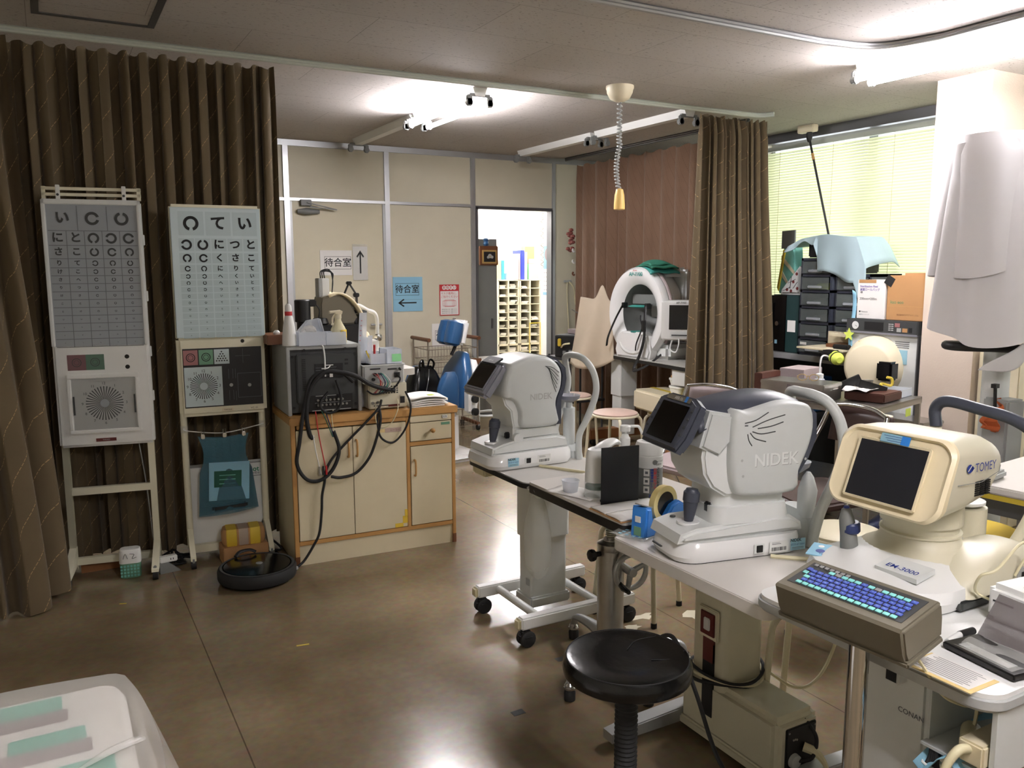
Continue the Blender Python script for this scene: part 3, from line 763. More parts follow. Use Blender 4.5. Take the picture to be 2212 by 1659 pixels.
m = MB('paper_old').box((.44, -.0032, .655), (.5, -.002, .672)).m('pinkish').box((.485, -.0035, .653), (.575, -.0025, .676)); m.text('シーツー', .014, (.54, -.0038, .664), m='maroon'); m.build('label_strip', d)
d = MB('cab_cream').box((.625, -.002, .13), (.86, .016, .562), .002).build('door', t); m = MB('wood'); pull(m, .645, .405, .49); m.build('handle', d)
d = MB('cab_cream').box((.625, -.002, .59), (.86, .016, .688), .002).build('drawer', t); MB('wood').lathe([(.006, 0), (.006, .012), (.012, .018), (.013, .026), (.006, .031), (.0001, .032)], (.745, -.001, .645), 16, ax=(0, -1, 0)).build('knob', d)
MB('opt_green').box((.80, -.0032, .668), (.85, -.0022, .682)).build('green_label', d)
m = MB('cab_cream').box((.625, -.002, .692), (.86, .016, .727), .002); m.build('top_rail', t)
m = MB('white_plastic').box((.805, -.006, .702), (.838, 0, .722), .004); m.m('ink').box((.815, -.0066, .708), (.818, -.005, .717)).box((.826, -.0066, .708), (.829, -.005, .717)); m.build('outlet', t)
# ---------------------------------------------------------------- on the cabinet
CA = R(-2.7)
def cabp(u, d, z): return (1.008+u*math.cos(CA)-d*math.sin(CA), 4.077+u*math.sin(CA)+d*math.cos(CA), z)
t = thing('crt_monitor', 'bulky dark grey cathode ray monitor on the cabinet, its back with sockets facing us', 'monitor', cabp(.195, .22, .768), -2.7)
MB('dark_grey').box((-.175, -.15, .012), (.175, -.02, .34), .004).build('back_shell', t)
m = MB('grey_lt').box((-.19, -.16, .0), (-.172, .22, .345), .003).box((.172, -.16, 0), (.19, .22, .345), .003).box((-.19, -.155, .333), (.19, .22, .352), .003); m.m('mid_grey').box((-.172, -.02, .0), (.172, .22, .33)); m.build('cabinet_shell', t)
m = MB('dark_grey').box((-.145, -.175, .06), (.15, -.148, .31), .006); m.m('black')
for z in (.322, .326, .330): m.box((-.165, -.1515, z), (.165, -.149, z+.0022))
for i in range(18): m.box((-.118, -.1765, .13+i*.009), (-.1, -.174, .135+i*.009))
m.box((.1, -.1765, .25), (.118, -.174, .26)).box((.1, -.1765, .27), (.118, -.174, .28))
m.build('back_bulge', t)
m = MB('black').box((-.055, -.1775, .185), (.09, -.174, .26)); m.m('ink_grey')
for i in range(4): m.box((-.05, -.178, .2+i*.013), (.02+i*.012, -.177, .202+i*.013))
m.m('paper').box((.0, -.179, .25), (.04, -.1772, .254)).box((.02, -.18, .19), (.036, -.1772, .212))
m.build('rating_plate', t)
m = MB('black').box((-.095, -.178, .018), (.135, -.15, .1)); m.m('grey_lt').box((-.055, -.1786, .095), (.05, -.1775, .098)).box((-.075, -.1786, .02), (.125, -.1775, .024)).box((-.06, -.1786, .06), (.125, -.1775, .0615)).box((-.0, -.1786, .06), (.002, -.1775, .095))
m.m('steel')
for r_, z in ((7, .075), (8, .05)):
    for i in range(r_): m.cyl((-.045+i*.021, -.179, z), (-.045+i*.021, -.187, z), .006, 10)
m.build('socket_panel', t)
for x, z in ((-.16, .04), (-.16, .3), (.16, .04), (.16, .3), (-.1, .33), (.11, .33)): MB('black').cyl((x, -.15, z), (x, -.157, z), .007, 10).build('screw', t)
# cable loops tied to the monitor
t = thing('cable_bundle', 'thick black cables looped over the cabinet doors, tied with white string to the monitor', 'cable', (0, 0, 0))
def cc(l): return [cabp(*q) for q in l]
m = MB('black_rub').tube(cc([(.33, .03, .93), (.26, -.015, .985), (.17, -.02, .995), (.1, -.02, .95), (.06, -.03, .8), (.035, -.03, .65), (.02, -.02, .54), (.06, -.02, .46), (.12, -.02, .44), (.18, -.02, .47), (.22, -.02, .53), (.235, -.02, .6), (.21, -.02, .69)]), .0095, 8, 6); m.build('thick_cable', t)
MB('black_rub').tube(cc([(.55, .02, .87), (.47, .0, .89), (.4, -.02, .92), (.33, -.03, .965), (.24, -.025, .99), (.17, -.027, .99), (.11, -.025, .93), (.08, -.03, .85), (.075, -.03, .76), (.09, -.02, .68), (.105, -.02, .66)]), .011, 8, 6).build('thick_cable', t)
MB('black_rub').tube(cc([(.48, .03, .82), (.45, -.02, .79), (.38, -.02, .72), (.28, -.02, .63), (.2, -.02, .55), (.165, -.02, .49), (.155, -.02, .43), (.14, -.02, .36), (.135, -.02, .28), (.12, -.02, .17), (.09, -.02, .11), (.04, -.025, .04), (.0, -.04, .015)]), .0065, 8, 6).build('cable', t)
MB('black_rub').tube(cc([(.46, .0, .78), (.455, -.025, .72), (.43, -.02, .62), (.39, -.02, .53), (.32, -.02, .46), (.24, -.02, .445), (.19, -.02, .455)]), .0075, 8, 6).build('cable', t)
MB('black_rub').tube(cc([(.45, .0, .77), (.44, -.025, .7), (.46, -.02, .63), (.52, -.02, .6), (.58, -.02, .65), (.615, -.025, .73), (.622, -.02, .8), (.61, .02, .86)]), .0055, 8, 6).build('cable', t)
MB('black_rub').tube(cc([(.19, -.02, .89), (.15, -.03, .85), (.15, -.03, .81), (.19, -.03, .785), (.24, -.03, .81), (.25, -.03, .87), (.23, -.025, .95)]), .007, 8, 6).build('cable', t)
for i, (mm, a, b) in enumerate((('red', (.12, .8), (.165, .49)), ('white_plastic', (.105, .68), (.14, .47)), ('soap_green', (.15, .8), (.205, .66)), ('blue_dark', (.17, .8), (.21, .66)), ('cord_cream', (.21, .8), (.21, .68)))):
    MB(mm).tube(cc([(a[0], -.028, a[1]), ((a[0]+b[0])/2-.01, -.03, (a[1]+b[1])/2+.03), (b[0], -.022, b[1])]), .0028, 6, 6).build('thin_wire', t)
for u, mm in ((.13, 'steel'), (.15, 'black_rub'), (.165, 'red')): MB(mm).at(cabp(u, -.024, .47)).rloft([(0, 0, 0, .011, .011, .004), (.045, 0, 0, .009, .009, .004)]).build('connector', t)
m = MB('cord_cream').tube(cc([(.44, .0, .8), (.43, -.022, .74), (.45, -.02, .69), (.51, -.02, .7), (.55, -.022, .77), (.555, -.01, .83)]), .0028, 6, 6); m.build('thin_wire', t)
m = MB('white_plastic').tube(cc([(.178, .04, 1.117), (.178, .01, 1.118), (.18, -.01, 1.07), (.178, -.02, .97)]), .0042, 6, 5).tube(cc([(.16, -.02, 1.01), (.19, -.022, 1.012), (.205, -.02, 1.025)]), .003, 6, 4); m.build('white_tie', t)
# pin shaped bottle
t = thing('bottle', 'white bottle shaped like a bowling pin with a red band on the monitor', 'bottle', cabp(.03, .09, 1.12), 0)
MB('white_plastic').lathe([(.03, 0), (.036, .004), (.036, .012), (.033, .06), (.027, .11), (.021, .145), (.0175, .155)], n=28).build('body', t)
MB('red').lathe([(.0178, .153), (.0183, .155), (.0183, .172), (.0178, .174)], n=28).build('band', t)
MB('white_plastic').lathe([(.0165, .172), (.017, .19), (.015, .203), (.008, .212), (.0001, .213)], n=24).build('cap', t)
# frosted trays on the monitor
t = thing('plastic_tray', 'frosted plastic organiser with raised lid on top of the monitor', 'tray', cabp(.195, .1, 1.12), -2.7)
def opentray(m, x0, x1, y0, y1, z0, z1, w=.002):
    m.box((x0, y0, z0), (x1, y0+w, z1)).box((x0, y1-w, z0), (x1, y1, z1)).box((x0, y0+w, z0), (x0+w, y1-w, z1)).box((x1-w, y0+w, z0), (x1, y1-w, z1)).box((x0, y0, z0), (x1, y1, z0+w))
m = MB('frost'); opentray(m, -.125, .01, -.045, .05, 0, .07); m.build('tray', t)
m = MB('frost'); opentray(m, .012, .115, -.045, .04, 0, .065); m.box((.045, -.043, .002), (.047, .038, .062)); m.build('tray', t)
m = MB('frost').prism([(-.125, .07), (.005, .07), (-.012, .135), (-.075, .125)], 'y', .012, .016); m.prism([(-.125, .07), (-.075, .125), (-.072, .123), (-.12, .07)], 'y', -.04, .014).prism([(.005, .07), (-.012, .135), (-.016, .133), (0, .07)], 'y', -.04, .014); m.build('lid', t)
m = MB('paper').tube([(-.1, -.0, .06), (-.08, .01, .075), (-.05, .0, .08), (-.03, .01, .06)], [.01, .022, .022, .01], 8, 4); m.build('tissue', t)
# trigger sprayer
t = thing('spray_bottle', 'translucent cream trigger spray bottle with yellow label standing on the monitor', 'spray bottle', cabp(.295, .15, 1.12), -2.7)
MB('cord_cream').lathe([(.04, 0), (.043, .006), (.043, .05), (.038, .075), (.022, .105), (.0165, .118), (.0165, .135)], n=26, sy=.75).build('body', t)
m = MB('yellow').lathe([(.0432, .028), (.0434, .03), (.0434, .068), (.0425, .07)], n=26, sy=.76)
m.f = [f for f in m.f if len(f) == 4 and (sum((m.v[i].x) for i in f)/4 > .01)]; m.fm = [0]*len(m.f); m.build('label', t)
m = MB('cream').lathe([(.017, .128), (.018, .13), (.018, .15), (.013, .153)], n=20); m.prism([(-.045, .168), (.012, .172), (.024, .165), (.02, .15), (-.012, .148), (-.02, .158), (-.045, .155)], 'y', -.011, .011, .003); m.build('trigger_head', t)
m = MB('cream').tube([(-.015, 0, .15), (-.028, 0, .13), (-.03, 0, .108)], .005, 8, 4); m.lathe([(.0001, -.008), (.008, -.004), (.008, .004), (.0001, .008)], (-.03, 0, .1), 12); m.build('trigger', t)
# electronics boxes
def slots(m, x0, x1, z0, z1, y, nx, nz):
    for i in range(nx):
        for j in range(nz):
            a = x0+(x1-x0)*i/nx; b = z0+(z1-z0)*j/nz; m.box((a, y-.001, b), (a+(x1-x0)/nx*.6, y, b+(z1-z0)/nz*.55))
t = thing('control_unit', 'lower cream electronics box on the cabinet right of the monitor', 'electronics box', cabp(.52, .17, .768), -2.7)
MB('cream_dev2').box((-.105, -.13, .006), (.105, .13, .14), .005).build('case', t)
m = MB('cream_dev2').box((-.1, -.134, .01), (.1, -.128, .135), .002); m.m('black'); slots(m, -.03, .06, .085, .13, -.134, 6, 4); m.box((.065, -.136, .03), (.09, -.134, .065)).box((-.08, -.136, .022), (.0, -.134, .026)).m('maroon').box((-.0, -.1365, .016), (.06, -.134, .026)); m.m('steel')
for x in (-.085, -.06): m.cyl((x, -.134, .04), (x, -.14, .04), .008, 10)
m.build('rear_panel', t)
t = thing('control_unit', 'upper grey electronics box with coloured wires, stacked right of the monitor', 'electronics box', cabp(.5, .17, .908), -2.7)
MB('device_light').box((-.112, -.13, 0), (.112, .13, .1), .004).box((-.118, -.135, .093), (.118, .135, .1), .002).build('case', t)
m = MB('grey_lt').box((-.105, -.134, .006), (.105, -.128, .09), .001); m.m('black').box((-.075, -.136, .075), (-.02, -.134, .082)).box((.02, -.136, .07), (.07, -.134, .078)).box((.055, -.14, .03), (.085, -.134, .055)); m.cyl((-.05, -.134, .05), (-.05, -.15, .05), .009, 10).cyl((-.06, -.134, .025), (-.06, -.15, .025), .008, 10).cyl((.085, -.134, .075), (.085, -.148, .07), .006, 10); m.build('rear_panel', t)
for i, (mm, x) in enumerate((('red', -.03), ('blue_dark', -.01), ('teal', .0), ('white_plastic', .01), ('opt_pink', -.04))):
    MB(mm).tube([(x-.02, -.135, .055), (x-.01, -.16, .045), (x+.005*i, -.165, .0), (x-.03, -.155, -.05)], .0028, 6, 6).build('wire', t)
MB('black_rub').tube([(.07, -.14, .042), (.075, -.17, .02), (.03, -.165, -.03), (-.06, -.16, -.05), (-.1, -.15, -.03)], .0045, 6, 6).build('wire', t)
t = thing('plastic_tray', 'frosted pen tray with marker and tools on the upper electronics box', 'tray', cabp(.52, .14, 1.009), -2.7)
m = MB('frost'); opentray(m, -.085, .0, -.085, .06, 0, .055); m.build('tray', t)
m = MB('frost'); opentray(m, .003, .085, -.09, .05, 0, .075); m.build('tray', t)
m = MB('frost').prism([(-.09, .055), (-.03, .055), (-.03, .12), (-.085, .14)], 'y', .06, .063); m.build('back_flap', t)
MB('red').cyl((-.05, -.04, .01), (-.055, -.06, .1), .006, 10).build('marker', t); MB('yellow').cyl((-.07, -.05, .005), (-.1, -.06, .07), .004, 8).build('pencil', t); MB('dark_grey').cyl((-.03, -.05, .01), (-.028, -.06, .085), .004, 8, .0015).build('pointer', t)
m = MB('terminal_green').box((.03, -.0915, .01), (.08, -.0905, .05)); m.build('sticky_note', t)
# graduated translucent cone tube
t = thing('measuring_ruler', 'translucent upright ruler with tick marks leaning between monitor and electronics box', 'ruler', cabp(.395, .14, .775), -2.7)
m = MB('frost').prism([(-.02, 0), (.03, 0), (.052, .5), (.012, .5)], 'y', -.003, .003); m.build('blade', t)
m = MB('frost').prism([(.02, .12), (.04, .12), (.075, .38), (.05, .38)], 'y', -.02, -.017); m.build('second_blade', t)
m = MB('opt_pink')
for i in range(7): m.box((.0+i*.003, -.0035, .3+i*.026), (.008+i*.003, -.003, .305+i*.026))
m.build('ticks', t)
# brown box behind the bottle
t = thing('instrument_box', 'small dark brown box with white cap on it behind the white bottle', 'box', cabp(.03, .3, 1.12), -2.7)
MB('wood_dark').box((-.09, -.1, 0), (.03, .1, .05), .004).build('case', t); MB('white_plastic').lathe([(.016, .05), (.018, .06), (.01, .07), (.0001, .071)], (-.03, -.04, 0), 14).build('cap', t)
# slit lamp on its own table behind the cabinet
t = thing('slit_lamp', 'cream slit lamp microscope with curved top and white chin arch behind the monitor', 'slit lamp', (1.5, 4.86, 0), 0)
MB('table_grey').rloft([(.86, .05, .05, .8, .42, .05), (.9, .05, .05, .8, .42, .05)]).build('table', t)
MB('grey_lt').box((-.08, -.03, .05), (.1, .13, .86), .02).build('pedestal', t); MB('grey_lt').box((-.3, -.12, .0), (.35, .22, .06), .02).build('base', t)
MB('black').box((-.16, -.13, 1.02), (.12, .0, 1.18), .01).build('lamp_housing', t)
MB('black').box((-.2, -.1, .9), (.2, .12, .96), .01).box((-.03, -.03, .95), (.05, .05, 1.1)).build('carriage', t)
m = MB('olive_grey').prism([(-.12, 1.18), (.08, 1.18), (.1, 1.22), (.06, 1.3), (.0, 1.345), (-.06, 1.355), (-.11, 1.34), (-.12, 1.3)], 'y', -.1, .06, .006); m.build('side_cover', t)
m = MB('cream_dev').loft([[(x, yy, z) for x, z, in ()] for yy in ()]) if False else MB('cream_dev')
pr = [(-.08, 1.345), (-.03, 1.362), (.02, 1.35), (.07, 1.31), (.115, 1.24), (.13, 1.18)]
m.grid(lambda s, q: (catmull([(a, 0, b) for a, b in pr], 4)[round(s*20)].x+.01, -.115+.19*q, catmull([(a, 0, b) for a, b in pr], 4)[round(s*20)].z), 20, 1)
m.build('top_cover', t, solid=.012)
m = MB('grey_lt').box((-.115, -.05, 1.34), (-.095, .02, 1.45), .003); m.m('white_plastic').box((-.095, -.05, 1.34), (-.05, .02, 1.45), .003); m.build('camera_module', t)
for k in range(3): MB('black_rub').tube([(-.09+.012*k, -.01, 1.45), (-.09+.01*k, -.02, 1.49), (-.04+.01*k, -.02, 1.5-.01*k), (-.02, -.02, 1.44), (-.03, -.03, 1.36)], .0035, 6, 6).build('camera_cable', t)
m = MB('black').cyl((.045, 0, 1.335), (.085, 0, 1.42), .006, 8).cyl((.085, 0, 1.42), (.13, 0, 1.35), .006, 8).cyl((.13, 0, 1.35), (.13, 0, 1.27), .008, 8).box((.07, -.015, 1.41), (.1, .015, 1.43), .004).box((.112, -.015, 1.335), (.145, .015, 1.36), .004); m.build('articulated_arm', t)
m = MB('white_plastic').tube([(.06, -.02, 1.2), (.08, -.02, 1.26), (.13, -.02, 1.285), (.19, -.02, 1.255), (.235, -.02, 1.235), (.25, -.02, 1.18), (.245, -.02, 1.02), (.24, -.02, .9)], .012, 8, 6); m.build('chin_arch', t)
MB('dark_grey').tube([(.08, -.025, 1.235), (.12, -.027, 1.25), (.18, -.027, 1.243)], .011, 8, 4).build('forehead_band', t)
MB('black').lathe([(.0001, -.03), (.035, -.025), (.035, .025), (.0001, .03)], (.1, -.06, 1.2), 18, ax=(.6, -1, 0)).build('lens_disc', t)
MB('cream_dev').lathe([(.075, 0), (.08, .02), (.06, .08), (.02, .11), (.0001, .115)], (.13, -.02, 1.04), 20).build('joint_cover', t)
m = MB('white_plastic').box((.09, -.12, .94), (.16, -.03, 1.1), .006).box((.155, -.1, .94), (.22, -.02, 1.08), .006); m.build('chin_rest', t)
MB('chrome').lathe([(.0001, -.02), (.022, -.012), (.022, .012), (.0001, .02)], (.24, -.06, 1.09), 16, ax=(.5, -1, 0)).build('focus_knob', t)
MB('black').lathe([(.04, 1.18), (.05, 1.19), (.04, 1.22), (.0001, 1.225)], (-.12, -.08, 0), 16).build('eyepiece', t)
t = thing('slit_lamp_camera', 'black cylindrical camera head on a stalk behind the white bottle and trays', 'camera', (1.27, 4.75, 0), 0)
m = MB('black').lathe([(.035, .9), (.035, 1.2), (.045, 1.205), (.045, 1.325), (.04, 1.33), (.0001, 1.33)], n=20); m.box((.03, -.03, 1.29), (.075, .03, 1.33), .006); m.build('camera_body', t)
MB('black_rub').tube([(.07, 0, 1.31), (.095, -.01, 1.27), (.085, -.01, 1.2), (.08, 0, 1.15)], .004, 6, 5).build('camera_cable', t)
MB('dark_grey').box((-.06, -.06, .9), (.06, .06, .93), .006).build('base', t)
# papers on the cabinet
for k in range(5):
    rnd = random.Random(k); m = MB('paper'); z0 = .769+k*.007
    x0, x1 = .635, .86-rnd.uniform(0, .03)
    m.grid(lambda s, q: cabp(x0+(x1-x0)*s+.02*q, .015+.2*q+.01*s, z0+.002+.012*k*math.sin(s*PI*.9)*.35+(.012*(1-s) if k == 4 else 0)), 10, 6)
    o = m.build('paper_sheet', solid=.005)
    tag(o, ['bottom sheets', 'second sheets', 'middle sheets', 'upper sheets', 'topmost sheets'][k]+' of the paper pile at the right end of the cabinet', 'paper', 'paper pile on the cabinet')
m = MB('lemon'); m.grid(lambda s, q: cabp(.75+.035*s, .05+.04*q, .8235+.002*s), 2, 2); tag(m.build('sticky_note', solid=.001), 'small yellow sticky note on top of the cabinet paper pile', 'note')

# ---------------------------------------------------------------- notices on the back wall
def notice(name, label, x0, x1, z0, z1, m_='paper', y=7.284):
    t = thing(name, label, 'notice', ((x0+x1)/2, y, (z0+z1)/2), 0)
    w, h = (x1-x0)/2, (z1-z0)/2
    MB(m_).box((-w, -.0015, -h), (w, .0015, h)).build('sheet', t); return t, w, h
def border(m, x, z, w, h, k=.003, y=-.0022):
    m.rect((x, y, z+h), 2*w+k, k).rect((x, y, z-h), 2*w+k, k).rect((x-w, y, z), k, 2*h).rect((x+w, y, z), k, 2*h)
t, w, h = notice('paper_sign', 'white waiting room sign with boxed black characters taped to the closed door', 2.12, 2.41, 1.45, 1.67, y=7.283)
m = MB('ink'); border(m, .015, -.0, .12, .055); m.text('待合室', .082, (.015, -.0022, -.002), bold=.012); m.build('lettering', t)
t, w, h = notice('paper_sign', 'white up arrow sign in a plastic sleeve taped to the closed door', 2.418, 2.555, 1.405, 1.705, y=7.28)
m = MB('ink').rect((0, -.0046, -.0), .013, .18); m.add([(-.036, -.0046, .062), (-.026, -.0046, .052), (0, -.0046, .092), (.026, -.0046, .052), (.036, -.0046, .062), (0, -.0046, .116)], [(0, 1, 2, 5), (2, 3, 4, 5)]); m.build('arrow', t)
m = MB('film').box((-.07, -.004, -.15), (.07, -.0025, .17)); m.build('sleeve', t)
t, w, h = notice('paper_sign', 'light blue waiting room sign with left arrow on the wall panel', 2.795, 3.09, 1.11, 1.43, 'blue_paper')
m = MB('ink'); border(m, -.005, .045, .115, .055); m.text('待合室', .08, (-.005, -.0022, .043), bold=.012); m.rect((0, -.0022, -.08), .17, .012); m.add([(-.045, -.0022, -.042), (-.036, -.0022, -.052), (-.078, -.0022, -.08), (-.036, -.0022, -.108), (-.045, -.0022, -.118), (-.1, -.0022, -.08)], [(0, 1, 2, 5), (2, 3, 4, 5)]); m.m('ink_grey').rect((0, -.002, -.05), .29, .0015); m.build('lettering', t)
t, w, h = notice('poster', 'white poster with red border asking for face masks, right of the blue sign', 3.265, 3.472, 1.06, 1.355, 'ink_red')
m = MB('paper').rect((0, -.002, -.028), .19, .225); 
for i in range(4): m.disc((-.055+i*.036, -.002, .118), .021)
for i, c in enumerate('おねがい'): m.text(c, .03, (-.055+i*.036, -.0024, .118), m='ink_red', bold=.02)
m.text('マスク着用に、', .026, (0, -.0024, .062), m='ink_red'); m.text('ご協力ください', .026, (0, -.0024, .03), m='ink_red')
m.m('ink_red'); border(m, 0, -.032, .048, .032, .0035, -.0024); border(m, 0, -.032, .068, .024, .003, -.0023); m.rect((-.03, -.0024, -.032), .002, .06).rect((.03, -.0024, -.032), .002, .06)
for i in range(3): m.text('感染症予防のためご着用ください', .011, (0, -.0024, -.09-.018*i), m='ink')
m.build('lettering', t)
t, w, h = notice('paper_sign', 'white boxed paper notice half hidden behind the blue chair headrest', 3.18, 3.42, .76, .985)
m = MB('ink'); border(m, 0, 0, .085, .045); m.text('荷物', .075, (-.005, -.0022, 0)); m.build('lettering', t)

# ---------------------------------------------------------------- blue exam chair, bag, wire cart
t = thing('exam_chair', 'blue vinyl ophthalmic chair with white back shell and headrest by the back wall', 'chair', (2.72, 6.0, 0), -84)
# local: +x is the sitter's right, -y is where the sitter faces
m = MB('blue_vinyl'); m.at((0, -.02, 0), -12)
m.rloft([(.42, 0, 0, .40, .07, .03), (.46, 0, 0, .42, .1, .05), (.6, 0, 0, .42, .1, .05), (.72, 0, 0, .34, .09, .04), (.8, 0, .01, .22, .08, .035), (.85, 0, .015, .16, .06, .03), (.865, 0, .015, .1, .03, .012)], 6); m.build('backrest', t)
m = MB('white_gloss').at((0, .05, 0), -12).rloft([(.4, 0, .02, .4, .06, .015), (.6, 0, .02, .4, .07, .02), (.72, 0, .02, .3, .07, .02), (.8, 0, .02, .16, .05, .015)]); m.build('back_shell', t)
m = MB('blue_vinyl').at((0, .06, 1.0), -14)
for s in (-1, 1): m.rloft([(-.1, s*.05, 0, .09, .07, .03), (-.085, s*.055, 0, .115, .12, .045), (0, s*.058, 0, .125, .13, .05), (.085, s*.055, 0, .115, .12, .045), (.1, s*.05, 0, .08, .06, .03)], 6)
m.build('headrest', t)
m = MB('white_gloss').at((0, .135, 1.0), -14).box((-.1, -.03, -.1), (.1, .035, .1), .018); m.build('headrest_shell', t)
MB('black').tube([(0, .07, .82), (0, .11, .9), (0, .12, .98)], .014, 8, 4).build('headrest_stem', t)
MB('chrome').lathe([(.0001, 0), (.014, .004), (.014, .012), (.0001, .018)], (0, .1, 1.1), 12).build('headrest_knob', t)
MB('blue_vinyl').box((-.23, -.48, .38), (.23, .02, .5), .045, 4).build('seat', t)
for s in (-1, 1): MB('blue_vinyl').at((s*.26, 0, 0)).rloft([(.42, 0, -.12, .06, .14, .03), (.46, 0, -.13, .075, .19, .035), (.6, 0, -.12, .08, .18, .038), (.68, 0, -.11, .07, .14, .033), (.72, 0, -.1, .045, .08, .02)], 6).build('armrest', t)
for z in (.5, .4): MB('black').lathe([(.0001, 0), (.03, .004), (.03, .03), (.0001, .034)], (.3, .085, z), 16, ax=(1, .2, 0)).build('knob', t)
MB('white_gloss').box((-.16, -.35, .06), (.16, .05, .38), .03).box((.2, .05, .38), (.3, .12, .58), .02).build('pedestal', t); MB('white_gloss').box((-.28, -.5, 0), (.28, .2, .06), .03).build('base', t)
t = thing('handbag', 'black handbag with gathered top standing on the blue exam chair', 'bag', (2.53, 5.98, .5), 15)
MB('leather_black').rloft([(0, 0, 0, .3, .14, .05), (.02, 0, 0, .33, .17, .06), (.12, 0, 0, .3, .16, .06), (.2, 0, 0, .22, .11, .04), (.25, 0, 0, .14, .06, .02)], 6).build('body', t)
for s in (-1, 1): MB('leather_black').tube([(s*.06, -.03, .2), (s*.07, -.05, .27), (s*.04, -.04, .3), (s*.02, -.03, .24)], .012, 8, 5, flat=.5).build('handle', t)
MB('chrome').tube([(0, -.075, .23), (-.02, -.09, .15), (-.05, -.085, .02)], .004, 6, 5).build('zip', t)
# wire cart
t = thing('wire_cart', 'wire basket cart with wooden handles and castors against the back wall', 'cart', (3.2, 7.02, 0), 0)
for z in (.78, .62, .4, .15):
    m = MB('wire'); m.tube([(-.25, -.17, z), (.25, -.17, z), (.25, .17, z), (-.25, .17, z)], .004, 6, closed=True)
    m.tube([(-.24, -.16, z-.1), (.24, -.16, z-.1), (.24, .16, z-.1), (-.24, .16, z-.1)], .003, 6, closed=True)
    for i in range(17): x = -.24+.03*i; m.tube([(x, -.17, z), (x, -.16, z-.1), (x, .16, z-.1), (x, .17, z)], .0015, 4)
    m.build('basket', t)
for x in (-.25, .25):
    for y in (-.17, .17): MB('wire').cyl((x, y, .06), (x, y, .87), .007, 8).build('post', t); caster(t, x, y, .026)
    MB('wood_dark').cyl((x, -.2, .87), (x, .2, .87), .018, 12).build('handle', t)
MB('wood_dark').box((.235, -.18, .05), (.265, .18, .08), .004).build('base_rail', t)
MB('wood_dark').box((.18, -.19, .5), (.28, -.175, .68), .003).m('paper').box((.2, -.192, .6), (.225, -.19, .63)).box((.2, -.192, .54), (.225, -.19, .57)).build('side_box', t)

# ---------------------------------------------------------------- room behind the doorway
t = thing('locker', 'plain grey tall locker standing just inside the doorway', 'locker', (3.9, 7.75, 0), 0)
MB('mid_grey').box((-.115, -.24, 0), (.11, .24, 1.8), .004).build('body', t); MB('alu_dark').box((.04, -.248, .9), (.06, -.24, 1.0)).build('handle', t)
t = thing('picture_frame', 'small framed dark flower picture hung on the grey locker', 'picture', (3.9, 7.5, 1.63), 0)
m = MB('wood_dark').box((-.1, -.02, -.09), (.11, .008, .1), .006); m.build('outer_frame', t); MB('gold_frame').box((-.075, -.026, -.075), (.09, -.018, .06), .003).build('mount', t)
m = MB('black').box((-.058, -.028, -.058), (.073, -.025, .043)); m.m('grey_lt').disc((.01, -.0285, .0), .022).disc((.035, -.0286, -.01), .015).disc((-.01, -.0286, -.012), .014); m.m('gold_frame').disc((.012, -.0288, -.004), .008); m.build('picture', t)
tag(MB('blue_dark').m('blue_vinyl').lathe([(.02, 0), (.03, .02), (.022, .045), (.03, .06), (.02, .075), (.0001, .076)], (3.88, 7.5, 1.731), 16).build('vase'), 'tiny blue ornament on top of the flower picture frame', 'ornament')
t = thing('pigeonhole_shelf', 'cream pigeonhole shelf full of paper files seen through the doorway', 'shelf', (4.9, 8.75, 0), 0)
X = [-.29, -.155, -.018, .005, .14, .278]
m = MB('shelf_cream')
for x in X: m.box((x-.008, -.15, 0), (x+.008, .15, 1.37))
zz = [.05+i*.094 for i in range(15)]
for i, z in enumerate(zz): m.box((-.3, -.15, z-(.018 if i == 6 else .004)), (.285, .15, z+.004))
m.box((-.3, .14, 0), (.285, .15, 1.37)); m.build('frame', t)
m = MB('tape_yellow').box((.125, -.153, .1), (.133, -.149, .85)).box((.125, -.153, .85), (.285, -.149, .86)).box((.277, -.153, .1), (.285, -.149, .85)); m.build('yellow_tape', t)
k = 0
for z in zz[:-1]:
    for a, b in ((0, 1), (1, 2), (3, 4), (4, 5)):
        k += 1; rnd = random.Random(k)
        if b == 5 and z > .9: continue
        hh = rnd.uniform(.02, .05); m = MB('paper' if k % 3 else 'table_grey')
        for q in range(3): m.box((X[a]+.015+rnd.uniform(0, .02), -.14+rnd.uniform(0, .03), z+.005+hh*q/3), (X[b]-.012-rnd.uniform(0, .03), .1, z+.004+hh*(q+1)/3))
        o = m.build('file_papers'); o.location = (4.9, 8.75, 0); tag(o, 'stack of paper files in a pigeonhole of the cream shelf behind the doorway', 'papers', 'paper stacks in the pigeonholes')
def onshelf(name, label, cat, m, x0, x1, z1, y0=-.1, y1=.1, z0=1.375):
    o = MB(m).box((x0, y0, z0), (x1, y1, z1), .003).build(name); o.location = (4.9, 8.75, 0); return tag(o, label, cat)
onshelf('binder', 'cyan binder standing at the left end of the pigeonhole shelf top', 'binder', 'binder_cyan', -.22, -.18, 1.6)
onshelf('binder', 'tan binder left of the cyan binder on the pigeonhole shelf top', 'binder', 'paper_old', -.27, -.225, 1.6)
onshelf('binder', 'deep blue binder on the middle of the pigeonhole shelf top', 'binder', 'binder_blue', .04, .09, 1.72)
onshelf('binder', 'white binder right of the deep blue binder on the pigeonhole shelf', 'binder', 'white_plastic', .095, .13, 1.7)
onshelf('binder', 'pale lilac binder left of the deep blue binder on the pigeonhole shelf', 'binder', 'mauve', .01, .036, 1.68)
onshelf('file_box', 'green file box at the right end of the pigeonhole shelf top', 'box', 'terminal_green', .15, .29, 1.56)
onshelf('file_box', 'tan file box at the back of the pigeonhole shelf right end', 'box', 'cardboard', .17, .30, 1.77, .02, .12)
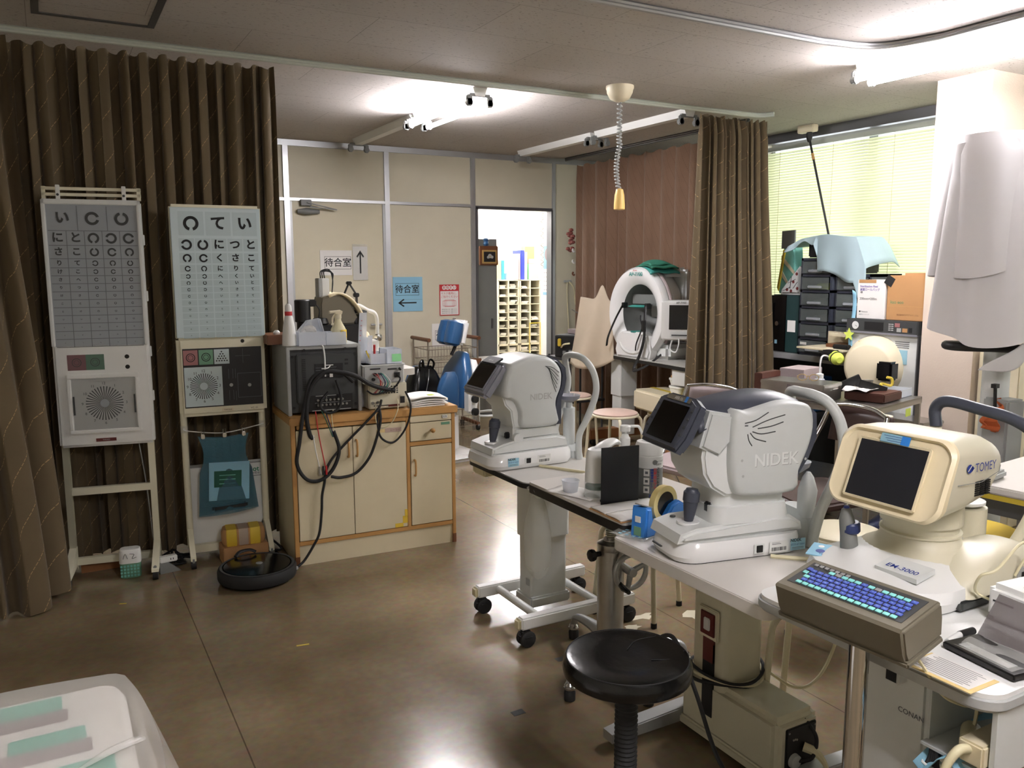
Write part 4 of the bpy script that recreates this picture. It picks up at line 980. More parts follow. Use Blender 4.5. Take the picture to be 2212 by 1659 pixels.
onshelf('tissue_box', 'pinkish box on top of the green file box behind the doorway', 'box', 'pinkish', .155, .285, 1.62, -.09, 0, 1.562)
t = thing('drawer_tower', 'small grey drawer tower on the pigeonhole shelf left of the blue binder', 'drawers', (4.86, 8.72, 1.375), 0)
MB('grey_lt').box((-.05, -.08, 0), (.045, .08, .26), .004).build('body', t)
for i in range(5): MB('frost').box((-.04, -.084, .01+i*.05), (.035, -.08, .05+i*.05), .003).build('drawer', t)
onshelf('carton', 'small white carton near the cyan binder on the shelf top', 'box', 'white_plastic', -.14, -.07, 1.45)
t = thing('calendar', 'wall calendar with photo and dates hanging inside the doorway jamb', 'calendar', (4.627, 7.485, 1.5), 0)
MB('paper').box((-.003, -.13, -.28), (.0, .13, .27)).build('sheet', t); m = MB('sticker_blue').rect((-.0036, 0, .12), .25, .24, (0, 1, 0)); m.m('mauve').disc((-.004, .03, .15), .07, (0, 1, 0)).m('mid_grey').disc((-.004, -.04, .1), .05, (0, 1, 0)); m.m('blue_paper').rect((-.0036, 0, -.26), .27, .03, (0, 1, 0)); m.m('ink_grey')
for i in range(5):
    for j in range(7): m.rect((-.0036, -.11+j*.036, -.04-i*.045), .01, .01, (0, 1, 0))
m.build('printing', t)
pts = [(4.60+.016*math.sin(i*PI/2), 7.60+.016*math.cos(i*PI/2), 2.09-i*.0125) for i in range(48)]
tag(MB('wire').tube(pts, .004, 5, 3).build('coiled_cord'), 'curly grey cord hanging in the doorway in front of the calendar', 'cord')
tag(MB('device_light').box((4.66, 7.37, 0), (4.8, 7.9, .95)).build('side_cabinet'), 'white low cabinet just inside the right doorway jamb', 'cabinet') if False else None
# ---------------------------------------------------------------- instrument tables
def hcaster(t, x, y, r=.034, rz=0):
    m = MB('black_rub').at((x, y, 0), rz=rz)
    for s in (-1, 1): m.lathe([(.0001, -.009), (r*.8, -.009), (r, -.005), (r, .005), (r*.8, .009), (.0001, .009)], (0, s*.016, r), 18, ax=(0, 1, 0))
    m.box((-r*.9, -.03, r), (r*.75, .03, r*1.75), .012); m.cyl((0, 0, r), (0, 0, r*2.3), .01, 10); return m.build('castor', t)
# table 1
t = thing('instrument_table', 'grey topped table with black edge and white lifting column, farthest of the instrument tables', 'table', (1.75, 2.91, 0), 0)
m = MB('table_grey').prism(rr(.01, .0, .44, .52, .05, 5), 'z', .672, .69); m.m('edge_black').prism(rr(.01, 0, .452, .532, .055, 5), 'z', .668, .686); m.build('tabletop', t)
MB('dark_grey').box((-.15, -.2, .645), (.16, .2, .668), .004).build('top_bracket', t)
MB('device_light').rloft([(.36, .06, .07, .2, .13, .02), (.65, .06, .07, .2, .13, .02)]).build('outer_column', t)
MB('device_light').rloft([(.1, .06, .07, .18, .11, .015), (.365, .06, .07, .18, .11, .015)]).build('inner_column', t)
m = MB('alu_dull').box((-.032, .03, .15), (-.0315, .06, .18)); m.build('rating_plate', t)
MB('device_light').box((-.04, -.0, .06), (.16, .14, .105), .008).build('base_block', t)
for y in (.2, -.18):
    m = MB('white_plastic').box((-.2, y-.022, .075), (.36, y+.022, .125), .006); m.m('cord_cream').box((-.215, y-.022, .077), (-.198, y+.022, .123), .008); m.build('foot_beam', t)
    for x in (-.17, .33): hcaster(t, x, y, .034)
for x in (-.1, .2): MB('device_light').cyl((x, -.18, .1), (x, .2, .1), .017, 14).build('cross_tube', t)
m = MB('cord_cream').box((-.2, .12, .63), (-.1, .23, .668), .008); m.build('cable_box', t)
MB('black').tube([(-.16, -.1, .66), (-.12, -.15, .645), (-.06, -.18, .655), (.0, -.2, .65)], .012, 8, 5).build('hand_switch', t)
# table 2
t = thing('instrument_table', 'white tray table with black edge, screw column and steel handwheel', 'table', (1.75, 2.33, 0), 0)
m = MB('table_white').prism(rr(.02, 0, .48, .6, .02, 3), 'z', .694, .708); m.m('edge_black').prism(rr(.02, 0, .484, .604, .022, 3), 'z', .668, .6975); m.build('tabletop', t)
MB('steel').cyl((.01, .08, .0), (.01, .08, .47), .05, 24).lathe([(.05, .47), (.052, .475), (.052, .495), (.03, .505), (.03, .51)], (.01, .08, 0), 24).build('column', t)
m = MB('steel').cyl((.01, .08, .5), (.01, .08, .668), .018, 16)
for i in range(19): m.lathe([(.018, 0), (.0225, .003), (.018, .006)], (.01, .08, .515+i*.008), 16)
m.build('screw_spindle', t)
m = MB('black'); m.lathe([(.0001, 0), (.02, .004), (.024, .012), (.02, .024), (.01, .028), (.01, .05)], (-.12+.03, .08, .46), 8, ax=(1, 0, 0)); m.build('clamp_knob', t)
c = Vector((.045, .005, .40)); ax = Vector((-.12, -1, 0)).normalized(); m = MB('alu_dull').at(); q = ax.to_track_quat('Z', 'Y').to_matrix()
m.tube([c+q @ Vector((.064*math.cos(a*PI/16), .064*math.sin(a*PI/16), 0)) for a in range(32)], .01, 10, closed=True)
for a in (20, 140, 260): m.tube([c, c+q @ Vector((.06*math.cos(R(a)), .06*math.sin(R(a)), 0))], [.012, .009], 8)
m.cyl(c-ax*.06, c+ax*.02, .016, 14); m.build('handwheel', t)
m = MB('black_gloss').tube([c+q @ Vector((-.045, -.04, .0)), c+q @ Vector((-.05, -.045, .035)), c+q @ Vector((-.05, -.045, .075))], [.009, .011, .008], 10); m.build('crank_grip', t)
for a in (205, 262, 330, 85):
    u = Vector((math.cos(R(a)), math.sin(R(a)), 0)); o_ = Vector((.01, .08, 0))
    m = MB('alu_dull').tube([o_+u*.04+Vector((0, 0, .12)), o_+u*.15+Vector((0, 0, .12)), o_+u*.26+Vector((0, 0, .1)), o_+u*.285+Vector((0, 0, .06))], [.03, .024, .018, .014], 10, 5, flat=.8); m.build('leg', t)
    m = MB('black_rub').lathe([(.012, 0), (.02, .002), (.021, .03), (.014, .045)], tuple(o_+u*.285), 14); m.m('chrome').lathe([(.016, .042), (.022, .044), (.022, .05), (.016, .056), (.02, .058), (.014, .066)], tuple(o_+u*.285), 14); m.build('glide', t)
# table 3
t = thing('instrument_table', 'plain white topped table on a cream pedestal with dark red stripe', 'table', (1.72, 1.72, 0), 0)
MB('table_white').prism(rr(-.01, -.022, .48, .636, .03, 4), 'z', .642, .68, .003, 2).build('tabletop', t)
MB('edge_black').box((.01, -.02, .6), (.16, .22, .642)).build('top_collar', t)
MB('cream_dev2').rloft([(.02, .1, .14, .17, .15, .025), (.6, .1, .14, .17, .15, .025), (.61, .1, .14, .16, .14, .02)]).build('column', t)
m = MB('cream_dev2').box((.01, -.16, .03), (.19, .26, .215), .022, 3); m.box((-.0, -.19, .02), (.2, .3, .05), .006); m.build('base_box', t)
m = MB('maroon').box((.008, .10, .38), (.016, .155, .43), .002); m.m('black').box((.0065, .105, .1), (.016, .15, .34)); m.m('maroon').box((.006, .105, .28), (.0155, .15, .36)); m.build('stripe_panel', t)
m = MB('cream_dev2').box((.004, .085, .355), (.014, .17, .455), .003); m.build('switch_frame', t)
m = MB('maroon').box((-.001, .097, .368), (.006, .158, .442), .002); m.m('white_plastic').box((-.006, .113, .385), (.002, .14, .425), .003); m.build('rocker_switch', t)
m = MB('black').box((.045, -.166, .055), (.165, -.158, .185), .002); m.m('grey_lt').lathe([(.022, 0), (.02, .012), (.014, .016), (.0001, .016)], (.075, -.166, .085), 18, ax=(0, -1, 0)); m.m('steel')
for x, z in ((.052, .175), (.158, .175), (.052, .062), (.158, .062), (.07, .15), (.077, .15), (.084, .148)): m.cyl((x, -.166, z), (x, -.169, z), .003, 8)
m.build('socket_panel', t)
for y in (.27, -.2):
    MB('alu_dull').prism([(-.27, .02), (-.27, .05), (-.2, .06), (.03, .07), (.17, .07), (.33, .06), (.38, .05), (.38, .02)], 'y', y-.028, y+.028, .004).build('foot_beam', t)
# table 4
t = thing('instrument_table', 'white round cornered table with grey edge on a white cabinet, nearest of the instrument tables', 'table', (1.668, 1.1055, 0), 0)
m = MB('white_plastic').prism(rr(.038, 0, .515, .59, .048, 6), 'z', .711, .7205); m.m('grey_lt').prism(rr(.038, 0, .526, .602, .052, 6), 'z', .684, .7165, .008, 3); m.build('tabletop', t)
MB('device_light').box((-.162, -.133, .03), (.19, .019, .684), .008).build('pedestal', t)
m = MB('ink_grey'); m.text('CONAN', .016, (-.1628, -.1, .58), (0, -1, 0), (0, 0, 1), m='ink_grey', bold=.01); m.build('lettering', t)
m = MB('device_light').box((-.19, -.086, .642), (-.095, .019, .685), .004); m.m('black').box((-.1912, -.081, .648), (-.1895, -.057, .68)); m.build('switch_box', t)
m = MB('device_grey').box((-.19, -.291, .547), (.19, -.281, .685)).box((-.17, -.148, .547), (.19, -.143, .685)); m.m('device_grey').box((-.19, -.283, .547), (.19, -.143, .553)); m.build('under_shelf', t)
for x in (-.22, .28): MB('device_light').box((x-.03, -.3, .02), (x+.03, .28, .06), .01).build('foot_beam', t)
m = MB('blue_paper').grid(lambda s, q: (-.214+.4*s, -.278+.133*q, .555+.01*math.sin(q*5+s*3)-(.02*(1-s)**6)*(1+math.sin(q*9))), 12, 8); t2 = thing('paper_sheet', 'blue paper sheet lining the shelf under the nearest table', 'paper', (1.668, 1.1055, 0)); m.build('sheet', t2, solid=.002)
t = thing('power_tap', 'round white power tap lying on the blue sheet under the table', 'power tap', (1.5439, 0.9006, 0.5708), 30)
MB('cord_cream').lathe([(.0001, -.03), (.016, -.028), (.019, -.02), (.019, .03), (.0001, .032)], (0, 0, .008), 18, ax=(-1, 0, 0)).build('body', t); MB('black').box((-.034, -.006, .006), (-.0325, .006, .01)).build('slot', t)
t = thing('adapter', 'white adapter block with thick white plug at the shelf edge under the table', 'adapter', (1.5534, 0.8577, 0.5661), 0)
MB('cab_cream').box((-.09, -.03, 0), (.06, .02, .045), .004).build('case', t)
MB('cord_cream').tube([(-.09, .0, .03), (-.12, .0, .035), (-.14, .01, .0), (-.15, .02, -.08), (-.14, .04, -.25), (-.1, .05, -.4)], [.009, .009, .008, .005, .005, .005], 10, 6).build('plug_cord', t)
cable('cable', [(1.4009, 0.953, 0.7805), (1.4295, 0.9387, 0.7376), (1.4771, 0.9244, 0.6709), (1.5248, 0.9101, 0.6423), (1.5629, 0.9053, 0.628), (1.5534, 0.9006, 0.5947)], .0035, 'cord_cream', 'thin cream cable running from the keyboard to the power tap under the table')
t = thing('cable_bundle', 'black cable bundle tied with a white tie under the blue sheet', 'cable', (1.4867, 0.9292, 0.547), 0)
for k in range(4): MB('black_rub').tube([(.0, .004*k, .0), (-.01, -.005+.006*k, -.03), (-.02-.012*k, -.03+.02*k, -.1), (-.015, -.02+.022*k, -.2), (.0, -.0+.014*k, -.24), (.01, .0+.01*k, -.15), (.0, .0, -.04)], .006, 7, 7).build('strand', t)
MB('white_plastic').tube([(-.012, -.014, -.035), (-.018, .02, -.03), (.01, .024, -.03), (.012, -.01, -.035)], .0028, 6, 4, closed=True).build('tie', t)
# ---------------------------------------------------------------- grey tabletop autorefractors
def arch(t, m_, pts, r, name, n=10, k=6, flat=1):
    a = [Vector(p) for p in pts]; b = [Vector((p.x, -p.y, p.z)) for p in reversed(a)]
    return MB(m_).tube(a+b[1:], r, n, k, flat=flat).build(name, t)
def joystick(t, x, y, z, lean=8):
    m = MB('white_gloss').lathe([(.034, 0), (.032, .006), (.02, .007), (.0001, .004)], (x, y, z), 24); m.build('joystick_ring', t)
    MB('navy').at((x, y, z), 0, lean).lathe([(.012, 0), (.017, .03), (.021, .058), (.021, .062), (.0235, .064), (.0235, .09), (.018, .096), (.017, .1), (.0001, .102)], n=20).build('joystick', t)
def stickers(t, y, x1, x2, z, sw, left_first=True):
    m = MB('sticker_blue').rect((x1, y, z), .05, .034); m.text('NIDEK', .0125, (x1-.008, y-.0003, z+.0125), m='ink', bold=.03); m.text('0533-67-6661', .0085, (x1, y-.0003, z), m='ink_blue'); m.m('ink_grey').rect((x1, y-.0003, z-.009), .04, .0015).rect((x1, y-.0003, z-.013), .04, .0012); m.build('service_sticker', t)
    m = MB('white_plastic').rect((x2, y, z), .062, .034); m.m('ink')
    rnd = random.Random(3); x = x2-.024
    while x < x2+.024: w = rnd.choice((.0006, .001, .0016)); m.rect((x, y-.0003, z-.007), w, .011); x += w+rnd.choice((.0006, .001, .0014))
    m.m('ink_grey').rect((x2-.008, y-.0003, z+.008), .03, .0015).rect((x2-.01, y-.0003, z+.012), .026, .001); m.build('barcode_sticker', t)
    m = MB('device_light').box((sw-.017, y-.001, z-.014), (sw+.017, y+.002, z+.014), .001); m.m('black').box((sw-.01, y-.004, z-.01), (sw+.01, y, z+.01), .001); m.build('power_switch', t)
# autorefractor 1
A = thing('autorefractor', 'light grey tabletop autorefractor with arched white back on the farthest instrument table', 'eye examination device', (1.545, 3.0, .69), 0); z0 = .69
MB('white_gloss').rloft([(.003, .16, 0, .38, .25, .05), (.02, .16, 0, .40, .27, .06), (.05, .163, 0, .395, .262, .06), (.066, .17, 0, .37, .24, .055)], 6).build('base', A)
m = MB('device_light').prism([(-.025, .062), (-.02, .09), (.03, .105), (.09, .115), (.16, .118), (.28, .118), (.33, .105), (.34, .07), (.335, .064)], 'y', -.105, .105, .012); m.build('sliding_deck', A)
MB('device_light').prism([(.085, .11), (.085, .165), (.30, .165), (.315, .11)], 'y', -.085, .085, .01).build('neck', A)
hp = [(.05, 1.113), (.07, 1.126), (.143, 1.146), (.217, 1.146), (.25, 1.136), (.275, 1.118), (.296, 1.089), (.302, 1.058), (.297, 1.012), (.277, .966), (.274, .934), (.281, .9), (.281, .855), (.164, .85), (.106, .862), (.101, .916), (.08, .964), (.044, .985), (.024, .991), (.032, 1.054)]
cx, cz = .17, 1.0
def shell(hp, cx, cz, w, z0, m_, t):
    o = catmull([(x, 0, z) for x, z in hp], 3, True); r = []
    for f, k in ((1, .86), (.988, .91), (.95, .955), (.88, .985), (.74, 1)): r.append((-w*f, k))
    r += [(-y, k) for y, k in reversed(r)]
    return MB(m_).loft([[(cx+(p.x-cx)*k, y, cz+(p.z-cz)*k-z0) for p in o] for y, k in r]).build('head_shell', t, ang=65)
shell(hp, cx, cz, .118, z0, 'device_grey', A)
MB('device_light').prism([(.03, .30), (.045, .26), (.07, .235), (.075, .2), (.082, .165), (.2, .165), (.2, .33), (.05, .36)], 'y', -.09, .09, .006).build('chin_front', A)
bp = [(.252, 1.142), (.29, 1.127), (.328, 1.09), (.333, 1.043), (.324, 1.0), (.309, .962), (.307, .93), (.308, .853), (.27, .853), (.262, .93), (.27, .97), (.29, 1.02), (.295, 1.06), (.285, 1.09), (.262, 1.115)]
MB('navy').prism([(x, z-z0) for x, z in bp], 'y', -.108, .108, .012).build('back_band', A)
# vents and lettering on the near side
m = MB('dark_grey')
for i in range(6): m.tube([(.215+.004*i, -.1186, .415-.002*i), (.25, -.1188, .408-.012*i), (.283-.003*i, -.1186, .385-.016*i)], .0013, 4, 4)
m.build('vent_slots', A)
m = MB('device_light'); m.text('NIDEK', .036, (.195, -.1188, .29), m='grey_lt', bold=.015); m.build('lettering', A)
m = MB('device_grey')
m.at((-.005, 0, .372), 0, 37)
MB_ = m
m2 = MB('silver_pl').at((-.008, 0, .368), 0, 37).box((-.012, -.098, -.08), (.03, .098, .078), .012, 3); m2.build('monitor_frame', A)
s_ = MB('silver_pl').at((-.008, 0, .368), 0, 37).box((-.0145, -.08, -.058), (-.011, .08, .066), .002); s_.m('screen').box((-.0155, -.07, -.05), (-.0135, .07, .058)); s_.build('monitor_screen', A)
m = MB('dark_grey').at((.035, 0, .435), 0, 62).box((-.008, -.06, -.025), (.0, .06, .025), .01); m.text('AR-1s', .016, (-.0085, 0, -.005), (0, -1, 0), (0, 0, 1), m='grey_lt'); m.build('badge', A)
joystick(A, .02, -.02, .098); 
MB('black').box((.068, -.05, .115), (.09, -.03, .14), .004).build('lock_knob', A)
m = MB('device_light').lathe([(.022, 0), (.022, .02), (.0001, .02)], (.1, -.08, .12), 20, ax=(0, -1, 0)); m.build('lock_boss', A)
stickers(A, -.1362, .055, .2, .034, .125)
arch(A, 'device_grey', [(.40, -.095, 0), (.40, -.095, .1), (.43, -.105, .17), (.468, -.11, .26), (.475, -.11, .32), (.46, -.105, .38), (.44, -.08, .422), (.435, -.03, .437), (.435, 0, .438)], .0145, 'head_arch')
m = MB('device_grey').rloft([(-.0, .41, 0, .06, .16, .02), (.03, .41, 0, .06, .14, .02), (.05, .41, 0, .05, .06, .02)]); m.build('rest_foot', A)
MB('device_grey').cyl((.41, 0, .04), (.41, 0, .21), .026, 18).cyl((.41, 0, .21), (.41, 0, .24), .014, 14).build('chin_post', A)
m = MB('silver_pl').lathe([(.02, .235), (.045, .25), (.05, .265), (.04, .268), (.0001, .262)], (.41, 0, 0), 24, 1, .95); m.m('white_plastic').cyl((.41, -.035, .26), (.41, -.035, .278), .004, 8).cyl((.43, .03, .26), (.43, .03, .278), .004, 8); m.build('chin_cup', A)
cable('cable', [(1.72, 2.86, .697), (1.76, 2.8, .695), (1.79, 2.74, .695), (1.83, 2.675, .694)], .006, 'cord_cream', 'cream cable crossing the farthest table in front of its autorefractor')
# autorefractor 2
B = thing('autorefractor', 'large light grey autorefractor with dark blue top and screen on the plain white table', 'eye examination device', (1.559, 1.803, .68), -11); z0 = .68
MB('white_gloss').rloft([(.004, .145, -.018, .4, .2, .06), (.02, .145, -.018, .42, .216, .07), (.045, .148, -.018, .415, .21, .07), (.06, .155, -.018, .395, .195, .065)], 6).build('base', B)
m = MB('dark_grey').rloft([(.0, .145, -.018, .39, .19, .06), (.006, .145, -.018, .39, .19, .06)]); m.build('base_gasket', B)
MB('device_light').prism([(-.06, .058), (-.05, .085), (-.0, .098), (.06, .1), (.1, .104), (.17, .108), (.25, .115), (.31, .108), (.345, .085), (.35, .062)], 'y', -.108, .075, .012).build('sliding_deck', B)
MB('device_light').loft([[(x, y, .1) for x, y in rr(.19, 0, .26, .2, .04)], [(x, y, .148) for x, y in rr(.185, 0, .25, .19, .04)], [(x, y, .15) for x, y in rr(.185, 0, .23, .175, .04)], [(x, y, .2) for x, y in rr(.185, 0, .225, .17, .04)]]).build('neck', B)
MB('black').box((.06, -.055, .125), (.085, -.03, .155), .004).build('lock_knob', B)
hp = [(.098, 1.107), (.141, 1.106), (.2, 1.117), (.261, 1.126), (.318, 1.122), (.352, 1.107), (.361, 1.051), (.346, .988), (.316, .922), (.302, .863), (.139, .863), (.1, .888), (.088, .958), (.089, 1.027)]
cx, cz = .215, .99
shell(hp, cx, cz, .126, z0, 'device_grey', B)
MB('device_light').prism([(.012, .30), (.02, .25), (.045, .21), (.09, .182), (.2, .18), (.2, .34), (.1, .41), (.03, .41)], 'y', -.098, .098, .008).build('chin_front', B)
m = MB('black').box((.024, -.06, .268), (.03, .03, .272)).box((.03, -.075, .268), (.05, -.07, .285)); m.build('printer_slot', B)
tp = [(.0, 1.095), (.05, 1.112), (.1, 1.124), (.164, 1.134), (.229, 1.139), (.297, 1.132), (.357, 1.11)]
cp = catmull([(a, 0, b) for a, b in tp], 4)
m = MB('navy'); n = len(cp)-1
m.grid(lambda s, q: (cp[round(s*n)].x, (q-.5)*.19, cp[round(s*n)].z-z0-.05*abs(2*q-1)**3+.004), n, 14); m.build('top_cover', B, solid=.012)
bp = [(.345, 1.115), (.383, 1.085), (.388, 1.014), (.362, .955), (.334, .915), (.314, .861), (.285, .861), (.3, .92), (.325, .98), (.345, 1.05), (.33, 1.1)]
MB('navy').prism([(x, z-z0) for x, z in bp], 'y', -.11, .11, .012).build('back_band', B)
m = MB('dark_grey')
for p in ([(.125, .395), (.16, .402), (.2, .422)], [(.125, .388), (.135, .388)], [(.15, .383), (.2, .4), (.255, .412)], [(.167, .378), (.21, .382), (.25, .392)], [(.15, .37), (.18, .362), (.225, .366)], [(.143, .367), (.16, .35), (.195, .339)], [(.135, .364), (.14, .345), (.15, .33)]): m.tube([(x, -.1262, z) for x, z in p], .0016, 4, 5)
m.build('vent_slots', B)
m = MB('device_light'); m.text('NIDEK', .05, (.232, -.1268, .285), m='device_light', bold=.015); m.text('NIDEK', .05, (.2335, -.1263, .2835), m='mid_grey', bold=.012); m.build('lettering', B)
for x, z in ((.12, .29), (.125, .245), (.33, .28)): MB('grey_lt').disc((x, -.1262, z), .004).build('screw', B)
s_ = MB('navy').at((-.035, 0, .385), 0, 30)
s_.prism([(-.1, -.075), (.1, -.075), (.115, -.03), (.108, .07), (.065, .086), (-.065, .086), (-.108, .07), (-.115, -.03)], 'x', -.012, .025, .01); s_.build('monitor_frame', B)
s_ = MB('screen').at((-.035, 0, .385), 0, 30).box((-.0142, -.074, -.056), (-.0118, .074, .056), .001); s_.build('monitor_screen', B)
m = MB('dark_grey').at((-.035, 0, .385), 0, 30)
for s in (-1, 1):
    for i in range(4): MB('dark_grey').at((-.035, 0, .385), 0, 30).lathe([(.0045, 0), (.004, .002), (.0001, .0025)], (-.012, s*.093, .045-i*.024), 10, ax=(-1, 0, 0)).build('button', B)
m = MB('olive_grey').at((-.035, 0, .385), 0, 30).box((-.0135, -.065, .064), (-.0118, .065, .08), .004); m.text('ARK-1s', .014, (-.0139, 0, .072), (0, -1, 0), (0, 0, 1), m='white_plastic'); m.m('blue_pl').rect((-.0141, -.042, .074), .014, .018, (0, -1, 0)); m.build('badge', B)
MB('device_grey').prism([(.0, .33), (.06, .30), (.12, .36), (.12, .415), (.03, .43)], 'y', -.106, .106, .008).build('monitor_arm', B)
joystick(B, .012, -.03, .095, 6); MB('dark_grey').lathe([(.009, 0), (.008, .004), (.0001, .005)], (-.005, .03, .097), 12).build('button', B)
stickers(B, -.1295, .315, .25, .03, .185)
MB('dark_grey').box((-.076, -.03, .032), (-.07, .02, .035)).build('card_slot', B)
arch(B, 'device_grey', [(.39, -.09, 0), (.40, -.095, .06), (.41, -.105, .12), (.44, -.112, .19), (.466, -.115, .26), (.47, -.115, .31), (.455, -.11, .38), (.43, -.09, .43), (.41, -.05, .448), (.405, 0, .45)], .0165, 'head_arch')
m = MB('device_grey').rloft([(0, .40, 0, .07, .18, .03), (.05, .405, 0, .06, .17, .03), (.1, .41, 0, .05, .1, .02)]); m.build('rest_foot', B)
MB('device_grey').rloft([(.08, .405, -.04, .045, .05, .02), (.16, .41, -.04, .05, .055, .02), (.2, .41, -.04, .03, .03, .012), (.215, .41, -.04, .012, .012, .005)]).build('chin_post', B)
MB('silver_pl').lathe([(.015, .2), (.04, .22), (.045, .235), (.0001, .23)], (.41, .02, 0), 20).build('chin_cup', B)
cable('cable', [(1.75, 1.63, .686), (1.8, 1.58, .686), (1.86, 1.53, .686), (1.93, 1.48, .685)], .006, 'cord_cream', 'cream cable crossing the plain white table beside the large autorefractor')

# ---------------------------------------------------------------- cream specular microscope
E_ = thing('specular_microscope', 'cream eye microscope with big dark screen and arm rest arch on the nearest table', 'eye examination device', (1.775, 1.264, 0.7204), 0); E_.scale = (.953, .953, .953)
def ring(xb, xt, z0, z1, hw, r, bul=.0, n=6):
    out = []
    for y, z in rr(0, (z0+z1)/2, 2*hw, z1-z0, r, n):
        f = (z-z0)/(z1-z0); k = 1-(2*f-1)**2
        y2 = y*(1+bul*k); z2 = z+(bul*.6*(z1-z0)*(1-(y/hw)**2)*(1 if f > .5 else -1)*.6)
        out.append((xb+(xt-xb)*f, y2, z2))
    return out
MB('cream_dev').loft([ring(-.068, .0, .222, .392, .14, .03, .07), ring(-.075, -.006, .215, .398, .148, .035, .08), ring(-.068, .004, .208, .404, .155, .035, .085), ring(-.05, .012, .21, .404, .155, .035, .085)]).build('screen_bezel', E_)
MB('cream_dev2').loft([ring(-.05, .013, .212, .402, .153, .035, .08), ring(.06, .07, .22, .404, .148, .04, .07), ring(.16, .17, .235, .395, .14, .045, .06), ring(.235, .235, .27, .375, .12, .045, .04), ring(.262, .262, .29, .36, .1, .03, .02)]).build('head_body', E_)
m = MB('screen_grey'); d = Vector((.0685, 0, .17)).normalized(); c = Vector((-.0425, 0, .305)); u = Vector((0, -1, 0)); nn = Vector((-.93, 0, .37))
m.add([c+u*a*.098+d*b*.076+nn*.0015 for a, b in ((-1, -1), (1, -1), (1, 1), (-1, 1))], [(0, 1, 2, 3)])
m.build('screen', E_)
m = MB('cream_dev')
for a, b in (((-1, 1), (1, 1)), ((1, 1), (1, -1)), ((1, -1), (-1, -1)), ((-1, -1), (-1, 1))): m.bar(c+u*a[0]*.1+d*a[1]*.078, c+u*b[0]*.1+d*b[1]*.078, .006, .006)
m.build('screen_frame', E_)
m = MB('sticker_blue').at(tuple(c+d*.089+nn*.003+u*.0), 0, 22, 0).box((-.003, -.042, -.014), (.0, .042, .01), .002); m.m('ink_blue')
for k in range(3): m.rect((-.0034, .008-.006*k, .004-.006*k), .05, .0012, (0, -1, 0))
m.m('blue_pl').box((-.0034, -.042, -.014), (-.003, -.018, .009)); m.build('name_sticker', E_)
y = -.1585
m = MB('ink_blue'); m.text('TOMEY', .032, (.115, y, .335), (1, .035, 0), (0, 0, 1), m='ink_blue', sx=.85); m.build('lettering', E_); m = MB('ink_blue').disc((.048, y-.002, .337), .011, n=20); m.add([(.056, y-.002, .346), (.066, y-.002, .337), (.056, y-.002, .328)], [(0, 1, 2)]); m.m('cream_dev2').bar((.041, y-.0025, .331), (.055, y-.0025, .345), .0015, .0015); m.build('logo', E_)
m = MB('black')
for i in range(7):
    for j in range(3): m.box((.085+j*.022, -.1545, .262+i*.0055), (.103+j*.022, -.145, .2655+i*.0055))
m.build('vent_grille', E_)
m = MB('mid_grey').tube([(.0, -.1635, .302), (.1, -.16, .298), (.2, -.143, .31), (.235, -.125, .318)], .001, 4); m.build('seam', E_)
MB('cream_dev2').lathe([(.1, .16), (.1, .215), (.09, .22)], (.11, 0, 0), 36).build('neck_collar', E_)
MB('cream_dev2').lathe([(.145, .085), (.115, .1), (.1, .115), (.096, .13), (.1, .132), (.1, .137), (.092, .14), (.092, .165)], (.11, 0, 0), 36).build('neck', E_)
m = MB('white_plastic').loft([[(x, y, .004) for x, y in rr(.1, -.0, .5, .38, .11, 7)], [(x, y, .03) for x, y in rr(.1, 0, .52, .4, .12, 7)], [(x, y, .055) for x, y in rr(.1, 0, .5, .385, .12, 7)], [(x, y, .085) for x, y in rr(.13, 0, .36, .27, .13, 7)], [(x, y, .095) for x, y in rr(.12, 0, .26, .22, .11, 7)]]); m.build('base', E_)
m = MB('cream_dev2').loft([[(x, y, z) for x, y in rr(cx_, -.12, sx, sy, r_, 6)] for z, cx_, sx, sy, r_ in ((.03, .17, .36, .18, .04), (.06, .175, .345, .172, .045), (.08, .185, .31, .16, .05), (.097, .2, .25, .145, .05), (.11, .215, .18, .115, .045), (.117, .22, .1, .07, .03))]); m.build('base_hump', E_)
m = MB('dark_grey').box((-.02, -.207, .004), (.33, -.16, .03), .006); m.build('base_skirt', E_)
m = MB('grey_lt').box((.2, -.2125, .035), (.28, -.205, .075), .002); m.m('black').box((.21, -.2135, .045), (.222, -.212, .065)).box((.235, -.2135, .045), (.25, -.212, .065)).box((.262, -.2135, .042), (.275, -.212, .07)); m.build('port_panel', E_)
d2 = Vector((.1, 0, .045)).normalized()
m = MB('device_light').at((-.065, -.085, .086), 0, -11, 0).box((-.035, -.055, -.012), (.035, .06, .001)); m.text('EM-3000', .024, (-.012, .0, .0016), (0, -1, 0), (1, 0, 0), m='ink_blue', bold=.01); m.build('name_panel', E_)
m = MB('blue_paper').at((-.085, .13, .062), 0, -6, 25).box((-.03, -.04, -.002), (.05, .05, .001)); m.m('ink_blue').disc((.0, .02, .0014), .012, (1, 0, 0), (0, 1, 0)).disc((.02, -.01, .0014), .009, (1, 0, 0), (0, 1, 0)); m.m('white_plastic').disc((.03, .025, .0014), .008, (1, 0, 0), (0, 1, 0)); m.text('TOMEY', .012, (-.018, .0, .0014), (0, -1, 0), (1, 0, 0), m='ink_blue'); m.build('control_panel', E_)
m = MB('mid_grey').at((-.03, .105, .06), 0, -6).rloft([(0, 0, 0, .045, .045, .018), (.05, -.003, 0, .04, .04, .016), (.1, -.008, 0, .036, .038, .016), (.125, -.008, 0, .024, .026, .012), (.132, -.008, 0, .01, .01, .005)]); m.build('joystick', E_)
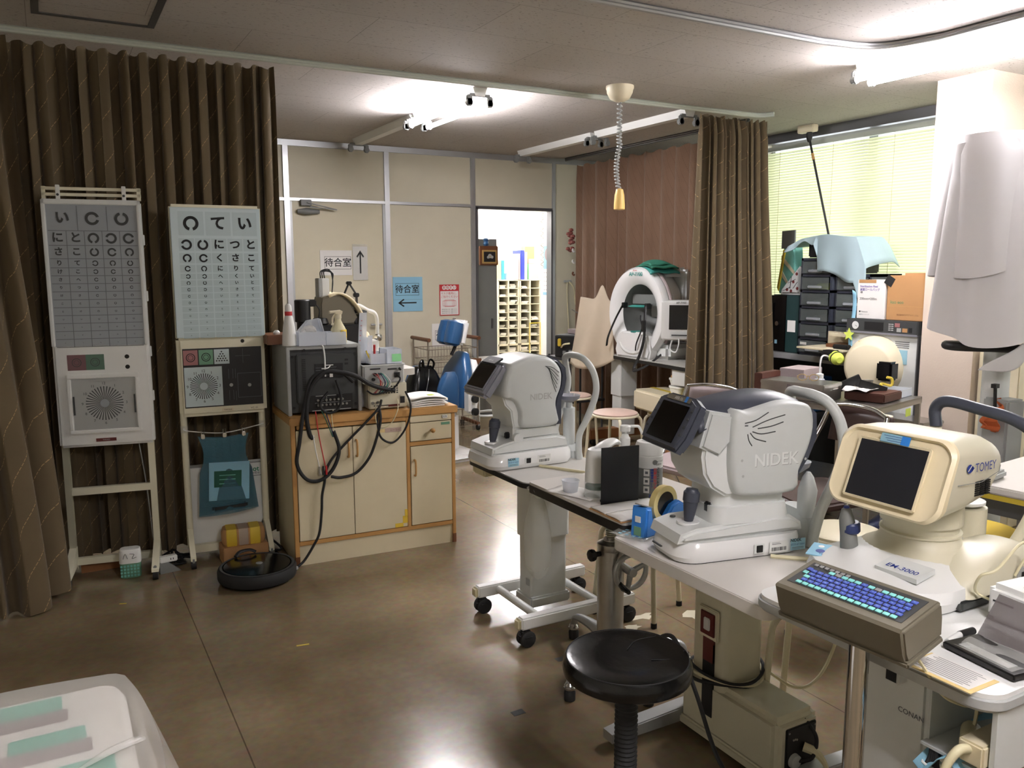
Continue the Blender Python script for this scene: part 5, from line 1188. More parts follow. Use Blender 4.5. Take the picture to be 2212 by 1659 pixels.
m = MB('blue_dark').at((-.03, .105, .06), 0, -6).lathe([(.02, .06), (.024, .065), (.024, .085), (.02, .09)], (.0, -.006, 0), 18); m.build('joystick_ring', E_); MB('ink_blue').at((-.03, .105, .06), 0, -6).lathe([(.008, .13), (.007, .134), (.0001, .135)], (-.008, 0, 0), 12).build('joystick_button', E_)
# arm rest arch and chin rest on the patient side
MB('navy').tube([(.33, .12, .37), (.33, .125, .42), (.33, .09, .445), (.335, .0, .435), (.34, -.09, .42), (.345, -.15, .385), (.345, -.165, .335)], .0165, 12, 6).build('forehead_bar', E_)
for s, top in ((-1, (.345, -.166, .34)), (1, (.33, .12, .37))):
    MB('cream_dev2').tube([top, (.345, s*(.165 if s < 0 else .13), .27), (.34, s*.155, .18), (.31, s*.13, .09), (.29, s*.1, .03)], .017, 10, 6, flat=.7).build('rest_arm', E_)
MB('cream_dev2').cyl((.3, 0, .03), (.3, 0, .17), .055, 24).lathe([(.058, .03), (.075, .02), (.075, .0), (.0001, .0)], (.3, 0, 0), 24).build('chin_post', E_)
MB('white_plastic').lathe([(.03, .17), (.05, .18), (.05, .187), (.02, .19), (.0001, .19)], (.3, 0, 0), 20).build('chin_cup', E_)
# ---------------------------------------------------------------- keyboard on its chrome pole
K = thing('keyboard', 'olive grey keyboard unit with blue and turquoise keys on a chrome pole', 'keyboard', (1.3961, 1.0721, 0.8234), 4); K.scale = (.953, .953, .953)
KT = dict(rx=0, ry=-13)
MB('olive_grey').at((0, 0, 0), **KT).prism([(-.062, -.05), (.062, -.05), (.07, -.01), (.07, .02), (.064, .026), (-.064, .026), (-.07, .02), (-.068, -.03)], 'y', -.155, .155, .006).build('case', K)
MB('dark_grey').at((0, 0, 0), **KT).box((-.045, -.137, .0245), (.052, .137, .0268)).build('key_plate', K)
m = MB('key_blue').at((0, 0, 0), **KT); rnd = random.Random(2)
rowx = [-.036, -.0225, -.009, .0045, .018, .0315]
for i, x in enumerate(rowx):
    n = 15; y = .122
    for j in range(n):
        yy = .112-j*.0162-(.004 if i % 2 else 0)
        if i == 5 and j < 2: continue
        c = 'key_cyan' if i == 0 or (i == 5 and j % 7 != 0) or (j == 0 and i in (2,)) else 'key_blue'
        if i == 5 and j in (3, 9): c = 'key_grey'
        m.m(c).box((x-.0052, yy-.0068, .0266), (x+.0052, yy+.0068, .0298), .0012, 1)
        if c == 'key_blue': m.m('blue_paper').rect((x, yy, .02995), .0016, .004, (1, 0, 0), (0, 1, 0))
for j in range(7): m.m('key_grey').box((.039, .12-j*.0135, .0266), (.048, .129-j*.0135, .029), .001, 1)
m.m('key_cyan').box((-.0, .119, .0266), (.011, .131, .0296), .001, 1); m.m('key_blue').box((.016, .119, .0266), (.027, .131, .0296), .001, 1)
m.build('keys', K)
MB('olive_grey').at((0, 0, 0), **KT).box((-.066, -.158, -.062), (.06, .158, -.048), .004).build('holder_tray', K)
MB('chrome').cyl((-.005, -.02, -.864), (-.005, -.02, -.065), .0215, 28).build('pole', K)
MB('black').lathe([(.15, 0), (.15, .012), (.03, .03), (.03, .04)], (-.005, -.02, -.8635), 32).build('pole_foot', K)
# ---------------------------------------------------------------- small things on the nearest table
tag(MB('paper_old').box((1.434, .843, .7208), (1.525, .982, .7218)).m('paper').box((1.444, .853, .7218), (1.525, .977, .7225)).build('instruction_sheet'), 'white instruction sheet with yellowed tape edges lying beside the black case', 'paper')
o = bpy.data.objects['instruction_sheet']; m = MB('ink_grey')
for k in range(10):
    rnd = random.Random(k); m.rect((1.452+k*.0072, .917+rnd.uniform(-.006, .006), .7228), .0017, rnd.uniform(.08, .11), (1, 0, 0), (0, 1, 0))
m.build('print_lines', o)
t = thing('lens_case', 'open black case with smoky transparent lid lying on the nearest table', 'case', (1.5963, 0.9006, 0.7224), -8); t.scale = (.953, .953, .953)
MB('edge_black').box((-.045, -.085, 0), (.06, .085, .014), .003).build('tray', t)
MB('smoke_clear').at((.06, 0, .014), 0, 35).box((.0, -.085, -.002), (.004, .085, .1)).build('lid', t)
m = MB('film').grid(lambda s, q: (-.04+.095*s, -.075+.14*q, .017+.006*math.sin(s*9)*math.sin(q*4+s)), 14, 8); m.m('chrome'); m.build('plastic_wrap', t)
MB('grey_lt').box((-.03, -.06, .012), (.0, .06, .0155), .002).build('lens_bar', t)
t = thing('label_printer', 'small white printer with cables at the right edge of the nearest table', 'printer', (1.8393, 0.9387, 0.7214), -6); t.scale = (.953, .953, .953)
MB('white_plastic').box((-.07, -.09, 0), (.09, .09, .09), .014).build('case', t); MB('ink').box((-.071, .02, .05), (-.069, .07, .054)).build('paper_slot', t); MB('device_light').box((-.03, -.05, .0895), (.05, .03, .091), .002).build('lid_panel', t)
MB('cord_cream').tube([(-.0, .09, .02), (-.06, .12, .05), (-.08, .1, .1), (-.05, .08, .12), (.05, .1, .16), (.12, .12, .14), (.1, .14, .06)], .0035, 6, 8).build('cable', t)
t = thing('marker_pen', 'white and black marker pen lying between keyboard and case', 'pen', (1.6392, 0.9959, 0.7285), 10); t.scale = (.953, .953, .953)
MB('white_plastic').cyl((-.06, 0, 0), (.0, 0, 0), .0075, 14).build('barrel', t); MB('black').cyl((.0, 0, 0), (.045, -.01, 0), .0082, 14).build('cap', t)
# ---------------------------------------------------------------- things on the tray table and white table
t = thing('dispenser', 'white soap dispenser with clear lower tank behind the black board', 'dispenser', (1.625, 2.318, .708), 0)
MB('clear').lathe([(.04, 0), (.042, .006), (.04, .065), (.038, .07)], n=30).build('tank', t); MB('soap_green').lathe([(.0385, .034), (.0375, .046), (.0001, .046)], n=30).build('liquid', t)
MB('white_plastic').lathe([(.041, .0), (.0405, .008), (.0001, .008)], n=30).build('foot', t)
MB('white_plastic').lathe([(.0405, .06), (.036, .155), (.031, .172), (.02, .178), (.0001, .179)], n=30).build('cover', t)
m = MB('white_plastic').tube([(0, 0, .165), (.03, -.0, .18), (.075, .01, .19), (.1, .012, .182)], [.026, .03, .026, .016], 12, 5, flat=.5); m.build('spout', t); MB('ink_faint').box((-.012, -.014, .178), (.012, -.002, .1795)).build('print', t)
t = thing('board', 'plain black occluder board standing upright on the tray table', 'board', (1.645, 2.208, .708), -10)
MB('black').box((-.07, -.0025, 0), (.07, .0025, .2), .001).build('panel', t); MB('black').box((-.05, .0, 0), (.05, .05, .008)).build('stand', t)
t = thing('wipes_canister', 'grey and white canister of disinfecting wipes on the tray table', 'canister', (1.792, 2.238, .708), -4)
MB('mid_grey').lathe([(.046, 0), (.0475, .003), (.0475, .115)], n=36).build('body', t); MB('white_plastic').lathe([(.0478, .11), (.0478, .15), (.0465, .151), (.0465, .154), (.0478, .155), (.048, .185), (.043, .198), (.028, .2), (.0275, .198), (.0001, .198)], n=36).build('cap', t)
MB('grey_lt').lathe([(.0276, .1985), (.0276, .1995), (.0001, .2)], n=28).build('lid_disc', t)
def cyltext(m, s, a0, r, z, size, mm, vert=False):
    for i, ch in enumerate(s):
        a = R(a0) if vert else R(a0)+i*size*.62/r
        zz_ = z-i*size*1.02 if vert else z
        m.text(ch, size, (r*math.cos(a), r*math.sin(a), zz_), (-math.sin(a), math.cos(a), 0), (0, 0, 1), m=mm, bold=.02)
m = MB('ink'); 
for a in (-122, -119): cyltext(m, '除菌をブロック！' if a == -122 else '高密着菌の', a+9, .048, .105, .0095, 'ink_blue', True)
cyltext(m, '抗菌成分プラス', -98, .0481, .106, .013, 'ink_red', True); cyltext(m, 'アルコールタオル', -84, .0481, .108, .0115, 'ink', True)
cyltext(m, '80', -118, .048, .014, .016, 'ink_blue'); cyltext(m, 'elleair', -88, .0482, .135, .009, 'ink_grey'); cyltext(m, 'エリエール', -92, .0482, .124, .008, 'ink')
m.m('mid_grey').disc((.0483*math.cos(R(-100)), .0483*math.sin(R(-100)), .132), .009, (math.cos(R(-10)), math.sin(R(-10)), 0))
for z in (.096, .066, .036):
    a = R(-134); m.m('paper').rect((.0479*math.cos(a), .0479*math.sin(a), z), .02, .024, (-math.sin(a), math.cos(a), 0)); m.m('ink_grey').rect((.0482*math.cos(a), .0482*math.sin(a), z), .01, .009, (-math.sin(a), math.cos(a), 0))
m.build('printing', t)
t = thing('pump_bottle', 'white hand sanitiser pump bottle behind the wipes canister', 'bottle', (1.79, 2.375, .708), 0); t.scale = (1, 1, 1.06)
MB('white_plastic').rloft([(0, 0, 0, .085, .06, .02), (.1, 0, 0, .085, .06, .02), (.125, 0, 0, .07, .052, .02), (.145, 0, 0, .036, .036, .016), (.152, 0, 0, .03, .03, .014)], 6).build('body', t)
m = MB('white_plastic').lathe([(.0175, .15), (.0185, .152), (.0185, .175), (.015, .178), (.012, .186), (.006, .188), (.006, .2)], n=20); m.lathe([(.018, .198), (.0185, .2), (.0185, .215), (.016, .218), (.0001, .218)], n=20); m.tube([(.01, 0, .213), (.04, -.01, .213), (.052, -.014, .209), (.064, -.018, .185)], .0048, 8, 4); m.build('pump', t)
t = thing('cup', 'small clear plastic cup at the left of the tray table', 'cup', (1.585, 2.42, .708), 0)
MB('frost').lathe([(.024, 0), (.026, .003), (.031, .042), (.0325, .043), (.0315, .045), (.0295, .044), (.025, .006), (.0001, .005)], n=26).build('bowl', t); MB('pinkish').lathe([(.024, .007), (.025, .016), (.0001, .0165)], n=24).build('contents', t)
t = thing('tissue_sheet', 'thin white tissue lying under the clear cup on the tray table', 'tissue', (1.60, 2.40, .7085), 20)
MB('paper').grid(lambda s, q: ((s-.5)*.12, (q-.5)*.2, .001+.002*abs(math.sin(7*s+3*q))), 8, 10).build('sheet', t, solid=.001)
t = thing('notebook', 'open white notebook with tan cover at the near corner of the tray table', 'notebook', (1.638, 2.115, .709), -2)
for s, n in ((-1, 'page'), (1, 'page')): MB('paper').m('paper').grid(lambda a, q: ((a-.5)*.23, s*(.003+.085*q), .006+.004*math.sin(q*PI)*.6), 6, 10).build(n, t, solid=.005)
MB('cardboard').box((-.118, -.092, 0), (.118, .092, .003)).build('cover', t)
# tape dispenser
t = thing('tape_dispenser', 'bright blue tape dispenser with a roll of clear tape beside the large autorefractor', 'tape dispenser', (1.63, 1.985, .681), 14); t.scale = (1.22, 1.1, 1.15)
MB('blue_pl').prism([(-.085, 0), (.1, 0), (.1, .035), (.09, .06), (.06, .078), (.03, .07), (.0, .04), (-.03, .03), (-.048, .035), (-.055, .08), (-.078, .084)], 'y', -.028, .028, .006).build('body', t)
MB('amber_tape').lathe([(.034, -.009), (.05, -.009), (.05, .009), (.034, .009), (.034, -.009)], (.02, 0, .073), 30, ax=(0, 1, 0)).build('tape_roll', t)
MB('black_gloss').lathe([(.0001, -.0095), (.034, -.0095), (.034, .0095), (.0001, .0095)], (.02, 0, .073), 24, ax=(0, 1, 0)).build('core', t)
MB('steel').at((-.066, 0, .085), 0, 20).box((-.018, -.012, -.001), (.03, .012, .002)).build('cutter', t)
MB('opt_green').box((-.0858, -.012, .006), (-.084, .012, .03)).build('tape_patch', t); MB('paper').box((-.0838, -.008, .042), (-.0815, .01, .058)).build('label', t)
t = thing('plastic_sachet', 'clear plastic sachet with blue print lying beside the blue tape dispenser', 'sachet', (1.53, 1.985, .6815), 20)
MB('film').grid(lambda s, q: ((s-.5)*.07, (q-.5)*.13, .002+.003*math.sin(3*s+5*q)**2), 6, 8).build('bag', t, solid=.001); m = MB('sticker_blue')
for i in range(4):
    for j in range(3): m.rect((-.02+j*.02, -.04+i*.024, .006), .012, .012, (1, 0, 0), (0, 1, 0))
m.build('print', t)
# plastic bag hanging from the first table
t = thing('plastic_bag', 'crumpled clear plastic bag hanging from the far table corner', 'bag', (1.575, 2.60, .66), 0)
MB('film').grid(lambda s, q: (-.02+.05*math.cos(s*2*PI)*(.3+q*1.1*(1.35-q)), .0+.09*math.sin(s*2*PI)*(.25+q*1.5*(1.3-q)), -.3*q-.02*math.sin(s*4*PI)*q+.01*math.sin(9*q+7*s)), 28, 16).build('film', t)
for k in range(2): MB('film').tube([(-.03, .03-.06*k, 0), (-.045, .03-.05*k, .02), (-.03, -.0, .03)], .006, 6, 4, flat=.4).build('handle', t)
# ---------------------------------------------------------------- black stool in the foreground
t = thing('stool', 'round black leather swivel stool with ribbed post in the foreground', 'stool', (1.25, 1.635, 0), 20)
MB('leather_black').lathe([(.12, .45), (.155, .452), (.166, .46), (.169, .475), (.167, .49), (.158, .504), (.145, .508), (.08, .503), (.0001, .50)], n=64).build('seat', t)
m = MB('black_rub').tube([(.1585*math.cos(a*PI/32), .1585*math.sin(a*PI/32), .504) for a in range(64)], .0016, 5, closed=True); m.build('seam', t)
m = MB('black_rub').tube([(.02, -.06, .5035), (.06, -.1, .5045), (.12, -.1, .5055)], .0011, 5, 4).tube([(.03, .02, .503), (.09, .03, .504), (.14, .0, .507)], .0011, 5, 4); m.build('creases', t)
m = MB('black_rub')
for i in range(22): m.lathe([(.027, 0), (.031, .006), (.027, .0125)], (0, 0, .17+i*.0125), 20)
m.build('bellows', t)
MB('chrome').cyl((0, 0, .03), (0, 0, .18), .021, 20).build('post', t); MB('black').lathe([(.03, .44), (.09, .448), (.09, .452), (.0001, .452)], n=24).build('seat_plate', t)
MB('dark_grey').tube([(.06, .02, .44), (.09, .09, .435), (.1, .13, .425)], .006, 8, 4).build('lever', t)
MB('grey_lt').lathe([(.255, 0), (.26, .006), (.25, .016), (.12, .034), (.05, .05), (.03, .07), (.0001, .07)], n=48).build('base_disc', t)
cable('cable', [(1.62, 2.0, .3), (1.5, 1.75, .45), (1.47, 1.62, .36), (1.5, 1.55, .18), (1.56, 1.47, .05), (1.6, 1.35, .01), (1.6, 1.1, .008)], .0065, 'black_rub', 'black cable hanging down from the pedestal beside the black stool')
for k in range(3):
    zc = .215+.012*k; pts = [(1.82+.115*math.cos(a), 1.86+.11*math.sin(a), zc+.012*math.sin(a*2+k)) for a in [i*2*PI/12 for i in range(12)]]
    m = MB('black_rub' if k != 1 else 'cord_cream').tube(pts, .0055, 6, 4, closed=True); tag(m.build('cable'), ('black cable ring lowest around the cream pedestal', 'cream cable ring wound around the cream pedestal', 'upper black cable ring around the cream pedestal')[k], 'cable')
cable('cable', [(1.93, 1.84, .23), (1.97, 1.72, .19), (2.03, 1.68, .22), (2.08, 1.66, .33), (2.06, 1.62, .5), (2.03, 1.58, .6), (2.0, 1.46, .675)], .005, 'cord_cream', 'beige cable looping from the cream pedestal up under the nearest table')
t = thing('plug_lead', 'white plug and black lead in the socket panel of the cream pedestal', 'cable', (1.8, 1.55, .1), 0)
MB('black_rub').tube([(-.005, .0, -.015), (.03, -.03, .0), (.06, -.02, .04), (.06, .0, .07), (.05, .02, .09)], .006, 7, 6).build('lead', t); MB('cord_cream').tube([(.03, .0, .02), (.05, -.03, .01), (.07, -.05, -.03), (.08, -.06, -.09)], [.014, .013, .007, .006], 8, 5).build('plug', t)
# ---------------------------------------------------------------- stools and folding chairs
def tube_stool(label, x, y, z, seat, rz=0, ring=None, r=.16, frame='stool_cream'):
    t = thing('round_stool', label, 'stool', (x, y, 0), rz)
    MB(seat).lathe([(r-.012, z-.025), (r, z-.02), (r+.002, z-.006), (r-.01, z), (.0001, z+.002)], n=36).build('seat', t)
    MB(frame).tube([((r+.004)*math.cos(a*PI/16), (r+.004)*math.sin(a*PI/16), z-.024) for a in range(32)], .009, 8, closed=True).build('rim', t)
    for k in range(4):
        a = PI/4+k*PI/2; u = Vector((math.cos(a), math.sin(a), 0)); Z = Vector((0, 0, 1))
        MB(frame).tube([u*(r-.06)+Z*(z-.032), u*(r-.01)+Z*(z-.034), u*(r+.025)+Z*(z-.06), u*(r+.035)+Z*(z-.12), u*(r+.06)+Z*.02], .0115, 10, 5).build('leg', t)
        MB('black_rub').cyl(u*(r+.06)+Z*0, u*(r+.0595)+Z*.022, .0135, 10).build('leg_tip', t)
    if ring:
        MB('chrome').tube([((r+.035)*math.cos(a*PI/16), (r+.035)*math.sin(a*PI/16), ring) for a in range(32)], .008, 8, closed=True).build('foot_ring', t)
    return t
tube_stool('round stool with pinkish beige seat in front of the perimeter machine', 3.62, 4.93, .45, 'pinkish', 20, None, .165)
tube_stool('yellow seated stool with foot ring standing under the beige box', 4.2, 5.02, .392, 'yellow', 12, .1, .15)
tube_stool('cream legged stool under the white tray table and its handwheel', 2.19, 2.80, .44, 'brown_seat', 28, None, .14)
tube_stool('cream legged stool with teal seat between the plain white table and nearest table', 2.1, 1.72, .455, 'teal', 30, None, .155)
tube_stool('cream legged stool behind the cream eye microscope, left of the folding chair', 2.75, 2.18, .45, 'stool_cream', 15, None, .15)
tube_stool('yellow seated stool under the white desk at the right edge', 3.16, 1.9, .47, 'yellow', 20, None, .17)
tube_stool('stool with pinkish seat by the back curtain, behind the chin rest of the far autorefractor', 3.75, 5.7, .47, 'pinkish', 5, None, .15)
tube_stool('white legged ring stool by the wire cart in front of the doorway', 3.78, 7.2, .45, 'table_grey', 45, .12, .15, 'device_light') if False else None
t = thing('drip_stand', 'thin white stand with ring base in front of the doorway right of the wire cart', 'stand', (3.72, 7.1, 0), 0)
MB('device_light').cyl((-.14, 0, 0), (-.14, 0, .62), .014, 10).build('leg', t); MB('device_light').cyl((.14, .05, 0), (.14, .05, .62), .014, 10).build('leg', t)
MB('device_light').tube([(.2*math.cos(a*PI/12), .14*math.sin(a*PI/12), .1) for a in range(24)], .012, 8, closed=True).build('ring', t); MB('table_grey').box((-.2, -.14, .62), (.2, .14, .65), .01).build('top', t)
def folding_chair(label, x, y, rz, pad):
    t = thing('folding_chair', label, 'folding chair', (x, y, 0), rz)     # sits facing local -x
    MB(pad).at((0, 0, .44), 0, -4).prism(rr(0, 0, .38, .40, .06, 4), 'z', -.02, .02, .012).build('seat', t)
    m = MB(pad).grid(lambda s, q: (.2+.035*math.cos((s-.5)*PI)+.03*q, (s-.5)*.40, .66+.17*q), 14, 4); m.build('backrest', t, solid=.022)
    for s in (-1, 1):
        MB('chrome').tube([(-.22, s*.2, .01), (-.08, s*.205, .28), (.06, s*.21, .55), (.17, s*.215, .74), (.2, s*.2, .83)], .011, 10, 5).build('front_leg', t)
        MB('chrome').tube([(.27, s*.185, .01), (.14, s*.19, .25), (.0, s*.19, .44)], .011, 10, 4).build('rear_leg', t)
        for xx in (-.22, .27): MB('black_rub').lathe([(.013, 0), (.015, .004), (.014, .03)], (xx, s*(.2 if xx < 0 else .185), 0), 10).build('leg_tip', t)
    MB('chrome').tube([(.2, -.2, .83), (.225, -.1, .845), (.235, 0, .848), (.225, .1, .845), (.2, .2, .83)], .011, 10, 4).build('top_rail', t)
    MB('chrome').cyl((-.19, -.2, .07), (-.19, .2, .07), .009, 8).build('front_bar', t); MB('chrome').cyl((.235, -.185, .07), (.235, .185, .07), .009, 8).build('rear_bar', t)
    return t
folding_chair('chrome folding chair with mauve backrest just behind the large autorefractor', 3.02, 3.42, 8, 'mauve')
folding_chair('chrome folding chair with dark brown seat and backrest between autorefractor and eye microscope', 3.1, 2.62, -14, 'brown_seat')
t = thing('side_table', 'low white side table behind the dark brown folding chair', 'table', (3.58, 2.52, 0), 0)
MB('table_white').box((-.16, -.2, .66), (.16, .2, .69), .006).build('top', t); MB('table_white').box((.13, -.19, .3), (.15, .19, .66)).build('back_panel', t)
for x in (-.14, .12):
    for y in (-.18, .18): MB('alu_dull').cyl((x, y, 0), (x, y, .66), .014, 10).build('leg', t)
t = thing('cup', 'cream cup standing on the low white side table', 'cup', (3.52, 2.6, .69), 0)
MB('cream').lathe([(.035, 0), (.042, .09), (.045, .095), (.0001, .095)], n=20).build('body', t)
tag(MB('blue_dark').tube([(3.6, 3.05, .06), (3.9, 2.95, .06), (4.15, 3.02, .06)], .035, 10, 5).build('floor_pipe'), 'dark blue roll lying on the floor under the steel trolley', 'roll')

# ---------------------------------------------------------------- perimeter machine on its lift table
t = thing('lift_table', 'grey lift table with black edge carrying the white perimeter machine', 'table', (4.33, 5.18, 0), -4)
m = MB('table_grey').prism(rr(0, 0, .40, 1.2, .05, 4), 'z', .752, .772); m.m('edge_black').prism(rr(0, 0, .415, 1.215, .055, 4), 'z', .742, .768); m.build('tabletop', t)
for y, cx_ in ((.55, -.07), (-.44, .1)):
    MB('device_light').rloft([(.42, cx_, y, .17, .16, .01), (.742, cx_, y, .17, .16, .01)]).build('outer_column', t); MB('device_light').rloft([(.08, cx_, y, .15, .14, .01), (.43, cx_, y, .15, .14, .01)]).build('inner_column', t)
    MB('wood_base').box((-.42, y-.05, .06), (.28, y+.05, .14), .006).build('foot_beam', t)
    for x in (-.37, .23): hcaster(t, x, y, .026)
MB('device_light').box((-.19, -.56, .62), (.0, -.3, .742), .006).build('control_box', t)
P_ = thing('perimeter', 'white perimeter machine with big oval bowl opening, black straps and teal rests', 'eye examination device', (4.2, 5.46, .772), 6)
zc = .365
def ell(x, a, b, n=56, dz=0): return [(x, a*math.cos(2*PI*i/n), max(.001, zc+dz+b*math.sin(2*PI*i/n))) for i in range(n)]
MB('device_light').loft([ell(.352, .01, .01, dz=.04), ell(.35, .16, .24, dz=.04), ell(.335, .2, .28, dz=.04), ell(.27, .26, .325, dz=.02), ell(.17, .31, .36), ell(.09, .333, .376), ell(.05, .335, .378)], cap=False).build('rear_shell', P_)
MB('white_gloss').loft([ell(.052, .336, .379), ell(.02, .333, .376), ell(.0, .318, .36), ell(-.004, .295, .335), ell(.004, .26, .30), ell(.025, .225, .262), ell(.05, .2, .236)], cap=False).build('front_ring', P_)
MB('mid_grey').loft([ell(.05, .2, .236), ell(.12, .205, .24), ell(.22, .18, .21), ell(.3, .12, .14), ell(.33, .05, .06), ell(.335, .002, .002)], cap=False).build('bowl', P_)
m = MB('mauve').tube([(.075, .338*math.cos(a), max(.01, zc+.38*math.sin(a))) for a in [R(q) for q in range(-38, 68, 5)]], .014, 8); m.tube([(.075, .338*math.cos(a), max(.01, zc+.38*math.sin(a))) for a in [R(q) for q in range(112, 218, 5)]], .014, 8); m.build('side_trim', P_)
MB('white_gloss').prism([(-.19, .0), (.19, 0), (.21, .06), (.175, .19), (.12, .215), (-.12, .215), (-.175, .19), (-.21, .06)], 'x', -.035, .06, .015).build('front_console', P_)
m = MB('white_plastic').tube([(-.034, .15*math.cos(R(a)), .15+.11*math.sin(R(a))) for a in range(200, 345, 12)], .012, 8); m.build('console_ridge', P_)
m = MB('opt_green'); m.text('AP-7700', .045, (-.0045, 0, zc+.318), (0, -1, 0), (.05, 0, 1), m='teal', bold=.02); m.text('Kowa', .02, (-.0045, .01, zc+.348), (0, -1, 0), (.15, 0, 1), m='ink_red'); m.build('lettering', P_)
MB('teal').lathe([(.0001, -.012), (.05, -.01), (.075, 0), (.05, .01), (.0001, .012)], (.03, -.01, zc+.055), 20, sx=1, sy=1.5, ax=None).build('forehead_pad', P_)
m = MB('mid_grey').box((.12, -.165, zc+.07), (.15, .165, zc+.15), .004); m.build('head_bracket', P_)
for s in (-1, 1): MB('black').at((.0, s*.135, zc+.06)).box((-.02, -.014, -.02), (.03, .014, .025), .004).build('strap_clip', P_)
m = MB('teal').lathe([(.0001, -.008), (.05, -.006), (.055, .004), (.0001, .006)], (.02, .0, zc-.15), 20); m.m('grey_lt').cyl((.02, 0, zc-.19), (.02, 0, zc-.155), .012, 10); m.build('chin_rest', P_)
MB('black').tube([(-.02, .135, zc+.06), (-.05, .19, zc-.06), (-.07, .25, zc-.2), (-.06, .28, zc-.28)], .019, 6, 5, flat=.35).build('strap', P_)
MB('black').tube([(-.02, -.135, zc+.06), (-.05, -.16, zc-.08), (-.06, -.165, zc-.2), (-.07, -.13, zc-.33), (-.1, -.1, zc-.43), (-.12, -.14, zc-.45), (-.1, -.25, zc-.4), (-.06, -.36, zc-.31)], .016, 6, 6, flat=.4).build('strap', P_)
MB('black').tube([(-.03, -.15, zc-.02), (-.05, -.12, zc-.14), (-.06, -.08, zc-.24), (-.05, -.06, zc-.3)], .008, 6, 5, flat=.5).build('strap', P_)
MB('black').at((-.06, -.16, zc-.05)).box((-.012, -.018, -.09), (.012, .018, .0), .004).build('buckle', P_)
MB('black_rub').tube([(.05, -.01, zc-.02), (.03, -.03, zc-.05), (.03, -.05, zc-.1), (.02, -.1, zc-.14)], .005, 6, 5).build('eye_lead', P_)
MB('device_light').box((.3, -.26, .3), (.37, .2, .72), .02).box((.13, -.24, .66), (.37, .2, .735), .03).build('rear_housing', P_)
m = MB('white_plastic').at((.14, -.43, .33), 0, 0, 42).box((-.09, -.19, -.16), (.1, .19, .15), .012); m.build('monitor_case', P_)
m = MB('screen').at((.14, -.43, .33), 0, 0, 42).box((-.093, -.155, -.075), (-.089, .13, .115)); m.build('monitor_screen', P_)
m = MB('device_light').at((.14, -.43, .33), 0, 0, 42).box((-.093, -.13, -.135), (-.088, .12, -.095), .004); m.m('dark_grey').box((-.094, -.06, -.125), (-.091, .11, -.115)); m.text('AP-7700', .022, (-.0915, .04, .132), (0, -1, 0), (0, 0, 1), m='teal_dark'); m.build('monitor_panel', P_)
MB('white_plastic').tube([(.02, -.4, .18), (.0, -.4, .1), (.01, -.45, .08), (.03, -.46, .14), (.04, -.45, .18)], .006, 8, 6).build('response_cord', P_)
MB('device_light').box((.05, -.33, .0), (.45, .0, .12), .03).build('base_foot', P_)
t = thing('folded_cloth', 'folded dark green cloth lying on top of the white perimeter machine', 'cloth', (4.36, 5.42, 1.525), -12)
for k, (w, d, z, mm) in enumerate(((.3, .26, 0, 'teal'), (.27, .24, .016, 'green_cloth'), (.16, .2, .034, 'green_cloth'))):
    MB(mm).grid(lambda s, q: ((s-.5)*d-.02*k, (q-.5)*w*1.25-.05*k, z-.055*abs(2*q-1)**2.2*(1 if k == 0 else .55)-.015*abs(2*s-1)**3+.006*math.sin(8*s+5*q+k)), 12, 16).build('fold', t, solid=.014)
t = thing('cloth_cover', 'beige cloth cover hanging over the left side of the perimeter machine', 'cloth', (4.12, 5.9, .6), 28)
def tanf(s, q):
    top = .64+.13*math.exp(-((s-.72)/.14)**2)-.04*(s-.5); bot = .07+.16*max(0, (s-.55))**1.2-.03*math.sin(s*PI)
    z = top+(bot-top)*q; w = .145+.06*q; y = -(s-.5)*2*w*(1+.15*q)
    return (-.02-.05*q*math.sin(s*PI)+.03*math.sin(s*9+q*2)*(.3+q), y+.03*q, z)
MB('tan_cloth').grid(tanf, 28, 22).build('drape', t, solid=.006)
t = thing('beige_case', 'beige case with yellow tape and warning label resting on the yellow seated stool', 'case', (4.17, 5.0, .395), -9)
MB('cream').box((-.17, -.28, 0), (.15, .24, .155), .016, 3).build('body', t)
m = MB('tape_yellow').box((-.172, -.28, .02), (-.165, -.25, .158)).box((-.165, -.2825, .115), (.14, -.275, .14)).box((-.172, -.283, .0), (-.15, -.27, .156)).box((-.02, -.283, .1545), (.02, .24, .1565)).box((-.172, -.26, .1545), (.14, -.235, .1565)); m.build('tape', t)
m = MB('paper').rect((-.1712, -.2, .04), .055, .07, (0, -1, 0), (0, 0, 1)); m.m('ink').rect((-.1716, -.2, .063), .055, .022, (0, -1, 0)); m.m('ink_red').rect((-.172, -.2, .063), .03, .01, (0, -1, 0)); m.disc((-.172, -.19, .035), .006, (0, -1, 0)); m.m('mid_grey').rect((.05, -.2835, .06), .09, .05); m.build('label', t)
t = thing('lunch_box', 'stack of white plastic lunch tubs with lids on the beige case', 'container', (4.2, 4.87, .553), 0)
for k in range(2): MB('white_plastic').rloft([(k*.06, 0, 0, .13, .13, .03), (k*.06+.04, 0, 0, .15, .15, .035), (k*.06+.042, 0, 0, .16, .16, .04), (k*.06+.055, 0, 0, .158, .158, .04)]).build('tub', t)
MB('wood').box((-.06, -.05, .115), (.06, .06, .135), .004).build('wooden_block', t)
t = thing('lunch_box', 'small white tub standing on the wooden block near the gathered curtain', 'container', (4.21, 4.86, .69), 0); MB('white_plastic').rloft([(0, 0, 0, .09, .09, .02), (.05, 0, 0, .11, .11, .03), (.065, 0, 0, .11, .11, .03)]).build('tub', t)
t = thing('computer_rack', 'dark wire rack with black shelf left of the perimeter machine', 'rack', (4.2, 6.35, 0), 0)
for z in (.68, .3): MB('rack_dark').box((-.19, -.2, z), (.2, .2, z+.025), .004).build('shelf', t)
for x in (-.17, .18):
    for y in (-.18, .18): MB('rack_dark').cyl((x, y, 0), (x, y, .72), .011, 8).build('post', t)
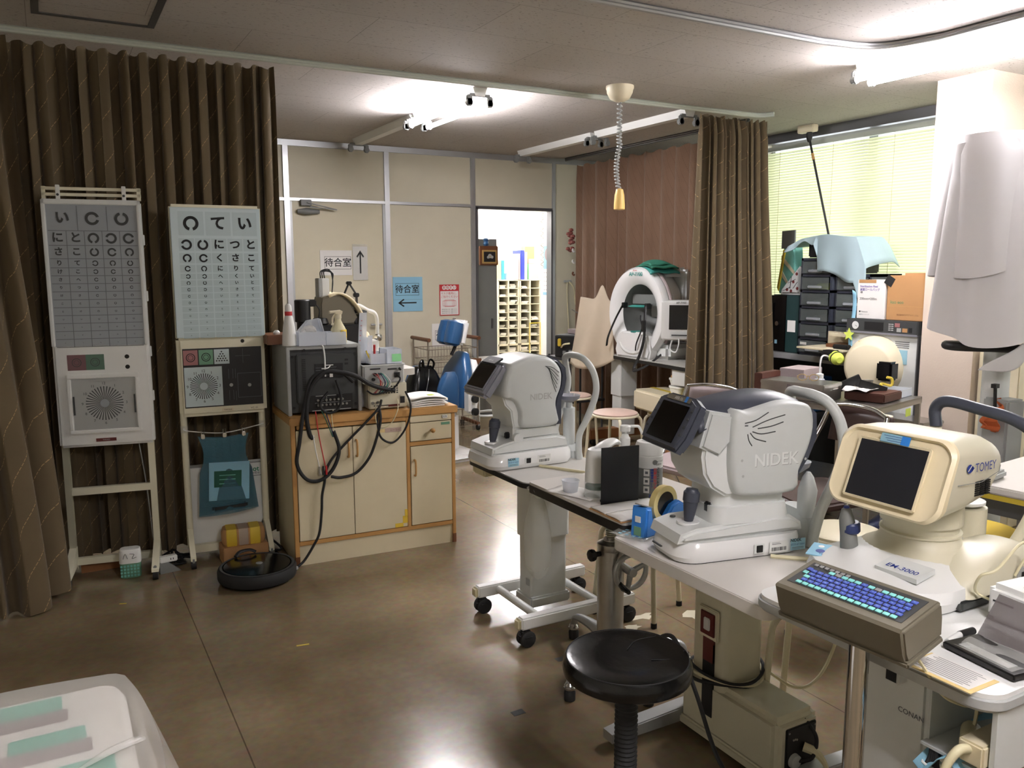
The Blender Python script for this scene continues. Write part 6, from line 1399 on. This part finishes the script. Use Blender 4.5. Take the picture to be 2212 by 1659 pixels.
m = MB('wire')
for i in range(14): m.cyl((-.19+i*.028, -.205, .62), (-.19+i*.028, -.205, .68), .002, 5)
m.build('wire_grille', t)
t = thing('computer', 'open grey computer box with yellow and black plugs on the dark rack', 'computer', (4.2, 6.35, .706), -58)
MB('dark_grey').box((-.13, -.16, 0), (.13, .16, .2), .006).build('case', t); m = MB('black').box((-.12, -.165, .01), (.12, -.16, .19)); m.m('tape_yellow').box((-.09, -.19, .1), (-.06, -.162, .17), .006).m('cord_cream').tube([(-.06, -.17, .09), (-.02, -.2, .12), (.03, -.18, .13)], .008, 6, 4).m('mid_grey').box((.02, -.185, .04), (.06, -.162, .07)).box((-.04, -.185, .03), (-.01, -.162, .06)); m.build('rear_plugs', t)
tag(MB('mauve').box((4.18, 6.22, .907), (4.33, 6.45, .95), .004).build('flat_box'), 'small pale box on top of the open grey computer', 'box')
cable('cord', [(4.70, 7.26, 1.365), (4.69, 7.25, 1.25), (4.70, 7.24, 1.0), (4.69, 7.2, .8), (4.62, 7.0, .70), (4.42, 6.6, .76), (4.3, 6.48, .79)], .006, 'cord_cream', 'yellowish cord hanging from the wall hook down to the grey computer')
cable('cord', [(4.72, 7.26, 1.37), (4.77, 7.25, 1.3), (4.80, 7.25, 1.13)], .01, 'cord_cream', 'short thick cream cord slanting down from the wall hook beside the doorway')
cable('cable', [(4.52, 6.9, 1.1), (4.5, 6.5, 1.02), (4.45, 6.2, 1.15), (4.42, 6.0, 1.37), (4.4, 5.75, 1.39)], .004, 'black_rub', 'thin black cable sagging across the reddish curtain to the machine')
tag(MB('grey_lt').box((4.66, 7.255, 1.36), (4.75, 7.275, 1.385), .004).build('hook_plate'), 'small grey hook plate on the wall panel right of the doorway', 'hook')
m = MB('flower')
for k in range(14): rnd = random.Random(k); m.lathe([(.0001, -.02), (.025, -.008), (.022, .012), (.0001, .02)], (4.605+rnd.uniform(-.02, .02), 7.04+rnd.uniform(-.05, .05), 1.78+rnd.uniform(-.11, .12)), 7)
tag(m.build('flower'), 'bunch of dried red flowers hung at the edge of the reddish curtain', 'flowers')
for k, z in enumerate((1.68, 1.57, 1.45)):
    t = thing('hook', ('topmost white hook under the red flowers', 'middle white hook below the red flowers', 'lowest dark hook below the red flowers')[k], 'hook', (4.615, 7.02, z), 0)
    MB('white_plastic' if k < 2 else 'wood_dark').tube([(0, 0, .012), (-.02, -.02, .014), (-.03, -.03, 0), (-.015, -.03, -.014), (.0, -.02, -.008)], .008, 8, 5).build('hook_body', t)

# ---------------------------------------------------------------- pull cord from the ceiling
t = thing('pendant_cord', 'coiled grey ceiling cord with yellowish socket hanging in the middle of the room', 'pendant cord', (3.13, 4.26, 0), 0)
MB('cream').lathe([(.085, 2.6), (.085, 2.585), (.08, 2.575), (.078, 2.56), (.06, 2.525), (.03, 2.51), (.008, 2.508)], n=28).build('ceiling_cup', t)
pts = []
for i in range(220):
    z = 2.505-i*.0023; pts.append((.013*math.cos(i*.72)+(.018*math.sin(i*.03) if i > 90 else 0), .013*math.sin(i*.72), z-(.03*(i/40) if i < 40 else .03)))
MB('grey_lt').tube(pts, .0055, 5).build('coil', t)
MB('grey_lt').cyl((.01, 0, 1.985), (.008, 0, 1.96), .009, 8).build('cord_end', t)
MB('socket_yellow').lathe([(.008, 1.992), (.022, 1.985), (.03, 1.95), (.034, 1.89), (.034, 1.865), (.028, 1.862), (.0001, 1.862)], (.008, 0, 0), 20).build('socket', t)

# ---------------------------------------------------------------- window side: bench, drawers, computer
t = thing('work_bench', 'long grey bench under the window carrying the drawer unit', 'bench', (5.2, 4.42, 0), 0)
MB('alu_dull').box((-.22, -.56, .80), (.24, .85, .845), .004).build('top', t)
for y in (-.5, .8):
    for x in (-.18, .2): MB('alu_dull').box((x-.02, y-.02, 0), (x+.02, y+.02, .80)).build('leg', t)
MB('dark_grey').box((.19, -.5, .2), (.2, .8, .8)).build('back_panel', t)
def drawer_unit(name, label, x0, y0, y1, z0, n, lbl, h=.118):
    t = thing(name, label, 'drawers', (x0, (y0+y1)/2, z0), 0); w = (y1-y0)/2
    m = MB('navy').box((0, -w, 0), (.32, -w+.018, n*h+.02)).box((0, w-.018, 0), (.32, w, n*h+.02)).box((.3, -w, 0), (.32, w, n*h+.02)).box((0, -w, n*h), (.32, w, n*h+.02))
    for i in range(n): m.box((0, -w, i*h), (.32, w, i*h+.02))
    m.build('frame', t)
    for i in range(n):
        z = i*h+.022; d = MB('frost_dark').box((-.012, -w+.02, z), (-.006, w-.02, z+h-.026), .003).build('drawer', t)
        m = MB('frost').box((-.02, -w*.45, z+.01), (-.012, w*.45, z+.03), .004); m.build('handle', d)
        rnd = random.Random(i+int(y0*10)); m = MB(rnd.choice(('grey_lt', 'paper', 'lemon', 'mid_grey')))
        m.rloft([(z+.002, .14, 0, .24, w*1.4, .03), (z+.03+rnd.uniform(0, .04), .14, rnd.uniform(-.03, .03), .15, w*.9, .05)]); m.build('contents', d)
    if lbl:
        MB('paper').box((-.0135, w-.09, h-.04), (-.0125, w-.03, h-.02)).build('label', t)
    return t
drawer_unit('drawer_unit', 'left dark framed drawer unit with six clear drawers, topmost one partly under the cloth', 5.0, 4.18, 4.47, .846, 6, True)
drawer_unit('drawer_unit', 'right dark framed drawer unit with five clear drawers behind the sterilizer boxes', 5.02, 3.86, 4.165, .846, 5, False)
t = thing('cloth', 'pale blue cloth draped over the clear drawer units under the dark rod', 'cloth', (5.12, 4.2, 1.6), 0)
def clf(s, q):
    y = .33-.62*s; top = .125-.012*math.cos(s*7)-.02*max(0, .12-s)/.12
    if q > .5:
        x = -.14+.36*(q-.5)/.5; z = top+.006*math.sin(9*s+8*q)-.05*max(0, q-.9)/.1
    else:
        f = (.5-q)/.5; d = .045+.02*math.sin(s*25) if s < .34 else .29+.03*math.sin(s*8+1)
        if .34 <= s < .37: d = .05+(d-.05)*(s-.34)/.03
        x = -.14-.012*math.sin(s*16+.5)*f-(.035*f if s < .34 else 0); z = top-d*f
    if s > .9:
        e = (s-.9)/.1; y = .33-.62*.9-.09*e; z -= .26*e*(1.1-.5*q)
    if s < .06: y += .06*(.06-s)/.06; z -= .03*(.06-s)/.06
    return (x, y, z)
MB('blue_cloth').grid(clf, 48, 24).build('drape', t, solid=.004)
tag(MB('black').box((5.03, 4.2, 1.578), (5.26, 4.44, 1.70), .01).build('dark_box'), 'dark box on the drawer unit under the pale blue cloth', 'box')
tag(MB('black').box((5.05, 4.0, 1.46), (5.28, 4.16, 1.69), .01).build('dark_box'), 'larger dark box hidden under the right of the pale blue cloth', 'box')
t = thing('ceiling_rod', 'thin black rod leaning from a ceiling bracket down to the draped drawers', 'rod', (5.26, 4.68, 0), 0)
MB('cream').box((-.03, -.06, 2.545), (.03, .1, 2.6), .006).build('bracket', t)
MB('black').lathe([(.012, 2.47), (.022, 2.5), (.024, 2.54), (.012, 2.55)], n=14).build('joint', t); MB('black').cyl((0, 0, 2.5), (-.02, -.25, 1.735), .0085, 10).build('rod', t)
MB('wood').cyl((-.0035, -.04, 2.38), (-.005, -.056, 2.33), .0105, 10).build('tape_band', t)
t = thing('computer_tower', 'dark green and black computer tower on the bench beside the curtain', 'computer', (5.03, 4.66, .847), 0)
MB('black_gloss').box((.0, -.03, 0), (.05, .155, .44), .004).build('front_panel', t); MB('teal_dark').box((.0, -.16, 0), (.36, -.03, .445), .004).box((.05, -.03, 0), (.36, .155, .445), .004).build('case', t)
m = MB('chrome').lathe([(.0001, 0), (.018, .003), (.018, .012)], (-.0, .05, .22), 18, ax=(-1, 0, 0)); m.m('sticker_blue').box((-.002, .05, .06), (.0, .075, .09)); m.build('front_buttons', t)
m = MB('paper').box((-.002, -.13, .16), (.0, -.05, .25), .0005); m.build('paper_note', t)
m = MB('cream').at((-.03, .165, .2)).box((-.02, -.05, -.13), (.02, .01, .2), .03); o = m.build('headrest_bracket'); o.location = (5.03, 4.66, .847); tag(o, 'small cream curved bracket in front of the dark green computer tower', 'bracket')
t = thing('tote_bag', 'tote bag with teal and cream stripes and yellow edge against the blind', 'bag', (5.2, 4.75, 1.295), -20)
MB('teal_lt').prism([(-.16, 0), (.13, 0), (.08, .36), (-.1, .38)], 'x', -.04, .04, .012).build('body', t)
m = MB('cream').prism([(-.15, .0), (-.12, .0), (.1, .16), (.09, .2)], 'x', -.043, -.039).prism([(-.13, .15), (-.13, .18), (.085, .31), (.09, .27)], 'x', -.043, -.039); m.build('stripes', t)
MB('tape_yellow').prism([(.02, .34), (.05, .35), (.135, .05), (.11, .02)], 'x', -.05, -.03, .002).build('zip_edge', t); MB('mid_grey').box((-.03, -.09, .36), (-.02, .12, .5)).build('backing_card', t)
t = thing('pouch', 'patterned grey pouch with dark red flowers leaning on the drawer unit', 'pouch', (5.06, 4.55, 1.295), 0)
MB('grey_lt').prism([(.14, .0), (.13, .04), (-.04, .22), (-.06, .2), (-.06, 0)], 'x', -.05, .05, .02).build('body', t)
m = MB('maroon')
for y, z in ((.06, .04), (.0, .1), (-.03, .16), (.02, .03), (-.04, .05)): m.disc((-.0515, y, z), .014, (0, 1, 0), n=5)
m.m('ink')
for a, b in (((.1, .03), (.03, .06)), ((.05, .09), (-.02, .12)), ((0, .05), (-.04, .1)), ((.02, .14), (.03, .05))): m.bar((-.0514, a[0], a[1]), (-.0514, b[0], b[1]), .006, .001)
m.build('pattern', t)
tag(MB('blue_box').box((4.82, 4.3, .42), (5.2, 4.66, .68), .006).build('storage_box'), 'blue box under the bench beside the gathered curtain', 'box')
tag(MB('dark_grey').box((4.82, 4.28, 0), (5.25, 4.7, .415), .006).build('storage_crate'), 'dark grey crate on the floor under the blue box', 'crate')
# ---------------------------------------------------------------- sterilizer
t = thing('sterilizer', 'large cream steam sterilizer with round domed door and control panel beside the column', 'sterilizer', (4.72, 3.53, 0), 0)
MB('cream_dev2').m('device_light').box((.0, -.26, .03), (.46, .26, 1.08), .006).build('cabinet_body', t)
m = MB('dark_grey').box((-.02, -.265, 1.075), (.47, .265, 1.165), .004); m.m('silver_pl').box((-.022, -.262, 1.072), (.0, .262, 1.084)); m.build('control_panel', t)
m = MB('black').box((-.023, -.02, 1.095), (-.02, .12, 1.15)); m.m('device_light').lathe([(.024, 0), (.026, .004), (.0001, .005)], (-.02, .19, 1.122), 24, ax=(-1, 0, 0)); m.m('ink').bar((-.0255, .19, 1.122), (-.0255, .176, 1.115), .003, .001); m.m('grey_lt')
for i in range(4):
    for j in range(2): m.box((-.0235, -.075-j*.02, 1.1+i*.0125), (-.02, -.06-j*.02, 1.107+i*.0125))
m.m('opt_pink').box((-.0225, -.14, 1.125), (-.02, -.105, 1.15)).m('grey_lt').box((-.0225, -.15, 1.095), (-.02, -.12, 1.12)).m('cardboard').box((-.0225, -.195, 1.095), (-.02, -.16, 1.12)).m('ink').box((-.0225, -.225, 1.095), (-.02, -.205, 1.125)); m.build('gauges', t)
D = MB('cream').at((0, -.03, 0)).lathe([(.20, .0), (.20, .03), (.19, .06), (.165, .11), (.15, .125), (.14, .13), (.0001, .132)], (-.0, .06, .86), 48, ax=(-1, -.25, 0)).build('door', t)
MB('black_gloss').at((-.09, -.12, .85), 0, 0, 10).box((-.05, -.05, -.06), (.05, .05, .06), .012).build('door_latch', D)
MB('paper_old').at((-.066, .06, 1.01), 0, -42, 14).box((-.002, -.05, -.02), (.001, .05, .02)).build('stain_label', D)
MB('black_rub').tube([(-.08, -.14, .8), (-.05, -.14, .72), (-.02, -.02, .66), (-.01, .02, .64)], .005, 6, 6).build('cable', t)
m = MB('lemon'); st = []
for i in range(10): a = PI/2+i*PI/5; q = .045 if i % 2 == 0 else .02; st.append((q*math.cos(a), q*math.sin(a)))
m.prism([(.235+a, 1.055+b) for a, b in st], 'x', -.03, -.024); m.build('star_note', t)
MB('sticker_blue').box((-.003, -.19, .89), (-.0, -.12, .98)).build('blue_note', t); m = MB('ink_grey')
for i in range(4): m.box((-.002, .13, 1.0-i*.012), (0, .2, 1.004-i*.012)); pass
m.build('printed_notes', t); m = MB('ink_grey')
for i in range(4): m.box((-.002, -.2, 1.03-i*.012), (0, -.1, 1.034-i*.012))
m.build('printed_notes', t)
m = MB('alu_dark').box((-.01, -.268, .0), (.47, -.26, 1.08)); m.build('side_trim', t)
MB('device_light').box((-.015, -.1, .35), (0, .2, .6), .004).m('ink_grey').box((-.0165, -.03, .5), (-.0145, .05, .505)).box((-.0165, -.03, .42), (-.0145, .05, .46)).build('lower_panel', t)
t = thing('tray_board', 'wooden board shelf sticking out left of the sterilizer', 'board', (4.83, 3.95, .93), 0); MB('cream').box((-.15, -.15, 0), (.15, .25, .014), .003).build('board', t); MB('wood_dark').box((-.02, -.1, .014), (.14, .1, .04), .003).build('box_lid', t); MB('cream').box((.0, -.15, .09), (.14, .1, .115), .003).build('upper_board', t); MB('cream').box((.12, -.14, -.09), (.14, .2, .115)).build('bracket', t)
t = thing('carton', 'white sterilization reel carton with purple lettering on top of the sterilizer', 'box', (4.74, 3.64, 1.166), 0)
MB('paper').box((0, -.1, 0), (.2, .11, .255), .002).build('carton_body', t)
m = MB('cardboard').box((-.0015, -.03, .235), (.0, .1, .2565)); U = (0, -1, 0)
for s, z, sz, mm in (('Sterilization Reel', .212, .02, 'ink_purple'), ('滅菌ロールバッグ', .19, .019, 'ink_purple'), ('1巻', .172, .015, 'ink')): m.text(s, sz, (-.001, .092, z), U, m=mm, align='LEFT', bold=.012)
m.build('title_lettering', t); m = MB('ink'); m.text('200mm×200m', .0225, (-.001, .092, .13), U, m='ink', align='LEFT'); m.build('size_lettering', t); m = MB('ink'); m.text('Medicom', .014, (-.001, .076, .045), U, m='ink', align='LEFT'); m.text('滅菌用ロールバッグ', .009, (-.001, .092, .026), U, m='ink_grey', align='LEFT'); m.m('ink').disc((-.001, .085, .046), .006, U); m.build('lettering', t)
MB('blue_paper').grid(lambda s, q: (-.01+.012*math.sin(q*6), .115+.03*s, .17-.4*q+.02*math.sin(4*q+s)), 3, 12).build('hanging_bag', t, solid=.002)
t = thing('carton', 'brown cardboard carton on the sterilizer next to the column', 'box', (4.74, 3.39, 1.166), 0)
MB('cardboard').box((0, -.14, 0), (.3, .135, .285), .003).build('carton_body', t); m = MB('cardboard').box((.01, -.13, .285), (.28, .02, .3)); m.build('top_flap', t)
m = MB('ink_green'); m.text('kao eco', .03, (-.001, .06, .115), U, m='ink_green'); m.m('wood').rect((-.001, -.0, .09), .26, .002, U); m.text('株式会社キャリアメディカル', .012, (-.001, -.02, .035), U, m='wood_dark'); m.build('lettering', t)
MB('ink').at((-.002, .12, .25), 30).box((-.001, -.03, -.03), (.001, .03, .03)).build('black_tape', t)
# ---------------------------------------------------------------- steel trolley
T_ = thing('trolley', 'stainless steel trolley loaded with instrument boxes in front of the sterilizer', 'trolley', (4.02, 3.30, 0), 14)
MB('steel').prism(rr(0, 0, .66, .74, .01, 2), 'z', .742, .75).box((-.33, -.37, .715), (.33, -.355, .752)).box((-.33, .355, .715), (.33, .37, .752)).box((-.33, -.37, .715), (-.315, .37, .752)).box((.315, -.37, .715), (.33, .37, .752)).build('top', T_)
MB('steel').prism(rr(0, 0, .64, .72, .01, 2), 'z', .25, .262).build('lower_shelf', T_)
for x in (-.315, .315):
    for y in (-.355, .355): MB('steel').box((x-.013, y-.013, .07), (x+.013, y+.013, .742), .003).build('leg', T_); hcaster(T_, x, y, .026)
MB('lemon').box((.1, -.372, .66), (.17, -.3705, .705)).build('sticky_note', T_)
def trl(x, y, z): c, s = math.cos(R(14)), math.sin(R(14)); return (4.02+x*c-y*s, 3.30+x*s+y*c, z)
t = thing('instrument_box', 'dull steel instrument box with latch on the left of the trolley', 'box', trl(-.2, .12, .753), 14)
MB('steel').box((-.11, -.2, 0), (.11, .19, .085), .004).build('body', t); MB('steel').box((-.112, -.202, .075), (.112, .192, .098), .004).build('lid', t)
MB('chrome').box((-.116, -.02, .045), (-.11, .02, .085), .002).build('latch', t); MB('chrome').tube([(-.03, -.2, .06), (-.03, -.215, .07), (.03, -.215, .07), (.03, -.2, .06)], .003, 6).build('handle', t)
t = thing('glasses', 'pair of gold rimmed glasses lying on the steel instrument box', 'glasses', trl(-.2, .07, .853), -50)
for s in (-1, 1): MB('gold_frame').tube([(s*.032+.026*math.cos(a*PI/8), 0, .02+.018*math.sin(a*PI/8)) for a in range(16)], .0022, 6, closed=True).build('rim', t); MB('gold_frame').tube([(s*.058, 0, .025), (s*.06, .06, .02), (s*.055, .12, .006)], .0022, 6, 4).build('temple', t)
MB('gold_frame').tube([(-.006, 0, .024), (0, 0, .03), (.006, 0, .024)], .002, 6).build('bridge', t)
t = thing('wash_bottle', 'white wash bottle with long bent spout on the trolley', 'bottle', trl(.0, .1, .753), 0)
MB('frost').lathe([(.034, 0), (.036, .004), (.036, .07), (.028, .09), (.02, .095)], n=24).build('body', t); MB('white_plastic').lathe([(.022, .094), (.022, .12), (.008, .125)], n=20).tube([(0, 0, .12), (0, 0, .19), (.015, .0, .225), (.06, .01, .225), (.09, .02, .215)], .005, 8, 5).build('cap_and_spout', t)
t = thing('tray', 'dark brown tray box at the front of the trolley', 'tray', trl(.02, -.2, .753), 14); MB('brown_board').box((-.12, -.13, 0), (.12, .1, .05), .006).build('body', t)
t = thing('tissue', 'crumpled white tissue lying on the dark brown tray box', 'tissue', trl(-.03, -.17, .806), 14)
MB('paper').grid(lambda s, q: ((s-.5)*.2, (q-.5)*.14, .012+.012*math.sin(7*s+3*q)*math.sin(5*q)-.03*max(0, .2-s)), 10, 8).build('sheet', t, solid=.002)
t = thing('steel_cup', 'small steel cup on the dark brown tray box', 'cup', trl(.09, -.15, .804), 0); MB('steel').lathe([(.028, 0), (.03, .045), (.0315, .046), (.029, .044), (.0265, .005), (.0001, .004)], n=22).build('bowl', t)
tag(MB('black').bar((3.97, 3.33, .765), (4.11, 3.2, .862), .03, .05).build('black_strap'), 'black strap rising to the right over the trolley items', 'strap')
tag(MB('black').bar((4.0, 3.13, .85), (4.16, 3.07, .80), .03, .045).build('black_strap'), 'black strap sloping down to the right across the trolley', 'strap')
t = thing('plastic_tray', 'clear plastic tray holding a yellow tube at the right end of the trolley', 'tray', trl(.23, -.2, .753), 14)
m = MB('frost'); opentray(m, -.09, .1, -.11, .12, 0, .045); m.build('tray', t); MB('tape_yellow').tube([(-.05, -.05, .02), (-.02, .02, .055), (.04, .04, .06), (.07, .0, .05), (.075, .0, .09), (.05, .02, .1)], .008, 8, 6).build('yellow_tube', t)
t = thing('carton', 'lavender grey carton behind the wash bottle on the trolley', 'box', trl(.06, .26, .753), 14); MB('mauve').box((-.1, -.08, 0), (.13, .08, .14), .003).build('body', t); m = MB('ink_purple'); m.text('医療用手袋', .022, (.0, -.081, .06), m='ink_purple'); m.build('lettering', t)
t = thing('wooden_case', 'flat dark brown case at the back left of the trolley', 'case', trl(-.16, .335, .753), 14); MB('brown_board').box((-.13, -.02, 0), (.09, .03, .13), .004).build('body', t)
t = thing('headlamp', 'black head lamp with neon yellow and white ribbed cap hanging left of the sterilizer door', 'lamp', (4.6, 3.82, .91), 0)
MB('black').box((-.04, -.04, -.03), (.04, .06, .04), .01).box((.0, -.12, .05), (.05, .0, .08), .006).build('band', t); MB('lemon').lathe([(.02, -.06), (.042, -.04), (.045, .0), (.038, .03), (.02, .045)], (-.02, -.06, -.01), 20, ax=(-.5, -1, -.2)).build('cap', t); MB('black').lathe([(.046, -.004), (.047, .0), (.046, .006)], (-.02, -.06, -.01), 20, ax=(-.5, -1, -.2)).build('stripe', t)
t = thing('power_box', 'small yellow stickered steel box shelf below the sterilizer behind the trolley', 'shelf', (4.5, 3.3, 0), 0); MB('steel').box((.0, -.25, .56), (.2, .4, .58), .004).build('shelf', t)
for y in (-.22, .37): MB('steel').box((.01, y-.012, 0), (.034, y+.012, .56)).build('leg', t)
# ---------------------------------------------------------------- right: draped microscope, desk, cabinet
t = thing('draped_microscope', 'tall floor microscope draped in white sheets in front of the column', 'microscope', (4.1, 2.42, 0), -8)
def drape(z1, z0, a1, b1, a0, b0, sd, wav):
    def f(s, q):
        an = 2*PI*s; a = a1+(a0-a1)*q**.7; b = b1+(b0-b1)*q**.7
        w = 1+wav*q*math.sin(an*5+sd)+wav*.6*q*math.sin(an*9+2*sd)
        z = z1+(z0-z1)*q+.06*q*math.sin(an+sd)+.02*q*math.sin(an*3)
        if q < .12: k = math.sin(q/.12*PI/2); a *= k; b *= k; z = z1-(z1-z0)*.02*q/.12
        return (a*w*math.cos(an), b*w*math.sin(an), z)
    return f
MB('white_cloth').grid(drape(2.1, 1.2, .27, .2, .33, .25, .6, .09), 90, 26).build('lower_sheet', t)
MB('white_cloth').grid(drape(2.13, 1.5, .28, .21, .315, .25, 2.2, .1), 90, 20).build('upper_sheet', t)
m = MB('device_light').rloft([(.05, .02, 0, .12, .12, .04), (2.05, .02, 0, .1, .1, .04)]); m.build('pillar', t)
MB('device_light').rloft([(0, 0, 0, .5, .5, .1), (.08, 0, 0, .46, .46, .1), (.12, 0, 0, .3, .3, .08)]).build('base', t)
MB('black').tube([(-.26, -.02, 1.12), (-.1, -.1, 1.115), (.1, -.12, 1.1), (.27, -.05, 1.085), (.26, .1, 1.08), (.1, .16, 1.09), (-.1, .14, 1.11), (-.24, .08, 1.12)], .022, 10, 5, closed=True).build('handle_ring', t)
MB('white_cloth').grid(lambda s, q: (-.02-.26*q+.05*s, -.16-.02*math.sin(q*5), 1.14-.12*q**1.3-.1*s*(1-q*.4)*math.sin(q*PI*.9+.25)), 8, 14).build('cloth_end', t, solid=.003)
MB('white_cloth').grid(lambda s, q: (.07+.1*s+.04*q*(s-.2)+.03*math.sin(q*9), -.2+.015*math.sin(s*7+q*5), 1.14-.36*q), 8, 16).build('cloth_end', t, solid=.003)
MB('grey_lt').box((-.06, -.14, .5), (.06, .0, .86), .01).build('control_box', t)
t = thing('orange_cloth', 'rust orange cloth hung on a black clip beside the microscope pillar', 'cloth', (4.0, 2.33, .8), 0)
MB('orange_cloth').grid(lambda s, q: (-.07+.12*s-.03*q+.02*math.sin(9*q), -.0+.03*math.sin(s*9), .065*(s)-.17*q*(.4+.6*s)), 10, 12).build('folds', t, solid=.006); MB('black').cyl((.0, .01, .02), (-.01, .01, .13), .008, 8).box((-.03, -.005, .12), (-.0, .02, .14)).build('clip', t)
t = thing('wrapped_device', 'bulky machine wrapped in clear plastic film at the right edge below the sheets', 'device', (3.99, 1.97, .47), 0)
MB('grey_lt').rloft([(.0, 0, 0, .3, .24, .06), (.2, 0, 0, .34, .28, .08), (.36, 0, 0, .2, .18, .06), (.4, 0, 0, .1, .1, .03)]).build('body', t); m = MB('black'); m.lathe([(.0001, 0), (.025, .004), (.025, .03), (.0001, .034)], (-.12, -.15, .22), 14, ax=(-.5, -1, 0)); m.box((.0, -.17, .1), (.12, -.14, .2), .01); m.build('dark_parts', t)
MB('film').grid(lambda s, q: ((.22+.02*math.sin(s*40+q*9))*math.cos(s*2*PI)*(1-.5*q**2), (.19+.02*math.sin(s*31+q*7))*math.sin(s*2*PI)*(1-.5*q**2), .46*q), 60, 14).build('film', t)
tag(MB('table_grey').box((3.95, 2.0, 0), (4.5, 2.36, .418), .006).build('low_stand'), 'low grey stand carrying the film wrapped machine', 'stand') if False else None
t = thing('low_stand', 'low grey stand carrying the film wrapped machine', 'stand', (3.99, 1.97, 0), 0); MB('table_grey').box((-.16, -.16, .43), (.16, .16, .468), .006).build('top', t)
for x in (-.13, .13):
    for y in (-.13, .13): MB('alu_dull').cyl((x, y, 0), (x, y, .43), .014, 10).build('leg', t)
tag(MB('cream').box((4.76, 2.66, 0), (5.3, 2.9, 1.02), .006).build('side_cabinet'), 'pale cream cabinet behind the draped microscope at the foot of the column', 'cabinet')
t = thing('garment', 'beige fabric with red straps hanging at the right edge behind the microscope', 'garment', (4.5, 2.35, .78), 0)
MB('tan_cloth').grid(lambda s, q: (-.1+.25*s, .03*math.sin(s*11), .27-.27*q+.02*math.sin(s*5)), 12, 8).build('fabric', t, solid=.006); MB('red').bar((-.12, -.04, .2), (.06, -.04, .3), .012, .004).bar((-.12, -.04, .25), (.08, -.04, .36), .012, .004).build('strap', t); MB('wood_dark').bar((-.12, -.03, .0), (-.1, -.03, .34), .012, .012).build('rod', t)
t = thing('desk', 'white desk at the right edge behind the cream eye microscope', 'desk', (3.35, 1.62, 0), 6)
MB('table_white').box((-.42, -.6, .69), (.42, .28, .72), .006).build('top', t); MB('tape_yellow').box((-.415, -.595, .67), (-.40, .27, .688)).build('edge_strip', t)
for x in (-.38, .38):
    for y in (-.55, .24): MB('alu_dull').cyl((x, y, 0), (x, y, .69), .016, 10).build('leg', t)
MB('alu_dark').box((-.36, -.5, .6), (.36, .2, .67), .004).build('drawer_tray', t)
t = thing('desk_gadget', 'small grey gadget with white knob lying on the white desk edge', 'gadget', (3.02, 1.78, .722), 10)
MB('grey_lt').box((-.06, -.05, 0), (.06, .05, .03), .008).build('case', t); MB('white_plastic').cyl((0, 0, .03), (0, 0, .05), .015, 14).build('knob', t)
t = thing('wall_poster', 'small green and white wall sheet at the upper right edge of the photo', 'poster', (5.36, 2.2, 2.1), 0); MB('paper').box((-.003, -.2, -.15), (.0, .42, .2)).build('sheet', t); m = MB('terminal_green').rect((-.0036, .3, .05), .16, .2, (0, 1, 0)); m.m('ink')
for i in range(4): m.rect((-.004, .3, .1-.04*i), .1, .012, (0, 1, 0))
m.build('print', t)
# ---------------------------------------------------------------- wrapped package in the foreground
t = thing('wrapped_package', 'large white plastic wrapped package with teal prints in the lower left corner', 'package', (0, 0, 0), 0)
def pk(s, q):
    # q 0..1 across the width (far to near), s 0..1 from left to the folded right edge
    x = -.835+.95*s; y0 = 2.03-.02*(1-s)**2-.07*math.exp(-((1-s)/.03)**2); y = y0-.62*q+.015*math.sin(9*s)*q
    if s > .92: x += .03*math.sin(q*PI)+.055*q*(s-.92)/.08
    z = .60-.016*abs(2*s-1.2)**4-.07*max(0, .06-q)/.06-.05*max(0, q-.94)/.06+.006*math.sin(13*q+5*s)*math.sin(7*s)
    if s > .97: z -= .10*(s-.97)/.03
    return (x, y, z)
MB('wrap').grid(pk, 60, 30).build('plastic_film', t)
MB('pkg_white').rloft([(.02, -.36, 1.70, .90, .58, .04), (.55, -.36, 1.70, .90, .58, .04), (.578, -.36, 1.70, .87, .55, .04)]).build('contents', t)
for k, (x0, x1, y0, y1) in enumerate(((-.6, -.035, 1.9, 1.965), (-.13, .005, 1.755, 1.81), (-.1, .05, 1.585, 1.67))):
    MB('pkg_teal').box((x0, y0, .575), (x1, y1, .581), .002).m('mauve').box((x0-.03, y0-.05, .575), (x1+.01, y0, .5805), .002).build('print_band', t)
MB('wrap').grid(lambda s, q: (.09+.05*s+.02*math.sin(q*7)+.012*q, 2.0-.62*q, .565-.30*s+.01*math.sin(q*15+s*9)), 10, 24).build('side_film', t)
MB('wrap').tube([(-.02, 1.6, .6), (.04, 1.62, .612), (.09, 1.66, .6), (.105, 1.69, .585)], [.004, .012, .014, .006], 8, 5, flat=.4).build('film_fold', t)
t = thing('trolley_table', 'plain white low table under the wrapped package in the lower left corner', 'table', (-.27, 1.7, 0), 0)
MB('table_white').box((-.45, -.29, -.02+.02), (.45, .29, .018)).build('shelf', t)
